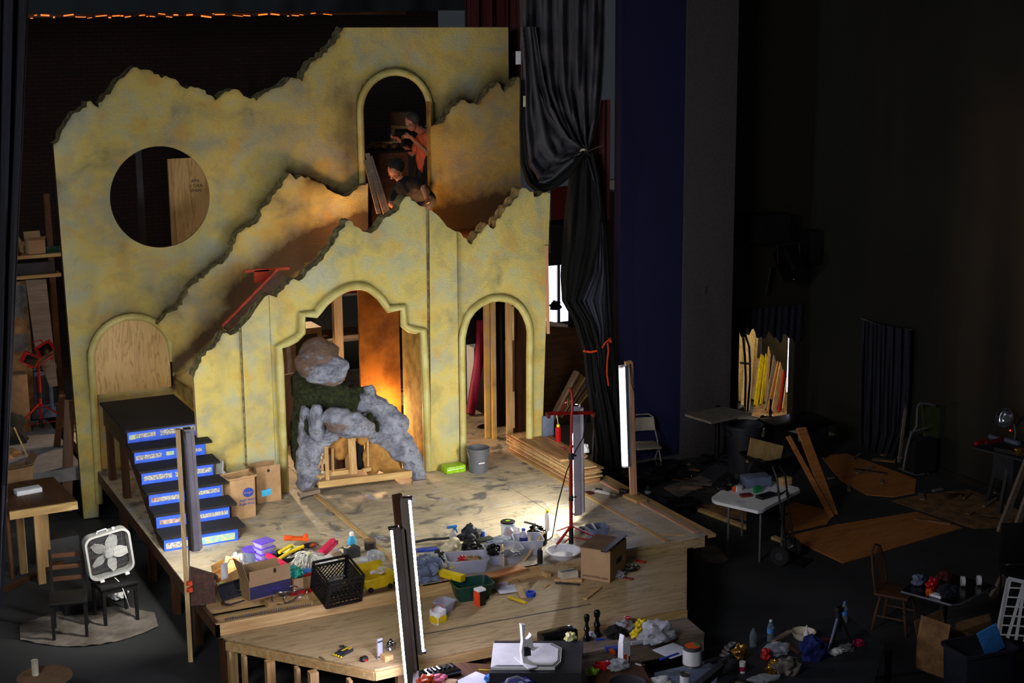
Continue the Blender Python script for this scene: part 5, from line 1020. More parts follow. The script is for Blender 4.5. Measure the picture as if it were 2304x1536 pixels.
# centre group
def lump_items(L):
    for nm, mt, lb, ct, px, py, z, r, sd in L: wad(nm, mt, lb, ct, px, py, z, r, sd)
lump_items([('grey_plastic_sack', 'grey_blue', 'grey-blue plastic sack right of the lit tubes', 'sack', 958, 1300, S, (.22, .2, .2), 6), ('mesh_bag', 'wrap', 'clear bag with glinting beads on the grey-blue sack', 'bag', 966, 1262, S+.12, (.12, .08, .07), 2),
 ('glove_pile', 'flesh_cream', 'cream leather gloves heaped behind the first clear bin', 'gloves', 1020, 1240, S, (.16, .1, .12), 9), ('black_plastic_bag', 'slate', 'shiny dark grey plastic bag behind the cream gloves', 'bag', 1058, 1218, S, (.15, .12, .15), 4),
 ('dark_cloth', 'black', 'dark cloth bundle between the cream gloves and the bottles', 'cloth', 1060, 1238, S, (.16, .1, .1), 10), ('white_jug', 'bin_clear', 'translucent white jug before the tall putty tub', 'jug', 1152, 1218, S, (.11, .1, .15), 2), ('clear_wrap', 'wrap', 'clear crumpled wrap on the second clear bin', 'wrap', 1128, 1226, S+.1, (.13, .09, .09), 6),
 ('net_scrap', 'teal', 'greenish net scrap left of the first clear bin', 'scrap', 985, 1275, S, (.08, .06, .06), 3), ('black_straps', 'black', 'black straps spilling left of the first clear bin', 'strap', 990, 1262, S, (.08, .12, .1), 11)])
g = G(); g.tube([at(935, 1226, S)+Vector((0, 0, .04)), at(965, 1222, S)+Vector((0, 0, .05)), at(1000, 1220, S)+Vector((0, 0, .05)), at(1040, 1216, S)+Vector((0, 0, .06)), at(1062, 1230, S)+Vector((0, 0, .04))], .016, 8); one(g, 'caulk_rod', 'slate', 'long dark rod lying across behind the cream gloves', 'rod')
lay('blue-edged yellow handsaw lying by the lit tubes', (938, 1240), (985, 1236), S, .09, .02, 'blue', 'handsaw', 'saw')
sp = thing('spray_bottle', 'spray bottle with a blue trigger head', 'bottle', at(1019, 1222, S)); g = G(); g.lathe([(.04, 0), (.042, .1), (.018, .15), (.014, .17), (0, .17)], n=18); g.obj('body', 'bin_clear', sp); g = G(); g.box((-.01, 0, .21), (.13, .03, .035), bev=.008); g.box((.02, 0, .19), (.025, .028, .05), bev=.005); g.box((.045, 0, .165), (.012, .02, .08), (0, -.35, 0)); g.obj('trigger', 'blue_light', sp)
can('small white and blue jar beside the dark plastic bag', 1086, 1208, S, .032, .09, 'white', band='blue', name='small_jar', cat='jar')
simple('scrub_pad', 'green', 'flat green scrub pad on top of the middle bins', 'pad', 1092, 1240, S, (.2, .12, .02), .15, .003, .14).data.materials[0] = MATS['moss']
simple('grey_slab', 'grey_blue', 'grey lid lying behind the second clear bin', 'lid', 1115, 1240, S, (.26, .16, .02), .2, .003, .13); simple('dark_tray', 'slate', 'dark tray with pale rim under the green pad', 'tray', 1095, 1252, S, (.16, .12, .1), .1); simple('yellow_label_bottle', 'black', 'dark bottle with yellow label behind the first clear bin', 'bottle', 1068, 1250, S, (.06, .05, .12), .1); simple('yellow_carton_small', 'yellow', 'tiny yellow box in front of the dark bottle', 'box', 1068, 1256, S, (.08, .04, .05), .1)
# three clear bins
tub('first clear storage bin from the left, holding a red bow', 1050, 1280, S, (.48, .32, .16), -.25, fill=1); lump_items([('red_bow', 'red', 'red bow in the first clear bin', 'bow', 1040, 1262, S+.09, (.06, .05, .05), 3), ('yellow_block', 'yellow', 'yellow piece in the first clear bin', 'block', 1020, 1276, S+.08, (.05, .04, .04), 1), ('tan_rags', 'kraft', 'tan rags filling the first clear bin', 'rags', 1058, 1270, S+.03, (.15, .1, .08), 7)])
tub('second clear storage bin, a wooden stick against its side', 1132, 1260, S, (.42, .3, .17), -.15); lay('short wooden stick leaning on the second clear bin', (1133, 1274), (1131, 1250), S+.02, .018, .14, 'pine', 'paint_stick', 'stick'); lump_items([('black_cable', 'black_gloss', 'black cable heap on the second clear bin', 'cable', 1110, 1246, S+.14, (.09, .08, .09), 6), ('foil_tray', 'grey', 'grey mesh sponge in the second clear bin', 'sponge', 1150, 1250, S+.12, (.12, .08, .05), 8)])
tub('third clear storage bin with bottles, nearest the red tripod', 1188, 1240, S, (.34, .3, .18), -.3); bottle('clear bottle in the third clear bin', 1178, 1236, S+.02, .26, .05, 'bin_clear', 'blue', 'navy'); 
g = G(); g.beam(at(1176, 1262, S)+Vector((0, -.02, .0)), at(1215, 1224, S)+Vector((0, -.1, .18)), .03, .01); one(g, 'wooden_stick', 'pine', 'long pale stick leaning on the third clear bin', 'stick')
o = thing('putty_tub', 'tall white tub with black lid and orange-blue label', 'tub', at(1143, 1213, S)); g = G(); g.lathe([(.078, 0), (.088, .2), (.092, .2), (.092, .215), (0, .215)], n=28); g.obj('body', 'white', o); g = G(); g.lathe([(.09, .215), (.09, .232), (.08, .236), (0, .236)], n=28); g.obj('lid', 'black', o)
g = G(); g.lathe([(.0925, .2), (.0925, .207)], n=28); g.obj('teal_ring', 'teal', o); g = G(); g.prism([(-.06, .08), (.0, .075), (.01, .15), (-.055, .155)], .004, 'y', -.088); g.obj('orange_label', 'orange', o); g = G(); g.prism([(-.05, .03), (.02, .01), (.03, .06), (-.04, .075)], .004, 'y', -.087); g.obj('blue_label', 'blue', o); g = G(); g.prism([(.0+.03*cos(a), .02*sin(a)) for a in [2*pi*k/12 for k in range(12)]], .003, 'z', .236); g.obj('lid_sticker', 'lime', o)
can('dark tin stuffed with black brushes right of the tall tub', 1213, 1222, S, .1, .15, 'black', name='brush_tin'); wad('black_brushes', 'black_gloss', 'heap of black brushes on the dark tin', 'brushes', 1208, 1198, S+.13, (.12, .1, .06), 5); lay('black brush handle sticking out of the dark tin', (1180, 1176), (1205, 1182), S+.17, .02, .02, 'black', 'brush_stick', 'brush')
spray('yellow-capped tube bottle behind the dark tin', 1232, 1192, S, 'white', 'yellow', .26, .035); spray('black spray can in front of the red tripod', 1215, 1266, S, 'black', 'steel', .19, .033)
g = G(); g.lathe([(.14, 0), (.205, .07), (.215, .072), (.215, .08), (.195, .078), (.13, .015), (0, .015)], n=40); one(g, 'white_basin', 'white_plastic', 'round white shallow basin beside the large carton', 'basin', at(1268, 1251, S))
tub('clear bin holding a white brush behind the large carton', 1344, 1206, S, (.24, .2, .13), -.1, 'grey_blue'); g = G(); g.beam((0, 0, .06), (-.07, 0, .17), .03, .015); one(g, 'white_brush', 'white', 'white brush handle in the bin behind the large carton', 'brush', at(1344, 1206, S))
can('small frosted cup on the deck beside the red tripod', 1309, 1198, S, .036, .07, 'grey_blue', name='plastic_cup', cat='cup')
# large carton on the lower deck
o = carton('large brown carton with dark top, web address near its base', 1360, 1288, SL, (.50, .36, .38), .668, 'card', (), open_=False); o.location = (8.28, 14.58, SL)
g = G(); g.box((-.02, .01, .384), (.5, .36, .008), (0, .02, .02)); g.box((-.1, .0, .392), (.26, .34, .006), (0, -.05, .05)); g.obj('top_sheet', 'card_dark', o); g = G(); g.beam((-.33, -.13, .395), (.27, -.14, .402), .07, .012); g.obj('tape', 'black', o); text('www.kuhlio.com', o, 'print_black', (-.2535, 0, .05), .046, rot=(pi/2, 0, -pi/2)); g = G(); g.prism([(-.06, .16), (.1, .16), (.1, .22), (-.06, .22)], .003, 'y', -.183); g.obj('side_print', 'print_black', o)
# small things on the lower deck
o = thing('box_stack', 'small white carton balanced on wood offcuts before the basin', 'box', at(1278, 1302, SL), -.05); g = G(); g.box((0, 0, .05), (.2, .12, .1)); g.obj('body', 'cream', o); g = G(); g.box((0, 0, .101), (.2, .05, .002)); g.obj('tape', 'grey', o)
lay('short thick pine block left of the white carton', (1218, 1290), (1236, 1300), SL, .05, .05, 'pine', 'pine_block'); lay('tapered pine offcut in front of the white carton', (1247, 1306), (1310, 1308), SL, .06, .03, 'pine', 'pine_offcut'); lay('black strip in front of the tapered pine offcut', (1250, 1312), (1305, 1316), SL, .03, .012, 'black', 'black_strip', 'strip')
lay('flat pine stick lying below the large carton', (1316, 1349), (1350, 1322), SL, .05, .015, 'pine', 'pine_stick'); lay('tiny pine chip right of the blue tape roll', (1224, 1323), (1234, 1316), SL, .03, .012, 'pine', 'pine_chip'); lay('long flat pine slat left of the blue tape roll', (1154, 1300), (1178, 1345), SL, .07, .014, 'ply_box', 'pine_lath'); lay('brown board resting behind the green basin', (1090, 1300), (1178, 1278), S, .14, .02, 'ply_red', 'brown_board')
lay('brown board lying in front of the first clear bin', (978, 1302), (1030, 1296), S, .16, .02, 'brown_strip', 'brown_board'); lay('long yellow printed carton lying before the first clear bin', (983, 1292), (1042, 1308), S+.04, .08, .07, 'yellow', 'yellow_carton', 'box')
tub('dark green plastic basin on the lower platform', 1062, 1342, SL, (.44, .3, .18), -.1, 'green_dark', 'green_basin', .2)
o = thing('drink_carton', 'small black and orange carton in front of the green basin', 'carton', at(1080, 1360, SL), .15); o.scale = (1.2,)*3; g = G(); g.box((0, 0, .07), (.085, .075, .14), bev=.004); g.obj('body', 'black', o); g = G(); g.box((-.035, -.0, .07), (.018, .078, .138)); g.obj('orange_side', 'orange_hi', o); g = G(); g.box((0, 0, .15), (.085, .075, .02)); g.obj('top', 'white', o)
for k, (a, b, c_) in enumerate(((1128, 1318, .3), (1143, 1328, -.1))):
    g = G(); g.sheet(lambda u, v: ((u-.5)*.26, (v-.5)*.2, .008+.012*sin(u*5+k)*sin(v*4)+k*.006), 8, 8, .0012); one(g, 'paper_sheet', 'paper', ('rear white paper sheet right of the green basin', 'front white paper sheet right of the green basin')[k], 'paper', at(a, b, SL), c_)
g = G(); g.lathe([(.038, 0), (.055, 0), (.055, .05), (.038, .05), (.038, 0)], n=28); one(g, 'tape_roll', 'blue', 'roll of blue masking tape on the lower platform', 'tape', at(1194, 1340, SL))
lay('yellow folding rule on the lower platform', (1145, 1344), (1184, 1358), SL, .03, .02, 'yellow', 'folding_rule', 'rule')
o = thing('small_carton', 'small white and green carton standing right of the clear bins', 'box', at(1202, 1292, SL), .1); g = G(); g.box((0, 0, .045), (.075, .05, .09)); g.obj('body', 'white', o); g = G(); g.box((0, -.027, .05), (.045, .003, .02)); g.obj('red_print', 'red', o); g = G(); g.box((-.04, 0, .045), (.004, .05, .09)); g.obj('green_side', 'green', o)
tub('frosted square tub lying behind the takeaway carton', 1000, 1374, SL, (.2, .17, .12), .5, 'bin_clear', 'frosted_tub', .2, cat='tub')
o = thing('takeaway_carton', 'white and yellow takeaway carton with a red handle', 'carton', at(986, 1400, SL), .35); o.scale = (1.2,)*3; g = G(); g.bin((0, 0, 0), (.125, .11, .12), .003, .12, 0, 0); g.obj('body', 'white', o)
for k in range(4):
    g = G(); g.prism([(-.048, .01), (.045, .01), (.05, .07), (.0, .08), (-.05, .065)], .002, 'y'); g.obj('yellow_print', 'yellow', o, (sin(k*pi/2)*.0605, -cos(k*pi/2)*.056, 0), k*pi/2)
g = G(); g.tube([(.06*cos(a), .05*sin(a)*.4, .12+.045*sin(a)) for a in [pi*k/12 for k in range(13)]], .004, 6); g.obj('handle', 'red', o)
# gloves, tape, level on the lower deck
o = thing('work_glove', 'black and yellow work glove lying on the lower platform', 'glove', at(778, 1467, SL), .5); g = G(); g.box((0, 0, .02), (.13, .11, .035), bev=.014)
for k in range(4): g.tube([(-.06, -.042+.028*k, .02), (-.1, -.05+.03*k, .02), (-.13, -.055+.032*k, .012)], .012, 8)
g.obj('glove', 'slate', o); g = G(); g.box((.0, .0, .039), (.12, .02, .004)); g.box((.03, -.03, .039), (.05, .02, .004))
for k in range(4): g.blob((-.135, -.055+.032*k, .013), (.014, .013, .012), 0, k, 2)
g.obj('yellow_trim', 'yellow', o); g = G(); g.tube([(.04, .05, .02), (.07, .09, .02), (.05, .13, .015)], .013, 8); g.obj('thumb', 'slate', o)
o = thing('tape_measure', 'small black and red tape measure right of the work glove', 'tape measure', at(819, 1487, SL), .3); g = G(); g.box((0, 0, .025), (.075, .06, .05), bev=.014); g.obj('case', 'black', o); g = G(); g.box((-.0, -.032, .02), (.03, .006, .02)); g.obj('red_button', 'red', o)
o = thing('clear_level', 'clear acrylic level standing beside the left lit tube', 'level', at(855, 1482, SL), .3); g = G(); g.box((0, 0, .11), (.06, .02, .22), bev=.003); g.obj('body', 'bin_clear', o); g = G(); g.box((0, -.002, .19), (.058, .024, .016)); g.box((0, -.002, .03), (.058, .024, .016)); g.obj('dark_vial', 'slate', o)
wad('foil_ball', 'chrome', 'shiny crumpled foil by the left lit tube', 'foil', 880, 1462, SL, (.06, .05, .08), 4); simple('pine_cube', 'pine', 'pale pine block under the crumpled foil', 'block', 870, 1484, SL, (.1, .1, .06), .2)
lay('tiny steel blade lying left of the work glove', (719, 1478), (729, 1484), SL, .02, .006, 'steel', 'blade', 'blade')
o = thing('string_lights', 'coil of wire with clear glinting bulbs on the lower platform', 'string lights', at(1418, 1283, SL)); g = G(); coil(g, (0, 0, 0), .1, .005, 4, 3, .55, .03); g.obj('wire', 'black', o)
for k in range(7): g = G(); a = k*.8; g.blob((.09*cos(a), .05*sin(a)+.02, .035), (.016, .016, .022), 0, 0, 2); g.obj('bulb', 'chrome', o)
g = G(); g.blob((-.08, .04, .03), (.04, .03, .025), .2, 2, 3); g.obj('copper_plug', 'gold', o)
lay('red strip lying in front of the string lights', (1402, 1300), (1424, 1304), SL, .04, .012, 'brick_red', 'red_strip', 'strip'); lay('small red clip behind the string lights', (1432, 1262), (1452, 1266), SL, .03, .02, 'red', 'red_clip', 'clip')
wad('clear_bag', 'wrap', 'clear bag crumpled between the large carton and the string lights', 'bag', 1392, 1296, SL, (.09, .07, .05), 9)
# ---------------------------------------------------------------- foreground work tables
TZ1 = .80
tf = thing('work_table', 'dark foreground work table carrying the black and white display top', 'table', (0, 0, 0))
T4 = [at(*p, TZ1) for p in ((925, 1580), (1316, 1580), (1318, 1505), (1040, 1490), (930, 1510))]
g = G(); g.prism([(p.x, p.y) for p in T4], .03, 'z', TZ1-.03); g.obj('top', 'dark_wood', tf)
for p in (T4[3], T4[2]): g = G(); g.box((p.x, p.y-.06, (TZ1-.03)/2), (.06, .06, TZ1-.03)); g.obj('leg', 'dark_wood_z', tf)
bz = .93
B_ = [at(*p, bz) for p in ((1101, 1514), (1308, 1514), (1312, 1441), (1113, 1441))]
o = thing('display_crate', 'slate-black low crate under the white board on the foreground table', 'crate', (0, 0, 0))
g = G(); g.prism([(p.x, p.y) for p in B_], bz-TZ1, 'z', TZ1+.001); g.obj('body', 'slate', o)
W_ = [at(*p, bz+.03) for p in ((1104, 1500), (1248, 1500), (1262, 1487), (1264, 1457), (1243, 1446), (1110, 1446))]
o = thing('white_prop_board', 'bright white chamfered board with dark border lines on the black crate', 'board', (0, 0, 0))
g = G(); g.prism([(p.x, p.y) for p in W_], .028, 'z', bz+.001); g.obj('board', 'white', o)
def inset(k):
    c = sum(W_, Vector())/6; return [p.lerp(c, k) for p in W_]
for k in (.06, .12):
    I = inset(k); g = G()
    for a, b in zip(I[:4], I[1:5]): g.beam(a+Vector((0, 0, .001)), b+Vector((0, 0, .001)), .006, .003)
    g.obj('border_line', 'slate', o)
q = at(1183, 1490, bz+.03); o = thing('white_prop_bracket', 'white spiked curving bracket standing on the white board', 'prop', q)
def wq_(px, py, dy=0): v = atY(px, py, q.y+dy)-q; return (v.x, v.z)
g = G(); g.prism([wq_(*p) for p in ((1171, 1403), (1180, 1403), (1177, 1428), (1181, 1440), (1191, 1430), (1193, 1424), (1196, 1440), (1199, 1456), (1213, 1452), (1196, 1462), (1190, 1458), (1183, 1450), (1184, 1480), (1192, 1486), (1202, 1492), (1181, 1499), (1175, 1496), (1171, 1462), (1174, 1440))], .05, 'y', -.025); g.obj('outline', 'white', o)
g = G(); g.prism([wq_(*p) for p in ((1176, 1452), (1191, 1455), (1192, 1472), (1177, 1474))], .055, 'y', -.0275); g.obj('dark_panel', 'slate', o); g = G(); g.box((0, 0, .004), (.1, .3, .012), bev=.003); g.obj('foot', 'white', o)
o = thing('wipes_pack', 'royal blue wipes pack with a clear handle before the white board', 'package', at(1160, 1562, TZ1), .1); g = G(); g.box((0, 0, .06), (.34, .18, .12), bev=.035); g.obj('pack', 'navy', o)
for k in range(3): g = G(); g.box((-.03+.07*k, -.03, .123), (.045, .055, .003)); g.obj('white_panel', 'grey_blue', o)
g = G(); g.tube([(-.08, .04, .12), (-.05, .05, .145), (.05, .05, .145), (.09, .04, .12)], .012, 8); g.obj('handle', 'bin_clear', o)
o = thing('tool_case', 'open black case of chrome sockets at the foot of the lamp post', 'case', at(990, 1520, TZ1), .08); g = G(); g.box((0, 0, .03), (.36, .2, .06), bev=.012); g.obj('case', 'black_gloss', o)
for k in range(7): g = G(); g.cone((-.15+k*.05, -.01, .062), (-.15+k*.05, .06, .062), .015, .015, 10); g.obj('socket', 'chrome', o)
wad('red_bag', 'orange', 'red-orange bag with white strap below the black socket case', 'bag', 958, 1540, TZ1, (.11, .08, .07), 3); wad('pink_cloth', 'pink', 'pale pink cloth beside the red-orange bag', 'cloth', 988, 1534, TZ1, (.09, .07, .06), 6); simple('kraft_book', 'card', 'small kraft book with pale blue label at the bottom edge', 'book', 1012, 1538, TZ1, (.1, .13, .03), .9)
simple('paper_sheet', 'paper', 'large white paper on the table left of the blue wipes pack', 'paper', 1068, 1530, TZ1, (.3, .24, .002), .4, .0005); wad('blue_wrapper', 'blue_light', 'small blue and pink wrapper touching the blue wipes pack', 'wrapper', 1102, 1530, TZ1, (.06, .05, .04), 2)
simple('yellow_pencil', 'yellow', 'yellow pencil on the table left of the white board', 'pencil', 1090, 1508, TZ1, (.12, .012, .01), -.6, .003)
wad('snack_bag', 'lemon', 'yellow and white snack bag behind the black crate', 'bag', 1284, 1440, bz, (.07, .05, .06), 5)
o = thing('black_case', 'long rounded black case behind the black crate', 'case', at(1254, 1444, .74), .02); g = G(); g.box((0, 0, .06), (.40, .16, .14), bev=.03); g.obj('body', 'black_gloss', o); g = G(); g.box((0, -.082, .1), (.36, .008, .015)); g.obj('latch_strip', 'black', o); g = G(); g.box((0, 0, -.37), (.36, .14, .73)); g.obj('stand', 'dark_wood', o)
ZST = .5
# things on the low step
def turned(label, px, py, s=1):
    o = thing('turned_post', label, 'turned post', at(px, py, ZST)); g = G(); g.lathe([(.045*s, 0), (.045*s, .02), (.03*s, .05), (.022*s, .09), (.035*s, .13), (.022*s, .16), (.018*s, .2), (.03*s, .225)], n=20); g.obj('shaft', 'black_gloss', o); g = G(); g.lathe([(.015, .22), (.03*s, .235), (.034*s, .26), (.025*s, .285), (0, .295)], n=20); g.obj('knob', 'black_gloss', o)
turned('shorter of two glossy black turned posts on the low step', 1320, 1440, .95); turned('taller of two glossy black turned posts on the low step', 1343, 1430, 1.1)
can('red drinks can standing at the back of the low step', 1412, 1412, ZST, .033, .125, 'red_gloss', name='drink_can'); 
for nm, mt, lb, ct, px, py, r, sd in (('yellow_wrapper', 'yellow', 'yellow bag printed dark behind the bubble wrap', 'bag', 1442, 1417, (.1, .07, .09), 3), ('bubble_wrap', 'plastic_bag', 'big heap of clear plastic wrap on the low step', 'wrap', 1478, 1442, (.22, .14, .16), 5), ('clear_packaging', 'wrap', 'clear packaging with red scraps left of the yellow bag', 'packaging', 1402, 1420, (.14, .1, .1), 7), ('black_bundle', 'black_matte', 'black cloth bundle between the turned posts and the yellow bag', 'bundle', 1386, 1432, (.14, .1, .08), 8), ('yellow_gloves', 'yellow', 'yellow and black gloves in front of the clear packaging', 'gloves', 1432, 1432, (.08, .06, .07), 9), ('white_rag', 'paper', 'white rag between the two turned posts', 'rag', 1332, 1432, (.05, .05, .04), 2)): wad(nm, mt, lb, ct, px, py, ZST, r, sd)
lay('red clamp handle left of the red can', (1390, 1420), (1397, 1414), ZST+.04, .03, .02, 'orange_hi', 'red_clamp', 'clamp')
simple('snack_bag_blue', 'blue', 'blue and orange snack wrapper on the low step', 'wrapper', 1380, 1462, ZST, (.16, .1, .03), -.2, .008); simple('orange_wrapper', 'orange', 'orange wrapper scrap touching the blue snack wrapper', 'wrapper', 1377, 1470, ZST, (.05, .08, .04), -.2); simple('blue_pen', 'blue', 'blue marker on the low step below the turned posts', 'pen', 1350, 1440, ZST, (.09, .02, .02), -.3)
simple('printed_sheet', 'paper', 'printed pale sheet with blue edge on the step right of the clear wrap', 'paper', 1512, 1464, ZST, (.3, .28, .004), .2, .001); simple('blue_binder_edge', 'blue', 'blue strip under the printed pale sheet', 'binder', 1506, 1478, ZST, (.26, .03, .012), .2, .003); lay('clear tube lying before the yellow gloves', (1420, 1450), (1450, 1446), ZST, .04, .03, 'bin_clear', 'clear_tube', 'tube')
# right-hand foreground tables
o = thing('side_table', 'small dark table under the caulk box and red tape', 'table', (0, 0, 0)); Q4 = [at(*p, .72) for p in ((1330, 1545), (1470, 1545), (1440, 1484), (1334, 1496))]; g = G(); g.prism([(p.x, p.y) for p in Q4], .03, 'z', .69); g.obj('top', 'dark_wood', o)
for p in Q4[2:]: g = G(); g.box((p.x, p.y-.05, .345), (.05, .05, .69)); g.obj('leg', 'dark_wood_z', o)
o = thing('caulk_box', 'tall white and orange opened carton standing on the side table', 'carton', at(1404, 1494, .72), .2); g = G(); g.box((0, 0, .12), (.09, .07, .24), taper=-.1); g.prism([(-.045, .24), (.045, .24), (.02, .27), (-.03, .32)], .06, 'y', -.03); g.obj('body', 'white', o); g = G(); g.box((-.02, -.037, .07), (.04, .004, .1)); g.obj('orange_print', 'orange_hi', o); g = G(); g.box((.035, -.037, .05), (.02, .004, .08)); g.obj('red_print', 'brick_red', o)
g = G(); g.lathe([(.035, 0), (.05, 0), (.05, .04), (.035, .04), (.035, 0)], n=24); one(g, 'tape_roll', 'red', 'red tape roll lying on the side table', 'tape', at(1346, 1500, .72)); simple('red_box', 'red_gloss', 'red box right of the red tape roll', 'box', 1363, 1504, .72, (.08, .07, .07), .3); wad('lime_pack', 'lime', 'crumpled lime green pack in front of the red tape roll', 'package', 1332, 1518, .72, (.08, .06, .05), 4); wad('clear_bag', 'wrap', 'clear bag with bright glints at the foot of the caulk box', 'bag', 1392, 1504, .72, (.12, .08, .07), 5); lay('white pen on the side table right of the caulk box', (1430, 1494), (1443, 1498), .72, .012, .012, 'white', 'white_pen', 'pen')
# paint can on a grey seat
SZ = .62; q = at(1560, 1500, SZ); o = thing('padded_chair', 'grey padded seat with a chrome rim under the big paint can', 'chair', (q.x, q.y-.12, 0)); g = G(); g.box((-.1, -.1, SZ-.03), (.62, .6, .06), bev=.025); g.obj('seat', 'grey_blue', o)
for xx, yy in ((-.36, .15), (.16, .15), (-.36, -.36), (.16, -.36)): g = G(); g.cone((xx, yy, 0), (xx, yy, SZ-.05), .012, .012, 8); g.obj('leg', 'chrome', o)
c_ = can('large tin with white label and orange-green swatched lid on the grey seat', 1557, 1496, SZ, .095, .21, 'tin', 'orange', 'white'); g = G(); g.prism([(.065*cos(a), .065*sin(a)) for a in [RD(-50+12*k) for k in range(9)]]+[(.03, 0)], .003, 'z', .21); g.obj('green_patch', 'green', c_)
can('smaller tin with white label in front of the large tin', 1541, 1540, SZ, .05, .12, 'tin', None, 'white'); wad('white_cloth', 'white', 'white cloth lying left of the grey seat', 'cloth', 1478, 1540, SZ, (.17, .1, .05), 3, .5); g = G(); g.lathe([(.1, 0), (.17, .06), (.175, .06), (.1, .01), (0, .01)], n=30); one(g, 'glass_bowl', 'slate', 'dark bowl with a bright rim at the bottom edge left of the white cloth', 'bowl', at(1412, 1548, .72))
# heap table
HZ = .70; o = thing('prop_table', 'dark table heaped with props at the bottom right', 'table', (0, 0, 0)); H4 = [at(*p, HZ) for p in ((1612, 1545), (1616, 1500), (1700, 1440), (1800, 1400), (1908, 1384), (1990, 1450), (1960, 1560), (1612, 1590))]; g = G(); g.prism([(p.x, p.y) for p in H4], .03, 'z', HZ-.03); g.obj('top', 'slate', o)
for p in (H4[1], H4[3], H4[5]): g = G(); g.box((p.x, p.y-.07, (HZ-.03)/2), (.05, .05, HZ-.03)); g.obj('leg', 'black', o)
def pt(*a): return at(*a, HZ)
bottle('water bottle with blue label standing at the back of the heap table', 1733, 1442, HZ, .23, .034, 'glass', 'white', 'blue_light'); bottle('empty clear bottle standing left in the prop heap', 1694, 1455, HZ, .2, .035, 'glass', 'glass'); bottle('water bottle with blue label behind the black camera tripod', 1899, 1400, HZ, .23, .034, 'glass', 'blue_light', 'blue_light')
o = thing('squeeze_bottle', 'white nozzle bottle standing in the prop heap', 'bottle', pt(1814, 1446)); g = G(); g.lathe([(.03, 0), (.03, .1), (.012, .13), (.006, .19), (0, .19)], n=16); g.obj('body', 'white', o)
o = thing('pill_bottle', 'small white jar with dark red label in front of the prop heap', 'jar', pt(1670, 1512)); g = G(); g.lathe([(.03, 0), (.03, .085), (0, .085)], n=18); g.obj('body', 'white', o); g = G(); g.lathe([(.031, .085), (.031, .11), (0, .11)], n=18); g.obj('lid', 'white', o); g = G(); g.lathe([(.0305, .02), (.0305, .065)], n=18); g.obj('paper_label', 'crimson', o)
for nm, mt, lb, ct, px, py, r, sd in (('gold_mask', 'gold', 'upper gold ornament in the prop heap', 'ornament', 1665, 1478, (.1, .08, .1), 3), ('gold_mask', 'gold', 'lower gold ornament at the bottom of the prop heap', 'ornament', 1742, 1512, (.09, .07, .09), 4), ('red_flower', 'red', 'red flower with pale edge in the prop heap', 'flower', 1724, 1482, (.06, .06, .08), 5), ('clear_wrap', 'wrap', 'crumpled clear bags in the middle of the prop heap', 'wrap', 1748, 1468, (.16, .1, .08), 6), ('grey_cloth', 'drop_cloth', 'grey woolly cloth right in the prop heap', 'cloth', 1772, 1512, (.16, .12, .12), 7), ('blue_cloth', 'cloth_blue', 'dark blue cloth draped over the right edge of the prop heap', 'cloth', 1830, 1480, (.16, .12, .16), 8), ('dark_fabric', 'black_matte', 'dark fabric mound at the left of the prop heap', 'cloth', 1640, 1508, (.17, .12, .1), 9), ('red_rags', 'brick_red', 'dull red rags behind the blue cloth', 'rag', 1845, 1452, (.16, .08, .05), 10), ('white_shell', 'white', 'white shell shape at the foot of the camera tripod', 'shell', 1882, 1470, (.1, .06, .04), 11), ('pink_flower', 'crimson', 'dull pink flower right of the camera tripod', 'flower', 1930, 1452, (.08, .05, .05), 12), ('wire_tangle', 'grey', 'tangle of grey wires right of the camera tripod', 'wire', 1905, 1462, (.1, .07, .05), 13), ('clear_packaging', 'wrap', 'clear packaging sheet lying bottom centre of the prop heap', 'packaging', 1712, 1530, (.2, .1, .03), 14)): wad(nm, mt, lb, ct, px, py, HZ, r, sd)
o = thing('scroll_ornament', 'curly grey scroll ornament at the left of the prop heap', 'ornament', pt(1628, 1480)); 
for k, (dx, dy) in enumerate(((0, 0), (.06, .05), (.12, .1), (.19, .13), (-.03, -.08))): g = G(); g.tube([(dx+.045*cos(a)*(1-a/9), dy+.04*sin(a)*(1-a/9), .03+.01*k) for a in [k2*.5 for k2 in range(13)]], .01, 7); g.obj('curl', 'grey', o)
g = G(); g.lathe([(.09, 0), (.12, .07), (.125, .07), (.1, .01), (0, .01)], n=26); one(g, 'cream_bowl', 'cream', 'pale round bowl at the back of the prop heap', 'bowl', pt(1808, 1434)); lay('grey wooden frame slat in the prop heap', (1740, 1446), (1780, 1424), HZ, .06, .03, 'grey_wood', 'frame_lath'); lay('dark slat crossing the prop heap', (1766, 1448), (1800, 1472), HZ+.05, .04, .02, 'dark_wood_x', 'dark_lath'); lay('silver rod lying left of the prop heap', (1582, 1494), (1622, 1482), HZ, .025, .025, 'steel', 'silver_stick', 'rod'); lay('bright green strip beside the small white jar', (1648, 1512), (1662, 1508), HZ, .03, .006, 'green', 'green_strip', 'strip'); lay('long dark tube leaning at the left of the prop heap', (1560, 1560), (1632, 1500), HZ+.02, .07, .07, 'slate', 'dark_tube', 'tube')
o = thing('tablet_frame', 'dark framed panel with brown centre at the bottom of the prop heap', 'frame', at(1660, 1548, HZ), .5); g = G(); g.box((0, 0, .01), (.34, .24, .02), bev=.004); g.obj('frame', 'black', o); g = G(); g.box((0, 0, .021), (.2, .12, .003)); g.obj('centre', 'kraft', o)
o = thing('camera_tripod', 'folded black camera tripod standing on the heap table', 'tripod', pt(1885, 1462)); g = G(); g.cone((0, 0, .2), (.0, 0, .42), .03, .03, 12); g.box((0, 0, .43), (.08, .06, .05), bev=.008); g.obj('head', 'black', o)
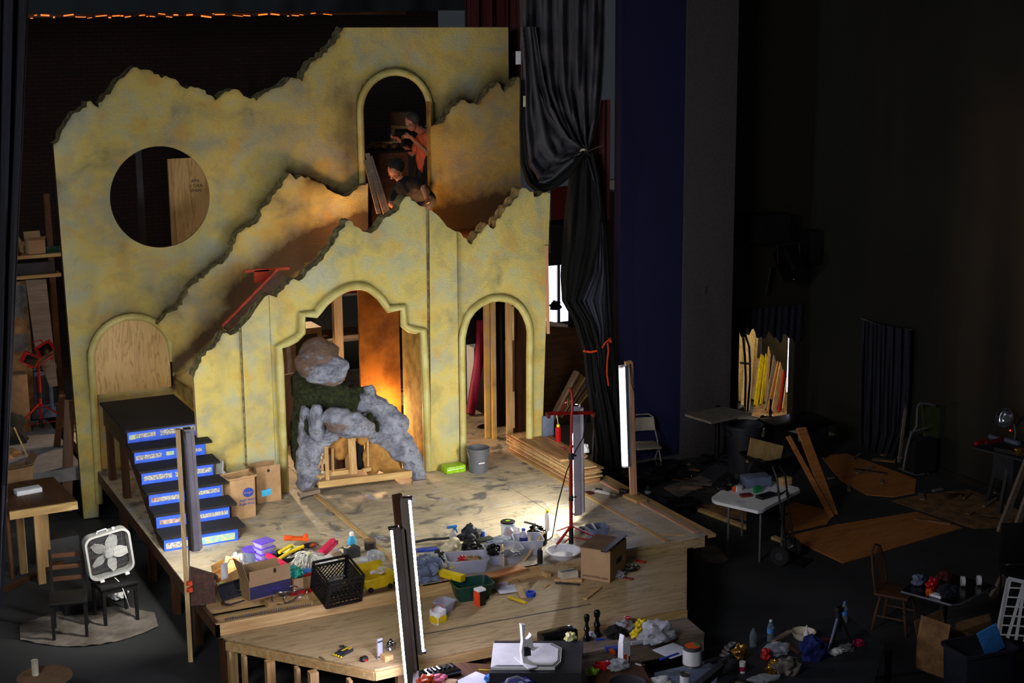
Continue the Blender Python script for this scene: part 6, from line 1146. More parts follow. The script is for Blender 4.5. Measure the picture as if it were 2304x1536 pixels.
for dx, dy, mt in ((-.14, -.02, 'grey_blue'), (.15, -.06, 'black'), (.02, .12, 'black')): g = G(); g.cone((dx, dy, 0), (dx*.15, dy*.15, .34), .011, .016, 10); g.obj('leg', mt, o)

# ---------------------------------------------------------------- right side of the hall
def sheet_px(label, pts, z, th, mat, name='plywood_sheet', cat='plywood'):
    Q = [at(a, b, z+th) for a, b in pts]; c = sum(Q, Vector())/len(Q); g = G(); g.prism([(p.x-c.x, p.y-c.y) for p in Q], th, 'z', 0); return one(g, name, mat, label, cat, (c.x, c.y, z+.001))
sheet_px('reddish plywood sheet lying on the dark floor, lit orange', [(1896, 1265), (2164, 1186), (2062, 1151), (1880, 1180), (1770, 1206)], 0, .015, 'ply_red')
sheet_px('curved dim plywood sheet lying before the blue curtain', [(1846, 1025), (1905, 1020), (1990, 1050), (2062, 1078), (2058, 1108), (2010, 1117), (1950, 1112), (1892, 1080)], 0, .012, 'ply_red')
sheet_px('dim plywood sheet under the saw table', [(2005, 1126), (2075, 1112), (2180, 1100), (2300, 1150), (2300, 1185), (2190, 1188)], 0, .006, 'debris')
sheet_px('grey board on the floor right of the pine post', [(1494, 1096), (1574, 1069), (1602, 1080), (1530, 1118)], 0, .02, 'grey_wood', 'floor_board', 'board')
sheet_px('dark grey board on the floor by the leaning folding chair', [(1440, 1100), (1500, 1128), (1560, 1168), (1500, 1170), (1432, 1130)], 0, .01, 'grey_dark', 'floor_board', 'board')
sheet_px('pale torn ply strip on the floor under the folding table', [(1572, 1136), (1640, 1132), (1700, 1158), (1690, 1172), (1600, 1150)], 0, .01, 'debris', 'floor_board', 'board')
sheet_px('brown board under the hand truck', [(1700, 1160), (1790, 1130), (1880, 1150), (1860, 1178), (1760, 1200)], 0, .01, 'ply_red', 'floor_board', 'board')
sheet_px('grey crumpled paper lying right of the stage leg', [(1575, 1228), (1610, 1226), (1640, 1258), (1620, 1268), (1580, 1262)], 0, .01, 'drop_cloth', 'floor_paper', 'paper'); wad('blue_rag', 'grey_blue', 'small pale blue rag on the floor by the stage corner', 'rag', 1594, 1200, 0, (.1, .06, .04), 5)
lay('long pale batten on the floor under the folding table', (1567, 1147), (1782, 1228), 0, .08, .04, 'pine', 'floor_batten', 'batten')
R_ = random.Random(9)
for k in range(34):
    px, py = (R_.uniform(1500, 1640), R_.uniform(1030, 1110)) if k < 10 else (R_.uniform(1850, 2090), R_.uniform(1020, 1130)) if k < 24 else (R_.uniform(2060, 2280), R_.uniform(1105, 1180))
    p = at(px, py, 0); g = G(); g.box((0, 0, .012), (R_.uniform(.12, .5), R_.uniform(.03, .1), .02)); one(g, 'wood_offcut', ('debris', 'grey_wood', 'dark_wood_x')[k % 3], 'wood offcut scattered on the dim floor at the right', 'wood scrap', p+Vector((0, 0, .016)), R_.uniform(-1, 1), 'scattered wood offcuts')
wad('black_plastic_sheet', 'black_gloss', 'crumpled shiny black plastic on the floor behind the stage edge', 'plastic sheet', 1440, 1080, 0, (.9, .5, .16), 3, .6); wad('black_plastic_sheet', 'black_gloss', 'low heap of black plastic in front of the pine post', 'plastic sheet', 1505, 1150, 0, (.5, .35, .14), 7, .6)
o = thing('red_low_frame', 'small red metal frame on the floor behind the bright white lamp', 'frame', at(1420, 1070, 0)); g = G(); g.tube([(-.18, 0, 0), (-.15, 0, .18), (.15, 0, .12), (.2, 0, 0)], .018, 8); g.obj('frame', 'orange_hi', o)
bottle('dark green bottle with white label lying beyond the pine post', 1458, 1122, .45, .2, .04, 'green_dark', 'black', 'white'); o = thing('low_crate', 'dark crate below the green bottle beyond the stage edge', 'crate', at(1458, 1122, .45)); g = G(); g.box((0, .05, -.225), (.4, .4, .448)); g.obj('body', 'slate', o)
# folding chair
def folding_chair(label, loc, rz):
    o = thing('folding_chair', label, 'chair', loc, rz); m_ = 'putty_chair'
    g = G(); g.box((0, 0, .43), (.4, .4, .03), bev=.012); g.obj('seat', m_, o)
    g = G(); g.sheet(lambda u, v: ((u-.5)*.4, .2+.03*sin(pi*u)+v*.04, .6+v*.2), 10, 4, .008); g.obj('backrest', m_, o)
    for s_ in (-1, 1):
        g = G(); g.tube([(s_*.22, -.24, 0), (s_*.215, .12, .5), (s_*.2, .21, .66), (s_*.19, .24, .8)], .011, 8); g.obj('leg', m_, o)
        g = G(); g.tube([(s_*.2, .28, 0), (s_*.2, -.05, .42)], .011, 8); g.obj('leg', m_, o)
    g = G(); g.tube([(-.19, .24, .8), (-.12, .26, .85), (.12, .26, .85), (.19, .24, .8)], .011, 8); g.tube([(-.2, .25, .06), (.2, .25, .06)], .008, 8); g.obj('back_tube', m_, o); return o
folding_chair('beige metal folding chair behind the pine post', at(1452, 1062, 0), -.25)
# square cafe table by the pier
q = at(1613, 1035, 0); o = thing('pedestal_table', 'square grey-topped pedestal table in front of the grey pier', 'table', (q.x, q.y, 0)); tz = .92
g = G(); Q = [at(*p, tz) for p in ((1541, 931), (1600, 949), (1692, 929), (1628, 914))]; g.prism([(p.x-q.x, p.y-q.y) for p in Q], .035, 'z', tz-.035); g.obj('top', 'putty_chair', o); g = G(); g.cone((0, 0, .03), (0, 0, tz-.035), .04, .04, 14); g.obj('column', 'black', o)
g = G()
for a in (0, pi/2): g.box((0, 0, .02), (.75, .07, .035), (0, 0, a+.3))
g.obj('foot', 'black', o); bottle('small clear bottle with blue label lying by the foot of the pedestal table', 1602, 1018, 0, .22, .04, 'glass', 'white', 'blue_light', loc=at(1602, 1018, 0)+Vector((0, 0, .04)), tilt=(0, 1.57, .1))
# bin and black things
q = at(1672, 1058, 0); o = thing('trash_can', 'tall dark grey round waste bin beside the pedestal table', 'bin', q); g = G(); g.lathe([(.22, 0), (.27, .68), (.29, .69), (.29, .74), (.265, .74), (.21, .03), (0, .03)], n=32); g.obj('body', 'slate', o)
for s_ in (-1, 1): g = G(); g.box((s_*.29, 0, .62), (.04, .12, .05), bev=.01); g.obj('handle', 'slate', o)
wad('black_bag', 'black_gloss', 'black bag heap between the waste bin and the doorway', 'bag', 1722, 958, .45, (.22, .15, .12), 3); wad('foam_chunk', 'flesh_cream', 'pale carved foam chunk below the storage doorway', 'foam block', 1742, 978, .2, (.26, .12, .14), 4, .3); simple('dark_cabinet', 'slate', 'dark low cabinet under the pale foam chunk', 'cabinet', 1742, 985, 0, (.7, .4, .198), .2).location = at(1742, 978, .2)-Vector((0, 0, .2))
one(G().lathe([(0, .0), (.02, .02), (.03, .1), (.014, .2), (.02, .34), (0, .36)], n=12), 'black_mitt', 'black_gloss', 'glossy black handle standing below the storage doorway', 'handle', at(1733, 940, 0))
o = thing('black_tub_table', 'shiny black table behind the leaning planks', 'table', at(1790, 1030, 0)); g = G(); g.box((0, 0, .6), (1.0, .7, .05), bev=.015); g.obj('top', 'black_gloss', o)
for xx in (-.4, .4): g = G(); g.box((xx, 0, .29), (.06, .5, .57)); g.obj('leg', 'black', o)
q = at(1735, 1075, 0); o = thing('wheelbarrow', 'black wheelbarrow tub with a plywood offcut standing in it', 'wheelbarrow', q, .1); g = G(); g.bin((0, 0, .2), (.82, .6, .2), .006, .35, 0, .015); g.obj('tub', 'black', o); g = G(); g.lathe([(.16, -.04), (.18, 0), (.16, .04)], (-.3, 0, .18), 20, rot=Vector((0, 1, 0)).to_track_quat('Z', 'Y')); g.obj('wheel', 'rubber', o); g = G(); g.box((.2, .15, .14), (.04, .04, .28)); g.box((.2, -.15, .14), (.04, .04, .28)); g.obj('leg', 'black', o)
Q = [atY(*p, q.y+.12) for p in ((1690, 985), (1763, 1003), (1754, 1046), (1680, 1040))]; g = G(); g.prism([(p.x-q.x, p.z-.5) for p in Q], .018, 'y', 0); one(g, 'plywood_offcut', 'ply_panel', 'pale swirly-grained plywood offcut standing in the black wheelbarrow', 'plywood', (q.x, q.y+.12, .5))
for p0, p1, w_, lb, nm in (((1802, 962), (1875, 1160), .16, 'wide reddish plank leaning at a steep angle over the floor debris', 'leaning_plank'), ((1773, 981), (1872, 1165), .07, 'narrow reddish plank leaning beside the wide leaning plank', 'leaning_plank')):
    b = at(*p1, 0); a = atY(*p0, b.y+.85); plank(lb, a, b+Vector((0, 0, .01)), w_, .02, 'ply_red', nm, 'plank', (0, 1, 0))
# folding table with small things
q = at(1665, 1160, 0); o = thing('folding_table', 'white plastic folding table with rounded corners in the dark', 'table', (0, 0, 0)); tz = .74
Q = [at(*p, tz) for p in ((1601, 1118), (1603, 1124), (1612, 1128), (1705, 1149), (1716, 1147), (1724, 1141), (1800, 1102), (1796, 1096), (1700, 1072), (1662, 1078), (1640, 1090))]
g = G(); g.prism([(p.x, p.y) for p in Q], .04, 'z', tz-.04); g.obj('top', 'white', o)
for px, py in ((1640, 1128), (1712, 1140), (1762, 1108), (1672, 1086)): p = at(px, py, tz); g = G(); g.cone((p.x, p.y, 0), (p.x, p.y, tz-.04), .014, .014, 8); g.obj('leg', 'grey', o)
wad('tool_heap', 'black_gloss', 'tangled black tools at the left end of the folding table', 'tools', 1640, 1100, tz, (.16, .1, .12), 4); 
for nm, mt, lb, ct, px, py, d_, rz in (('grey_bin', 'grey_blue', 'grey-blue plastic bin at the back of the folding table', 'bin', 1700, 1092, (.36, .22, .14), -.2), ('orange_box', 'white', 'small white and orange carton on the folding table', 'box', 1660, 1104, (.1, .07, .07), .2), ('orange_side_box', 'orange', 'orange end of the small carton on the folding table', 'box', 1652, 1105, (.03, .06, .07), .2), ('green_pack', 'green', 'green pack on the folding table before the grey-blue bin', 'package', 1704, 1107, (.11, .05, .08), .05), ('red_box', 'brick_red', 'red box with white edge on the folding table', 'box', 1678, 1116, (.15, .09, .03), -.15), ('note_sheet', 'paper', 'white note sheet at the front edge of the folding table', 'paper', 1662, 1131, (.18, .12, .002), .4), ('dark_tools', 'black', 'dark tool lying at the right end of the folding table', 'tool', 1724, 1118, (.28, .12, .04), .2), ('dark_pouch', 'slate', 'dark square can standing behind the tangled black tools', 'can', 1663, 1084, (.09, .08, .12), .1), ('small_pine_box', 'pine', 'warm-lit pine box beyond the right end of the folding table', 'box', 1766, 1090, (.16, .1, .1), .1)): simple(nm, mt, lb, ct, px, py, tz, d_, rz)
q = at(1722, 1212, 0); simple('black_drum', 'black_matte', 'black box standing under the right end of the folding table', 'box', 1722, 1205, 0, (.42, .3, .62), .1)
o = thing('hand_truck', 'black hand truck with two rubber wheels standing on the dark floor', 'hand truck', at(1768, 1262, 0), .55); rt = Vector((1, 0, 0)).to_track_quat('Z', 'Y')
for s_ in (-1, 1):
    g = G(); g.lathe([(.06, -.03), (.12, -.035), (.135, 0), (.12, .035), (.06, .03)], (s_*.2, .0, .135), 24, rot=rt); g.obj('tyre', 'rubber', o); g = G(); g.lathe([(0, -.036), (.05, -.036), (.06, -.01), (.06, .03), (0, .036)], (s_*.2, 0, .135), 18, rot=rt); g.obj('hub', 'steel', o)
    g = G(); g.tube([(s_*.13, -.08, .05), (s_*.13, .02, .6), (s_*.13, .1, 1.12), (s_*.08, .18, 1.25)], .014, 8); g.obj('rail', 'black', o)
g = G()
for z in (.3, .6, .9): g.tube([(-.13, -.03+z*.12, z), (.13, -.03+z*.12, z)], .01, 6)
g.tube([(-.08, .18, 1.25), (.08, .18, 1.25)], .014, 8); g.obj('crossbar', 'black', o); g = G(); g.box((0, -.18, .03), (.36, .22, .01)); g.obj('toe_plate', 'black', o); g = G(); g.tube([(-.2, 0, .135), (.2, 0, .135)], .012, 8); g.obj('axle', 'steel', o)
for k, (px, py) in enumerate(((1752, 1115), (1772, 1118))): g = G(); g.lathe([(.02, -.02), (.035, 0), (.02, .02)], (0, 0, .035), 16, rot=rt); one(g, 'caster_wheel', 'steel', ('left', 'right')[k]+' of two small grey caster wheels at the end of the folding table', 'caster', at(px, py, tz), .4)
# dark curtain on the right wall, frames and green flat
def onwall(px, py, off=.12):
    n2 = Vector((-dv.y, dv.x, 0)); n2 = n2 if n2.x < 0 else -n2; d = ray(px, py); p0 = q0+n2*off; t = (p0-CAM).dot(n2)/d.dot(n2); return CAM+d*t
L_, R2 = [(1940, 722), (1936, 850), (1934, 1000), (1936, 1046)], [(2048, 742), (2046, 860), (2040, 960), (2000, 1066)]
g = G()
def cf(u, v):
    a, b = lerp_path(L_, v), lerp_path(R2, v); return onwall(a[0]+(b[0]-a[0])*u, a[1]+(b[1]-a[1])*u, .1+.05*sin(u*34+v*2)+.03*sin(u*71))
g.sheet(cf, 80, 24, .012); one(g, 'wall_curtain', 'cloth_navy', 'dark navy curtain strung on the right wall', 'curtain')
g = G(); g.tube([onwall(1937, 716, .05), onwall(1990, 735, .08), onwall(2052, 742, .05)], .008, 6); one(g, 'curtain_cord', 'grey', 'thin cord holding up the navy curtain on the right wall', 'cord')
a, b = onwall(2040, 900, .1), onwall(2022, 1040, .35); plank('tall pale strip leaning right of the navy curtain', a, b, .05, .02, 'grey_wood', 'leaning_strip', 'wood', (0, 1, 0))
o0 = at(2058, 1075, 0); o = thing('tube_rack', 'bent grey metal tube frame standing against the right wall', 'frame', o0)
def fq(px, py, dy=0): return atY(px, py, o0.y+dy)-o0
g = G(); g.tube([fq(2032, 1058), fq(2040, 1010), fq(2050, 975), fq(2062, 960), fq(2064, 915), fq(2070, 907), fq(2088, 908), fq(2104, 912)], .016, 8); g.obj('tube', 'grey', o); g = G(); g.tube([fq(2032, 1058), fq(2060, 1068), fq(2080, 1066)], .014, 8); g.tube([fq(2048, 972), fq(2086, 962)], .014, 8); g.obj('rung', 'grey', o); g = G(); g.box(fq(2068, 1020, .1)+Vector((0, 0, .0)), (.4, .3, .5)); g.obj('dark_bag', 'black_matte', o)
a = atY(2110, 920, 17.6); b = at(2110, 1092, 0); g = G(); c4 = [fq(2078, 912, .1), fq(2122, 918, .1), fq(2138, 1040, .1), fq(2118, 1040, .1), fq(2118, 1090, .1), fq(2086, 1088, .1), fq(2084, 1000, .1)]; g.prism([(p.x, p.z) for p in c4], .03, 'y', .12); plain('dark_green', (62, 74, 26), .8); one(g, 'green_flat', 'dark_green', 'dark green odd-shaped panel leaning right of the bent metal frame', 'panel', o0)
# saw table at the right edge
q = at(2240, 1165, 0); o = thing('saw_table', 'dark saw bench at the right edge covered with tools', 'table', (q.x, q.y, 0)); tz = .86; Q = [at(*p, tz) for p in ((2186, 1004), (2300, 1034), (2400, 1010), (2300, 985))]; g = G(); g.prism([(p.x-q.x, p.y-q.y) for p in Q], .03, 'z', tz-.03); g.obj('top', 'slate', o)
c = sum(Q, Vector())/4-Vector((q.x, q.y, 0)); g = G(); g.box((c.x-.1, c.y-.02, tz-.24), (.46, .4, .36)); g.obj('motor_box', 'slate', o); g = G(); g.box((c.x-.1, c.y-.225, tz-.22), (.2, .01, .12)); g.obj('vent', 'black', o)
for dx, dy in ((-.45, -.1), (-.2, .3), (.5, -.2), (.4, .35)): g = G(); g.beam((c.x+dx, c.y+dy*1.3, 0), (c.x+dx*.6, c.y+dy*.8, tz-.1), .05, .05); g.obj('leg', 'black', o)
TS = tz; 
for k, (p0, p1, w_, mt, nm, lb) in enumerate((((2196, 1002), (2215, 995), .05, 'red', 'red_tool', 'red tool lying at the left corner of the saw bench'), ((2226, 985), (2250, 992), .05, 'grey_blue', 'steel_guide', 'left pale metal guide on the saw bench'), ((2262, 992), (2294, 1002), .06, 'grey_blue', 'steel_guide', 'right pale metal guide on the saw bench'), ((2218, 1000), (2262, 990), .03, 'brick_red', 'red_bar', 'thin dull red bar across the saw bench'), ((2240, 1012), (2290, 1022), .1, 'black', 'black_tool', 'black tool case on the saw bench'))): lay(lb, p0, p1, TS, w_, .05, mt, nm, 'tool')
wad('brass_scraps', 'gold', 'warm glinting scraps at the right end of the saw bench', 'scraps', 2298, 1022, TS, (.14, .1, .07), 5)
q = at(2265, 1000, TS); o = thing('clamp_lamp', 'round-shaded clamp lamp above the saw bench', 'lamp', (q.x, q.y, TS)); ax = Vector((-.85, -.3, .3)); c = atY(2262, 940, q.y)-Vector((q.x, q.y, TS)); g = G(); g.lathe([(.03, -.1), (.05, -.06), (.13, .03), (.135, .03), (.055, -.05)], c, 28, rot=ax.to_track_quat('Z', 'Y')); g.obj('shade', 'chrome', o); g = G(); g.cone(c-ax*.08, c-ax*.2, .035, .03, 14); g.obj('socket', 'black', o)
g = G(); g.tube([c-ax*.18, c+Vector((.22, .05, -.12)), (.16, 0, .15), (.14, 0, .01)], .014, 8); g.obj('arm', 'steel', o); wad('drill_press_chuck', 'gold', 'warm-lit drill press head under the clamp lamp', 'tool', 2288, 985, TS, (.1, .1, .14), 9); g = G(); g.blob((0, 0, 0), (.012, .012, .012), 0, 0, 2); one(g, 'indicator_light', 'led_red', 'tiny red indicator light below the clamp lamp', 'light', atY(2273, 968, q.y-.12))
L = bpy.data.lights.new('bench_lamp_light', 'SPOT'); L.energy = 20; L.color = (1, .55, .26); L.spot_size = RD(130); L.shadow_soft_size = .08; l = bpy.data.objects.new('bench_lamp_light', L); COL.objects.link(l); l.location = (q.x+.55, q.y+.1, 1.55); l.rotation_euler = Vector((-.45, -.35, -1)).to_track_quat('-Z', 'Y').to_euler()
q2 = (q.x+.6, q.y+.12, 1.62); o = thing('work_lamp', 'hooded work lamp just beyond the right edge of the saw bench', 'lamp', q2); g = G(); g.lathe([(.03, .1), (.04, .05), (.12, -.04), (.125, -.04), (.05, .04)], n=24); g.obj('hood', 'steel', o); g = G(); g.tube([(0, 0, .08), (.1, .1, .1), (.14, .2, -.7)], .012, 8); g.obj('arm', 'steel', o)
# timber props of the bench at the right
for k, (p0, p1) in enumerate((((2312, 1032), (2248, 1198)), ((2318, 1100), (2262, 1256)), ((2312, 1200), (2232, 1345)))):
    b = at(*p1, 0); a = atY(*p0, b.y+.15); plank(('rear', 'middle', 'front')[k]+' slanting timber leg at the right edge of the hall', a, b, .09, .045, 'grey_wood', 'slanting_timber', 'wood', (0, 1, 0))
# snack table and windsor chair
q = at(2140, 1418, 0); o = thing('cafe_table', 'small black cafe table with a bright metal rim holding snacks', 'table', (q.x, q.y, 0)); tz = .76
Q = [at(*p, tz) for p in ((2029, 1328), (2141, 1358), (2158, 1356), (2238, 1316), (2140, 1290), (2040, 1318))]; P2 = [(p.x-q.x, p.y-q.y) for p in Q]; g = G(); g.prism(P2, .03, 'z', tz-.032); g.obj('top', 'black_gloss', o)
g = G(); g.tube([(a, b, tz-.018) for a, b in P2], .018, 6, True); g.obj('rim', 'steel', o); cx2, cy2 = sum(p[0] for p in P2)/6, sum(p[1] for p in P2)/6
g = G(); g.cone((cx2, cy2, .03), (cx2, cy2, tz-.03), .045, .045, 14); g.obj('column', 'black', o); g = G(); g.box((cx2, cy2, .02), (.6, .07, .04)); g.box((cx2, cy2, .02), (.07, .6, .04)); g.obj('foot', 'black', o)
for nm, mt, lb, px, py, r, sd in (('snack_bag', 'red_gloss', 'red and yellow shiny snack bag on the cafe table', 2098, 1328, (.1, .07, .11), 3), ('snack_bag', 'maroon', 'dark red snack bag at the back of the cafe table', 2124, 1312, (.14, .09, .1), 4), ('grey_bag', 'grey_blue', 'grey bag at the left corner of the cafe table', 2066, 1314, (.09, .07, .08), 5), ('dark_bag', 'cloth_navy', 'dark navy bag at the front of the cafe table', 2132, 1340, (.14, .09, .1), 6), ('yellow_piece', 'orange', 'orange and yellow lower edge of the red snack bag', 2092, 1338, (.05, .04, .06), 7)): wad(nm, mt, lb, 'bag', px, py, tz, r, sd)
for k, (px, py) in enumerate(((2166, 1318), (2202, 1316))): g = G(); g.lathe([(.035, -.02), (.055, -.02), (.055, .02), (.035, .02), (.035, -.02)], (0, 0, .056), 22, rot=Vector((.8, -.5, 0)).to_track_quat('Z', 'Y')); one(g, 'tape_roll', 'white', ('left', 'right')[k]+' white tape roll standing on the cafe table', 'tape', at(px, py, tz))
lay('small white book at the front edge of the cafe table', (2094, 1338), (2120, 1346), tz, .07, .03, 'white', 'white_book', 'book')
def windsor(label, loc, rz, sc=1):
    o = thing('spindle_chair', label, 'chair', loc, rz); g = G(); g.box((0, 0, .44), (.42, .4, .035), bev=.015); g.obj('seat', 'dark_wood', o); o.scale = (sc,)*3
    for sx in (-1, 1):
        for sy in (-1, 1): g = G(); g.tube([(sx*.14, sy*.13, .43), (sx*.18, sy*.17, .2), (sx*.2, sy*.2, 0)], .016, 8, rad=[.014, .02, .012]); g.obj('leg', 'dark_wood_z', o)
        g = G(); g.tube([(sx*.18, -.17, .18), (sx*.18, .17, .18)], .01, 7); g.obj('stretcher', 'dark_wood', o)
    g = G(); g.tube([(-.19, .18, .45), (-.2, .22, .7), (-.14, .26, .9), (0, .275, .96), (.14, .26, .9), (.2, .22, .7), (.19, .18, .45)], .012, 8); g.obj('back_hoop', 'dark_wood_z', o)
    for k in range(5): x = -.12+.06*k; g = G(); g.tube([(x*.9, .18, .45), (x*1.05, .25, .93-abs(x)*.3)], .007, 6); g.obj('spindle', 'dark_wood_z', o)
    return o
windsor('dark hoop-backed spindle chair left of the cafe table', at(2013, 1412, 0), .55)
o = carton('open brown carton standing behind the navy bin at the bottom right', 2125, 1500, .25, (.5, .36, .34), .25, 'kraft', ((0, 1, .3), (1, -1, -.2))); simple('carton_base', 'black', 'low black stool under the open brown carton', 'stool', 2125, 1505, 0, (.4, .3, .249), .2)
g = G(); g.bin((0, 0, 0), (.62, .42, .72), .01, .1, 0, .02); one(g, 'navy_bin', 'navy', 'large dark navy bin at the bottom right corner', 'bin', at(2195, 1600, 0), -.1).data.materials[0] = MATS['cloth_navy']
simple('blue_folder', 'blue_light', 'bright blue folder sticking out of the dark navy bin', 'folder', 2240, 1466, .62, (.22, .02, .3), -.3, .003, 0, rot=(.1, -.45, -.3))
sheet_px('brown cardboard sheet standing behind the cafe table', [(2150, 1400), (2225, 1380), (2230, 1395), (2160, 1420)], 0, .5, 'kraft', 'cardboard_block', 'cardboard')
q = at(2290, 1440, .45); o = thing('lattice_panel', 'white cut-out lattice panel leaning at the right edge', 'panel', q, rot=(-.25, .22, -.5)); g = G()
for k in range(6):
    g.beam((-.2, 0, .02+k*.1), (.3, 0, .1+k*.1), .014, .03, up=(0, 1, 0)); g.beam((-.2+k*.09, 0, 0), (-.2+k*.09+(.05 if k % 2 else -.03), 0, .6), .03, .014, up=(0, 1, 0))
g.box((-.22, 0, .3), (.05, .014, .62)); g.box((.05, 0, .61), (.56, .014, .04)); g.obj('lattice', 'white', o)
simple('black_stool', 'black', 'black stool under the white lattice panel', 'stool', 2296, 1450, 0, (.4, .4, .44), -.4); o = thing('detergent_bottle', 'white bottle with blue base at the right of the navy bin', 'bottle', at(2262, 1524, .3)); g = G(); g.lathe([(.045, .03), (.045, .2), (.015, .3), (0, .3)], n=16); g.obj('body', 'white', o); g = G(); g.lathe([(.047, 0), (.047, .04), (0, .04)], n=16); g.obj('base', 'blue_light', o); simple('dark_low_stool', 'slate', 'low dark box under the white and blue bottle', 'box', 2262, 1530, 0, (.3, .3, .299), .2)
o = thing('black_chair', 'black padded chair cut by the right edge above the lattice panel', 'chair', at(2300, 1370, 0), -.4); g = G(); g.box((0, 0, .44), (.46, .44, .07), bev=.02); g.obj('seat', 'black', o); g = G(); g.box((-.0, .22, .74), (.46, .06, .5), bev=.02); g.obj('backrest', 'black', o)
for a, b in ((-.2, -.2), (.2, -.2), (-.2, .2), (.2, .2)): g = G(); g.cone((a, b, 0), (a, b, .42), .014, .014, 8); g.obj('leg', 'black', o)
# dark fixtures on the wall above the storage doorway
q = atY(1727, 512, YD-.25); o = thing('wall_speaker', 'black loudspeaker box mounted above the storage doorway', 'loudspeaker', q); g = G(); g.box((0, 0, 0), (.62, .4, .46), (0, 0, .1), .01); g.obj('cabinet', 'black', o); g = G(); g.box((0, .24, 0), (.1, .2, .1)); g.obj('bracket', 'black', o)
q = atY(1776, 590, YD-.5); o = thing('stage_lantern', 'round black stage lantern with a bright glint hanging over the storage doorway', 'stage light', q); g = G(); g.cone((0, .2, .15), (0, -.15, -.2), .17, .2, 20); g.obj('housing', 'black_gloss', o); g = G(); g.tube([(-.22, 0, 0), (-.22, .05, .3), (.22, .05, .3), (.22, 0, 0)], .014, 6); g.box((0, .3, .3), (.05, .5, .04)); g.obj('yoke', 'black', o); g = G(); g.blob((-.02, -.16, -.25), (.03, .03, .02), 0, 0, 2); g.obj('lens_glint', 'chrome', o)
q = onwall(1828, 555, .12); one(G().box((0, 0, 0), (.2, .3, .55), bev=.01), 'wall_speaker', 'black', 'narrow black box on the right wall beside the round stage lantern', 'loudspeaker', q)
g = G(); g.tube([atY(1735, 600, YD-.15), atY(1728, 640, YD-.12), atY(1724, 662, YD-.1)], .03, 6); one(g, 'hanging_cable', 'black', 'black cable loop hanging below the loudspeaker', 'cable')
simple('outlet_plate', 'wall_grey', 'pale switch plate on the grey pier', 'switch plate', 100, 100, 0, (.07, .01, .12)).location = atY(1584, 662, 19.68-.012)
# ---------------------------------------------------------------- storage doorway
t_ = [(1665, 697), (1806, 683)]
def vf(u, v):
    low = 50+32*u+8*sin(u*23)+5*sin(u*51); px = 1664+142*u; py = 698-14*u+low*v; return atY(px, py, YD-.05-.04*sin(u*60+v*2)-.03*sin(u*27))
g = G(); g.sheet(vf, 90, 14, .012); one(g, 'bunched_valance', 'cloth_navy', 'dark cloth bunched up along the top of the storage doorway', 'curtain')
SB = 22.6
L_ = [((1676, 925), (1692, 722), .22, 'ply_panel', 'pale plywood strip at the left of the storage doorway'), ((1668, 880), (1682, 735), .1, 'pine_z', 'pale board against the left jamb of the storage doorway'), ((1690, 900), (1703, 730), .1, 'pine_z', 'narrow pine board right of the small hand truck'), ((1712, 880), (1714, 735), .28, 'wall_grey', 'grey board at the back of the storage doorway'), ((1722, 905), (1735, 738), .06, 'pine_z', 'thin pine stick in the middle of the storage doorway'),
 ((1700, 915), (1716, 800), .1, 'yellow', 'broad yellow painted board in the storage doorway'), ((1712, 912), (1726, 792), .06, 'yellow_bin', 'narrow yellow painted board with green smears in the storage doorway'), ((1725, 925), (1750, 768), .1, 'grey_wood', 'grey weathered board right of the yellow boards'), ((1727, 930), (1762, 770), .07, 'ply_red', 'reddish board right of the grey weathered board'), ((1740, 938), (1768, 772), .14, 'pine_z', 'broad pine board leaning in the storage doorway'), ((1752, 942), (1772, 775), .05, 'red', 'thin red strip among the pine boards of the storage doorway'), ((1764, 945), (1782, 800), .16, 'ply_panel', 'plywood board at the right of the storage doorway')]
for k, (a_, b_) in enumerate(((1670, 1668), (1684, 1690), (1696, 1708), (1706, 1722), (1720, 1742), (1732, 1752), (1758, 1776), (1772, 1786))):
    L_.append(((a_, 915+k*3), (b_, 728+k*5), .16, ('ply_panel', 'pine_z', 'ply_box')[k % 3], 'pale board at the back of the row of boards in the storage doorway'))
for k, (p0, p1, w_, mt, lb) in enumerate(L_):
    Yb = 21.6+.03*(len(L_)-k)
    b = at(*p0, 0); b = atY(p0[0], p0[1], max(b.y, 21.3)); b.z = max(b.z, .01)
    if k > 11: Yb = 22.5; b = atY(p0[0], p0[1], 22.2); b.z = max(b.z, .01)
    a = atY(*p1, Yb+.6); a.z = min(a.z, 3.0); plank(lb, a, b, w_, .02, mt, 'stored_board', 'board', (0, 1, 0), 'back row of stored boards' if k > 11 else None)
o = thing('small_hand_truck', 'black folding hand truck standing at the left of the storage doorway', 'hand truck', atY(1672, 925, 21.1)*1.0); o.location.z = 0
def dq(px, py, dy=0): return atY(px, py, 21.1+dy)-o.location
g = G(); g.tube([dq(1676, 925), dq(1678, 850), dq(1676, 800), dq(1672, 760), dq(1677, 752), dq(1686, 780), dq(1688, 815), dq(1688, 850), dq(1682, 925)], .02, 8); g.obj('frame', 'black', o); g = G(); g.tube([dq(1666, 816), dq(1688, 818)], .02, 8); g.obj('crossbar', 'steel', o); g = G(); g.lathe([(.0, -.03), (.06, -.03), (.09, 0), (.06, .03), (0, .03)], dq(1668, 922), 18, rot=Vector((0, 1, 0)).to_track_quat('Z', 'Y')); g.obj('wheel', 'grey', o)
q = at(1752, 948, 0); o = thing('push_broom', 'red push broom lying in the storage doorway', 'broom', q, -.12); g = G(); g.box((0, 0, .06), (.5, .08, .06), bev=.01); g.obj('block', 'brick_red', o); g = G(); g.box((0, 0, .02), (.48, .07, .04)); g.obj('bristles', 'dark_wood_x', o)
sheet_px('pale dusty board on the floor of the storage doorway', [(1690, 935), (1782, 960), (1783, 925), (1700, 905)], 0, .01, 'debris', 'floor_board', 'board')
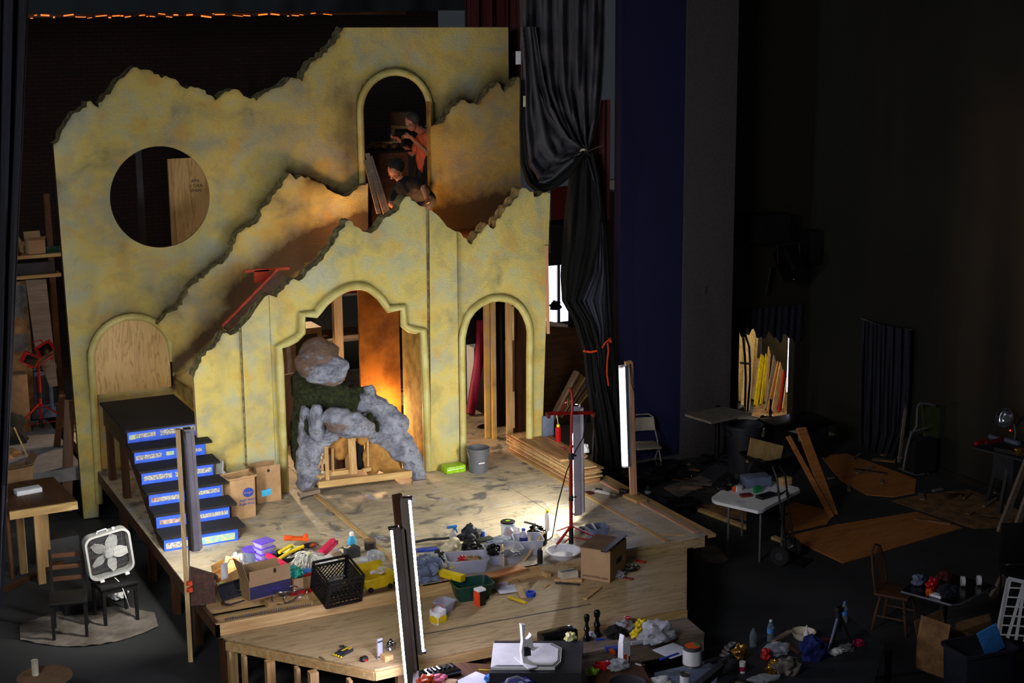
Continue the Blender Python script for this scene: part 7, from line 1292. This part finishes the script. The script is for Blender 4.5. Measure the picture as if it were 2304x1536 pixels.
# hidden lamp tubes of the store room
strip_light('fluorescent_fixture', 'store room lamp out of sight above the doorway head', (14.6, 21.6, 3.4), (15.8, 21.6, 3.4), (0, .5, -1), None, .12, 'tube_store', 2)

# ---------------------------------------------------------------- left side of the hall
sh_ = thing('storage_rack', 'timber rack with boxes at the far left behind the rear flat', 'shelf', (0, 0, 0)); YS = 24.6
g = G(); g.box((1.2, 24.0, S-.01), (4.9, 5.4, .02)); g.box((1.2, 21.32, S-.1), (4.9, .04, .16)); g.box((1.2, 24, .3), (4.6, 5.0, .5)); one(g, 'backstage_platform', 'grey', 'grey backstage floor deck at the far left behind the workbench', 'platform')
for (pa, pb) in (((0, 582), (134, 572)), ((0, 628), (122, 618))):
    a, b = atY(*pa, YS), atY(*pb, YS); g = G(); g.box(((a.x+b.x)/2-.3, YS+.3, (a.z+b.z)/2), (b.x-a.x+.8, .7, .05)); g.obj('board', 'pine', sh_)
for px in (-6, 118): a = atY(px, 600, YS); g = G(); g.box((a.x, YS+.1, 2.45), (.09, .09, 3.5)); g.obj('upright', 'dark_wood_z', sh_)
z1, z2 = atY(60, 577, YS).z+.03, atY(60, 622, YS).z+.03
def rk(nm, mt, lb, ct, px, z, d_, rz=0, dy=0): a = atY(px, 577 if z == z1 else 622, YS+.15+dy); return one(G().box((0, 0, d_[2]/2), d_, bev=.006), nm, mt, lb, ct, (a.x, a.y, z), rz)
a = atY(80, 570, YS+.1); o = carton('pale open carton on the upper board of the left rack', 0, 0, 0, (.26, .24, .22), .1, 'card', ((0, -1, 1.0), (0, 1, .3))); o.location = (a.x, a.y, z1)
rk('dark_helmet_box', 'black_gloss', 'black glossy box at the left of the upper rack board', 'box', 24, z1, (.22, .2, .32)); rk('red_box', 'red', 'red box at the front left of the upper rack board', 'box', 22, z1, (.24, .14, .08), 0, -.2); a = atY(44, 570, YS); wad('tan_bag', 'card', 'tan paper bag between the black box and the pale carton', 'bag', 44, 560, z1, (.12, .1, .2), 4).location = (a.x, YS+.2, z1); rk('green_box', 'green_dark', 'dark green box at the right of the upper rack board', 'box', 116, z1, (.25, .2, .1)); rk('blue_bag', 'blue', 'blue object at the left of the lower rack board', 'bag', 10, z2, (.12, .1, .12)); rk('navy_crate', 'slate', 'dark crates filling the lower rack board', 'crate', 70, z2, (.7, .3, .18)); rk('white_roll', 'white', 'small white roll on the lower rack board', 'roll', 29, z2, (.08, .08, .05), 0, -.2)
# lattice panel, wide board, pedestals
o0 = atY(35, 900, 24.1); o = thing('carved_lattice_panel', 'tall arched panel with diamond lattice leaning on the left rack', 'panel', (o0.x, 24.1, 0)); 
def lq(px, py, Y=24.1): p = atY(px, py, Y); return (p.x-o0.x, p.z)
for nm, poly_, mt in (('frame', [(8, 640), (58, 632), (72, 780), (78, 920), (14, 928), (2, 760)], 'kraft'),):
    g = G(); g.prism([lq(*p) for p in poly_], .03, 'y', .03); g.obj(nm, mt, o)
g = G()
for k in range(-6, 18):
    for sg in (1, -1):
        a, b = lq(16+k*4, 645), lq(16+k*4+sg*38, 705); 
        for i in range(3):
            pa, pb = lq(14+k*4+sg*14*i, 642+24*i), lq(14+k*4+sg*14*(i+1), 642+24*(i+1)); mx = (14+k*4+sg*14*(i+.5))
            if 14 < mx < 56: g.beam((pa[0], .018, pa[1]), (pb[0], .018, pb[1]), .012, .014, up=(0, 1, 0))
for k in range(-4, 14):
    for sg in (1, -1):
        for i in range(2):
            mx = 26+k*5+sg*16*(i+.5)
            if 26 < mx < 62: pa, pb = lq(26+k*5+sg*16*i, 752+20*i), lq(26+k*5+sg*16*(i+1), 772+20*i); g.beam((pa[0], .016, pa[1]), (pb[0], .016, pb[1]), .012, .014, up=(0, 1, 0))
g.obj('lattice', 'grey', o)
g = G(); g.prism([lq(*p, 24.0) for p in ((58, 630), (104, 628), (130, 868), (112, 870), (80, 790))], .025, 'y', -.1); one(g, 'wide_board', 'grey_wood', 'wide pale board leaning right of the lattice panel', 'board', (o0.x, 24.1, 0))
g = G(); g.prism([lq(*p, 23.9) for p in ((-6, 760), (8, 690), (16, 800), (8, 800))], .02, 'y', -.2); one(g, 'brown_board', 'dark_wood_z', 'brown board at the far left before the lattice panel', 'board', (o0.x, 24.1, 0))
YBL = at(95, 938, S).y
bal = thing('balustrade_prop', 'grey-blue balustrade prop with a panelled pedestal and bulbous balusters', 'stage prop', (atY(95, 935, YBL).x, YBL, 0)); bo = bal.location
def bq(px, py, Y=YBL): p = atY(px, py, Y)-bo; return p
zb_, zt_ = bq(90, 935).z, bq(90, 825).z; w_ = bq(114, 850).x-bq(66, 850).x
g = G(); g.box((bq(92, 880).x, 0, (zb_+zt_)/2), (w_, .3, zt_-zb_)); g.box((bq(92, 880).x, 0, zb_+.08), (w_*1.15, .36, .16)); g.obj('pedestal', 'grey_blue', bal)
g = G(); g.box((bq(92, 818).x, 0, zt_+.03), (w_*1.3, .4, .08)); g.obj('cap', 'grey_blue', bal); a = bq(0, 812); g = G(); g.box(((a.x+bq(66, 812).x)/2-.3, 0, zt_+.04), (1.6, .3, .16)); g.obj('top_rail', 'grey_blue', bal); g = G(); g.box((a.x-.0, 0, zb_+.1), (1.4, .3, .14)); g.obj('bottom_rail', 'grey_blue', bal)
for px in (36, -4): c = bq(px, 930); g = G(); h = zt_-zb_-.15; g.lathe([(.06, 0), (.1, .1*h), (.11, .3*h), (.05, .55*h), (.06, .75*h), (.08, h)], (c.x, 0, zb_+.15), 20); g.obj('baluster', 'grey_blue', bal)
g = G(); c = bq(92, 870); g.box((c.x, -.155, (zb_+zt_)/2+.05), (w_*.6, .012, (zt_-zb_)*.6)); g.obj('raised_panel', 'slate', bal)
simple('orange_brown_box', 'card_dark', 'orange-brown box behind the balusters at the far left', 'box', 30, 880, 0, (.5, .3, .9)).location = (atY(20, 850, 23.7).x, 23.7, S)
# red halogen lamp stand
so2 = at(93, 966, S); o = thing('halogen_stand', 'red tripod stand with two red halogen work lamps at the far left', 'stand', so2)
def hq(px, py, dy=0): return atY(px, py, so2.y+dy)-so2
g = G(); g.tube([(0, 0, .1), hq(90, 880), hq(86, 815)], .022, 10); g.obj('pole', 'red_stand', o)
for a in (-2.6, -.4, 1.4): g = G(); g.beam((0, 0, .42), (cos(a)*.62, sin(a)*.62, .02), .03, .015); g.beam((0, 0, .1), (cos(a)*.4, sin(a)*.4, .16), .02, .01); g.obj('leg', 'red_stand', o)
for (px, py), rr in (((68, 808), (.2, .5, .3)), ((100, 784), (-.4, -.3, .5))):
    c = hq(px, py); g = G(); g.box(c, (.24, .14, .18), rr, .012); g.obj('lamp_head', 'red', o); g = G(); g.box(c+Vector((.0, -.07, 0)), (.2, .03, .14), rr, .005); g.obj('lamp_glass', 'black_gloss', o)
g = G(); g.tube([hq(60, 826), hq(86, 822), hq(118, 800)], .014, 8); g.tube([hq(74, 770), hq(92, 764), hq(104, 786)], .01, 8); g.tube([hq(104, 806), hq(122, 808), hq(112, 798)], .01, 8); g.obj('bracket', 'red_stand', o); g = G(); g.cone(hq(89, 895), hq(89, 882), .035, .03, 10); g.cone((0, 0, .04), (0, 0, .16), .03, .03, 10); g.obj('collar', 'black', o)
# workbench on the left
z = 1.0; o = thing('workbench', 'rough timber workbench at the left with a pale front rail', 'workbench', (0, 0, 0)); Q = [at(*p, z) for p in ((20, 1150), (173, 1126), (120, 1072), (0, 1090))]
g = G(); g.prism([(p.x, p.y) for p in Q], .03, 'z', z-.03); g.obj('top', 'dark_wood', o); a, b = Q[0], Q[1]; g = G(); g.beam((a.x, a.y-.02, z-.05), (b.x, b.y-.02, z-.05), .04, .1); g.obj('front_rail', 'pine', o)
for px, py, dy in ((82, 1140, .05), (100, 1120, .5), (44, 1125, .4)): p = at(px, py, z); g = G(); g.box((p.x, p.y+dy*.3, (z-.1)/2), (.09, .09, z-.1)); g.obj('leg', 'pine_z', o)
simple('paper_stack', 'paper', 'stack of pale papers on the left workbench', 'papers', 63, 1108, z, (.32, .16, .06), .15); o = carton('open brown carton at the back of the left workbench', 38, 1078, z, (.34, .26, .18), .2, 'card_dark', ((0, -1, 1.1), (1, 1, .6)))
for nm, mt, lb, px, py, r, sd in (('dark_bundle', 'black_matte', 'dark bundle stacked behind the left workbench', 10, 1010, (.4, .3, .4), 3), ('brown_bag', 'kraft', 'brown bag lying behind the left workbench', 22, 1040, (.25, .2, .14), 5), ('pale_scrap', 'grey', 'small pale scrap behind the left workbench', 55, 1035, (.1, .08, .06), 6)): wad(nm, mt, lb, 'bundle', px, py, .6, r, sd)
simple('low_shelf_box', 'slate', 'dark low cabinet behind the left workbench', 'cabinet', 20, 1060, 0, (.9, .5, .6), .1)
plank('thin pale stick leaning behind the left workbench', at(78, 1062, .98), at(32, 962, 1.3), .02, .015, 'pine', 'thin_stick', 'wood', (0, 1, 0))
plank('dark timber brace standing between the left workbench and the rear flat', atY(140, 890, 21.7), at(122, 1060, 0.2), .09, .045, 'dark_wood_z', 'timber_brace', 'wood', (0, 1, 0)); plank('second dark timber brace tight against the rear flat edge', atY(156, 900, 21.4), atY(150, 1150, 21.4), .14, .045, 'dark_wood_z', 'timber_brace', 'wood', (0, 1, 0))
# box fan on a black stool
q = at(262, 1392, 0); fs = thing('black_stool', 'black square stool carrying the box fan', 'stool', q, .12); hs = .5; g = G(); g.box((0, 0, hs-.02), (.46, .46, .04), bev=.01); g.box((0, 0, hs-.07), (.4, .4, .06)); g.obj('seat', 'black', fs)
for a, b in ((-.19, -.19), (.19, -.19), (-.19, .19), (.19, .19)): g = G(); g.box((a, b, (hs-.04)/2), (.035, .035, hs-.04)); g.obj('leg', 'black', fs)
fx = thing('box_fan', 'square white box fan with five blades standing on the black stool', 'fan', (0, 0, 0)); Fy = q.y-.05
c = atY(244, 1244, Fy); fx.location = c; fx.rotation_euler = (.05, -.11, .12); w = .54
def rr_(w, h, r, n=7): return [(sx*(w/2-r)+r*cos(a0+pi/2*k/n), sz*(h/2-r)+r*sin(a0+pi/2*k/n)) for sx, sz, a0 in ((1, 1, 0), (-1, 1, pi/2), (-1, -1, pi), (1, -1, 3*pi/2)) for k in range(n+1)]
g = G(); O, I = rr_(w, w*1.02, .1), rr_(w-.05, w*1.02-.05, .085); V = [[g.b.verts.new((p[0], y, p[1])) for p in L] for L, y in ((O, -.055), (O, .055), (I, .055), (I, -.055))]
for A, B in zip(V, V[1:]+V[:1]):
    for i in range(len(O)): g.b.faces.new((A[i], A[(i+1) % len(O)], B[(i+1) % len(O)], B[i]))
g.obj('frame', 'fan_plastic', fx)
for k in range(5):
    a0 = 2*pi*k/5+1.15; g = G()
    def bl(u, v, a0=a0): r = .06+v*.17; wdt = .055+.05*sin(pi*min(1, v*1.1)); a = a0+(u-.5)*wdt/r*1.25; return (r*cos(a), (u-.5)*.05, r*sin(a))
    g.sheet(bl, 8, 8, .004); g.obj('blade', 'fan_plastic', fx)
g = G(); g.lathe([(0, -.04), (.05, -.035), (.065, -.01), (.065, .03), (0, .03)], (0, 0, 0), 24, rot=Vector((0, 1, 0)).to_track_quat('Z', 'Y')); g.obj('hub', 'fan_plastic', fx)
g = G()
for yy in (-.05, .05):
    for k in range(25): x = -.23+.46*k/24; hh = (w*1.02/2-.03)-(.0 if abs(x) < .17 else (abs(x)-.17)*1.0); g.cone((x, yy, -hh), (x, yy, hh), .0013, n=5)
    for k in range(8): z = -.22+.44*k/7; g.cone((-.245, yy, z), (.245, yy, z), .0013, n=5)
g.obj('grille', 'grey', fx)
g = G(); g.tube([(-.1, 0, w/2), (-.09, 0, w/2+.03), (.02, 0, w/2+.035), (.03, 0, w/2)], .008, 8); g.obj('handle', 'white_plastic', fx); g = G(); g.cone((.1, 0, w/2), (.1, 0, w/2+.03), .018, .016, 12); g.obj('switch_knob', 'white_plastic', fx)
g = G()
for sx in (-.14, .16): g.box((sx, 0, -w/2-.018), (.05, .16, .025), bev=.005)
g.obj('foot', 'white_plastic', fx)
g = G(); g.tube([atY(258, 1299, Fy), atY(272, 1312, Fy-.1), atY(284, 1345, Fy-.25), at(296, 1382, 0)+Vector((0, 0, .01)), at(304, 1386, 0)+Vector((0, 0, .008))], .005, 6); one(g, 'fan_cord', 'white', 'thin white cord hanging from the box fan', 'cord')
q = at(160, 1425, 0); o = thing('ladder_chair', 'dark wooden chair standing on the drop cloth at the left', 'chair', q, -.2); g = G(); g.box((0, 0, .44), (.42, .4, .035), bev=.01); g.obj('seat', 'black', o)
for a in (-.18, .18):
    g = G(); g.box((a, -.17, .21), (.035, .035, .43)); g.obj('leg', 'black', o); 
    g = G(); g.beam((a, .18, 0), (a, .22, .95), .035, .03); g.obj('leg', 'black', o)
for z in (.6, .74, .88): g = G(); g.box((0, .21, z), (.34, .015, .05)); g.obj('back_slat', 'dark_wood_x', o)
g = G(); R_ = random.Random(1)
DQ = [at(*p, 0) for p in ((45, 1425), (120, 1380), (200, 1350), (290, 1335), (352, 1395), (300, 1425), (215, 1438), (110, 1440))]; cc = sum(DQ, Vector())/8
g.sheet(lambda u, v: ((lambda p: (p.x-cc.x, p.y-cc.y, .012+.035*abs(noise.noise(Vector((u*9, v*9, 3))))))((DQ[0].lerp(DQ[4], u)).lerp(DQ[0].lerp(DQ[4], u)+(DQ[2]-DQ[6])*(.95*sin(pi*(.12+.76*u))), v-.5))), 36, 18, .004); one(g, 'drop_cloth', 'drop_cloth', 'crumpled pale drop cloth spread on the floor under the stool and chair', 'cloth', (cc.x, cc.y, 0))
simple('paint_tray_stack', 'slate', 'dark tray with small bottles beneath the fan stool', 'tray', 185, 1366, .03, (.5, .3, .1), .1); wad('white_rag', 'white', 'white rag lying under the fan stool', 'rag', 268, 1345, .03, (.12, .1, .08), 4)
lay('long dim brown batten on the floor at the far left', (0, 1336), (150, 1262), .0, .07, .05, 'dark_wood_x', 'floor_batten', 'batten'); simple('white_bucket_dim', 'grey_dark', 'dim pale bin beneath the left workbench', 'bin', 130, 1260, 0, (.5, .35, .35), .1)
q = at(100, 1520, .45); o = thing('stump_table', 'small round brown stool at the bottom left with a white cup on it', 'stool', (q.x, q.y, 0)); g = G(); g.lathe([(0, .42), (.26, .42), (.27, .43), (.27, .45), (0, .45)], n=30); g.obj('top', 'card_dark', o)
for k in range(3): a = k*2.1; g = G(); g.beam((cos(a)*.2, sin(a)*.2, 0), (cos(a)*.14, sin(a)*.14, .42), .04, .04); g.obj('leg', 'dark_wood_z', o)
can('tall white cup standing on the small round brown stool', 80, 1518, .45, .035, .16, 'cream', name='paper_cup', cat='cup')
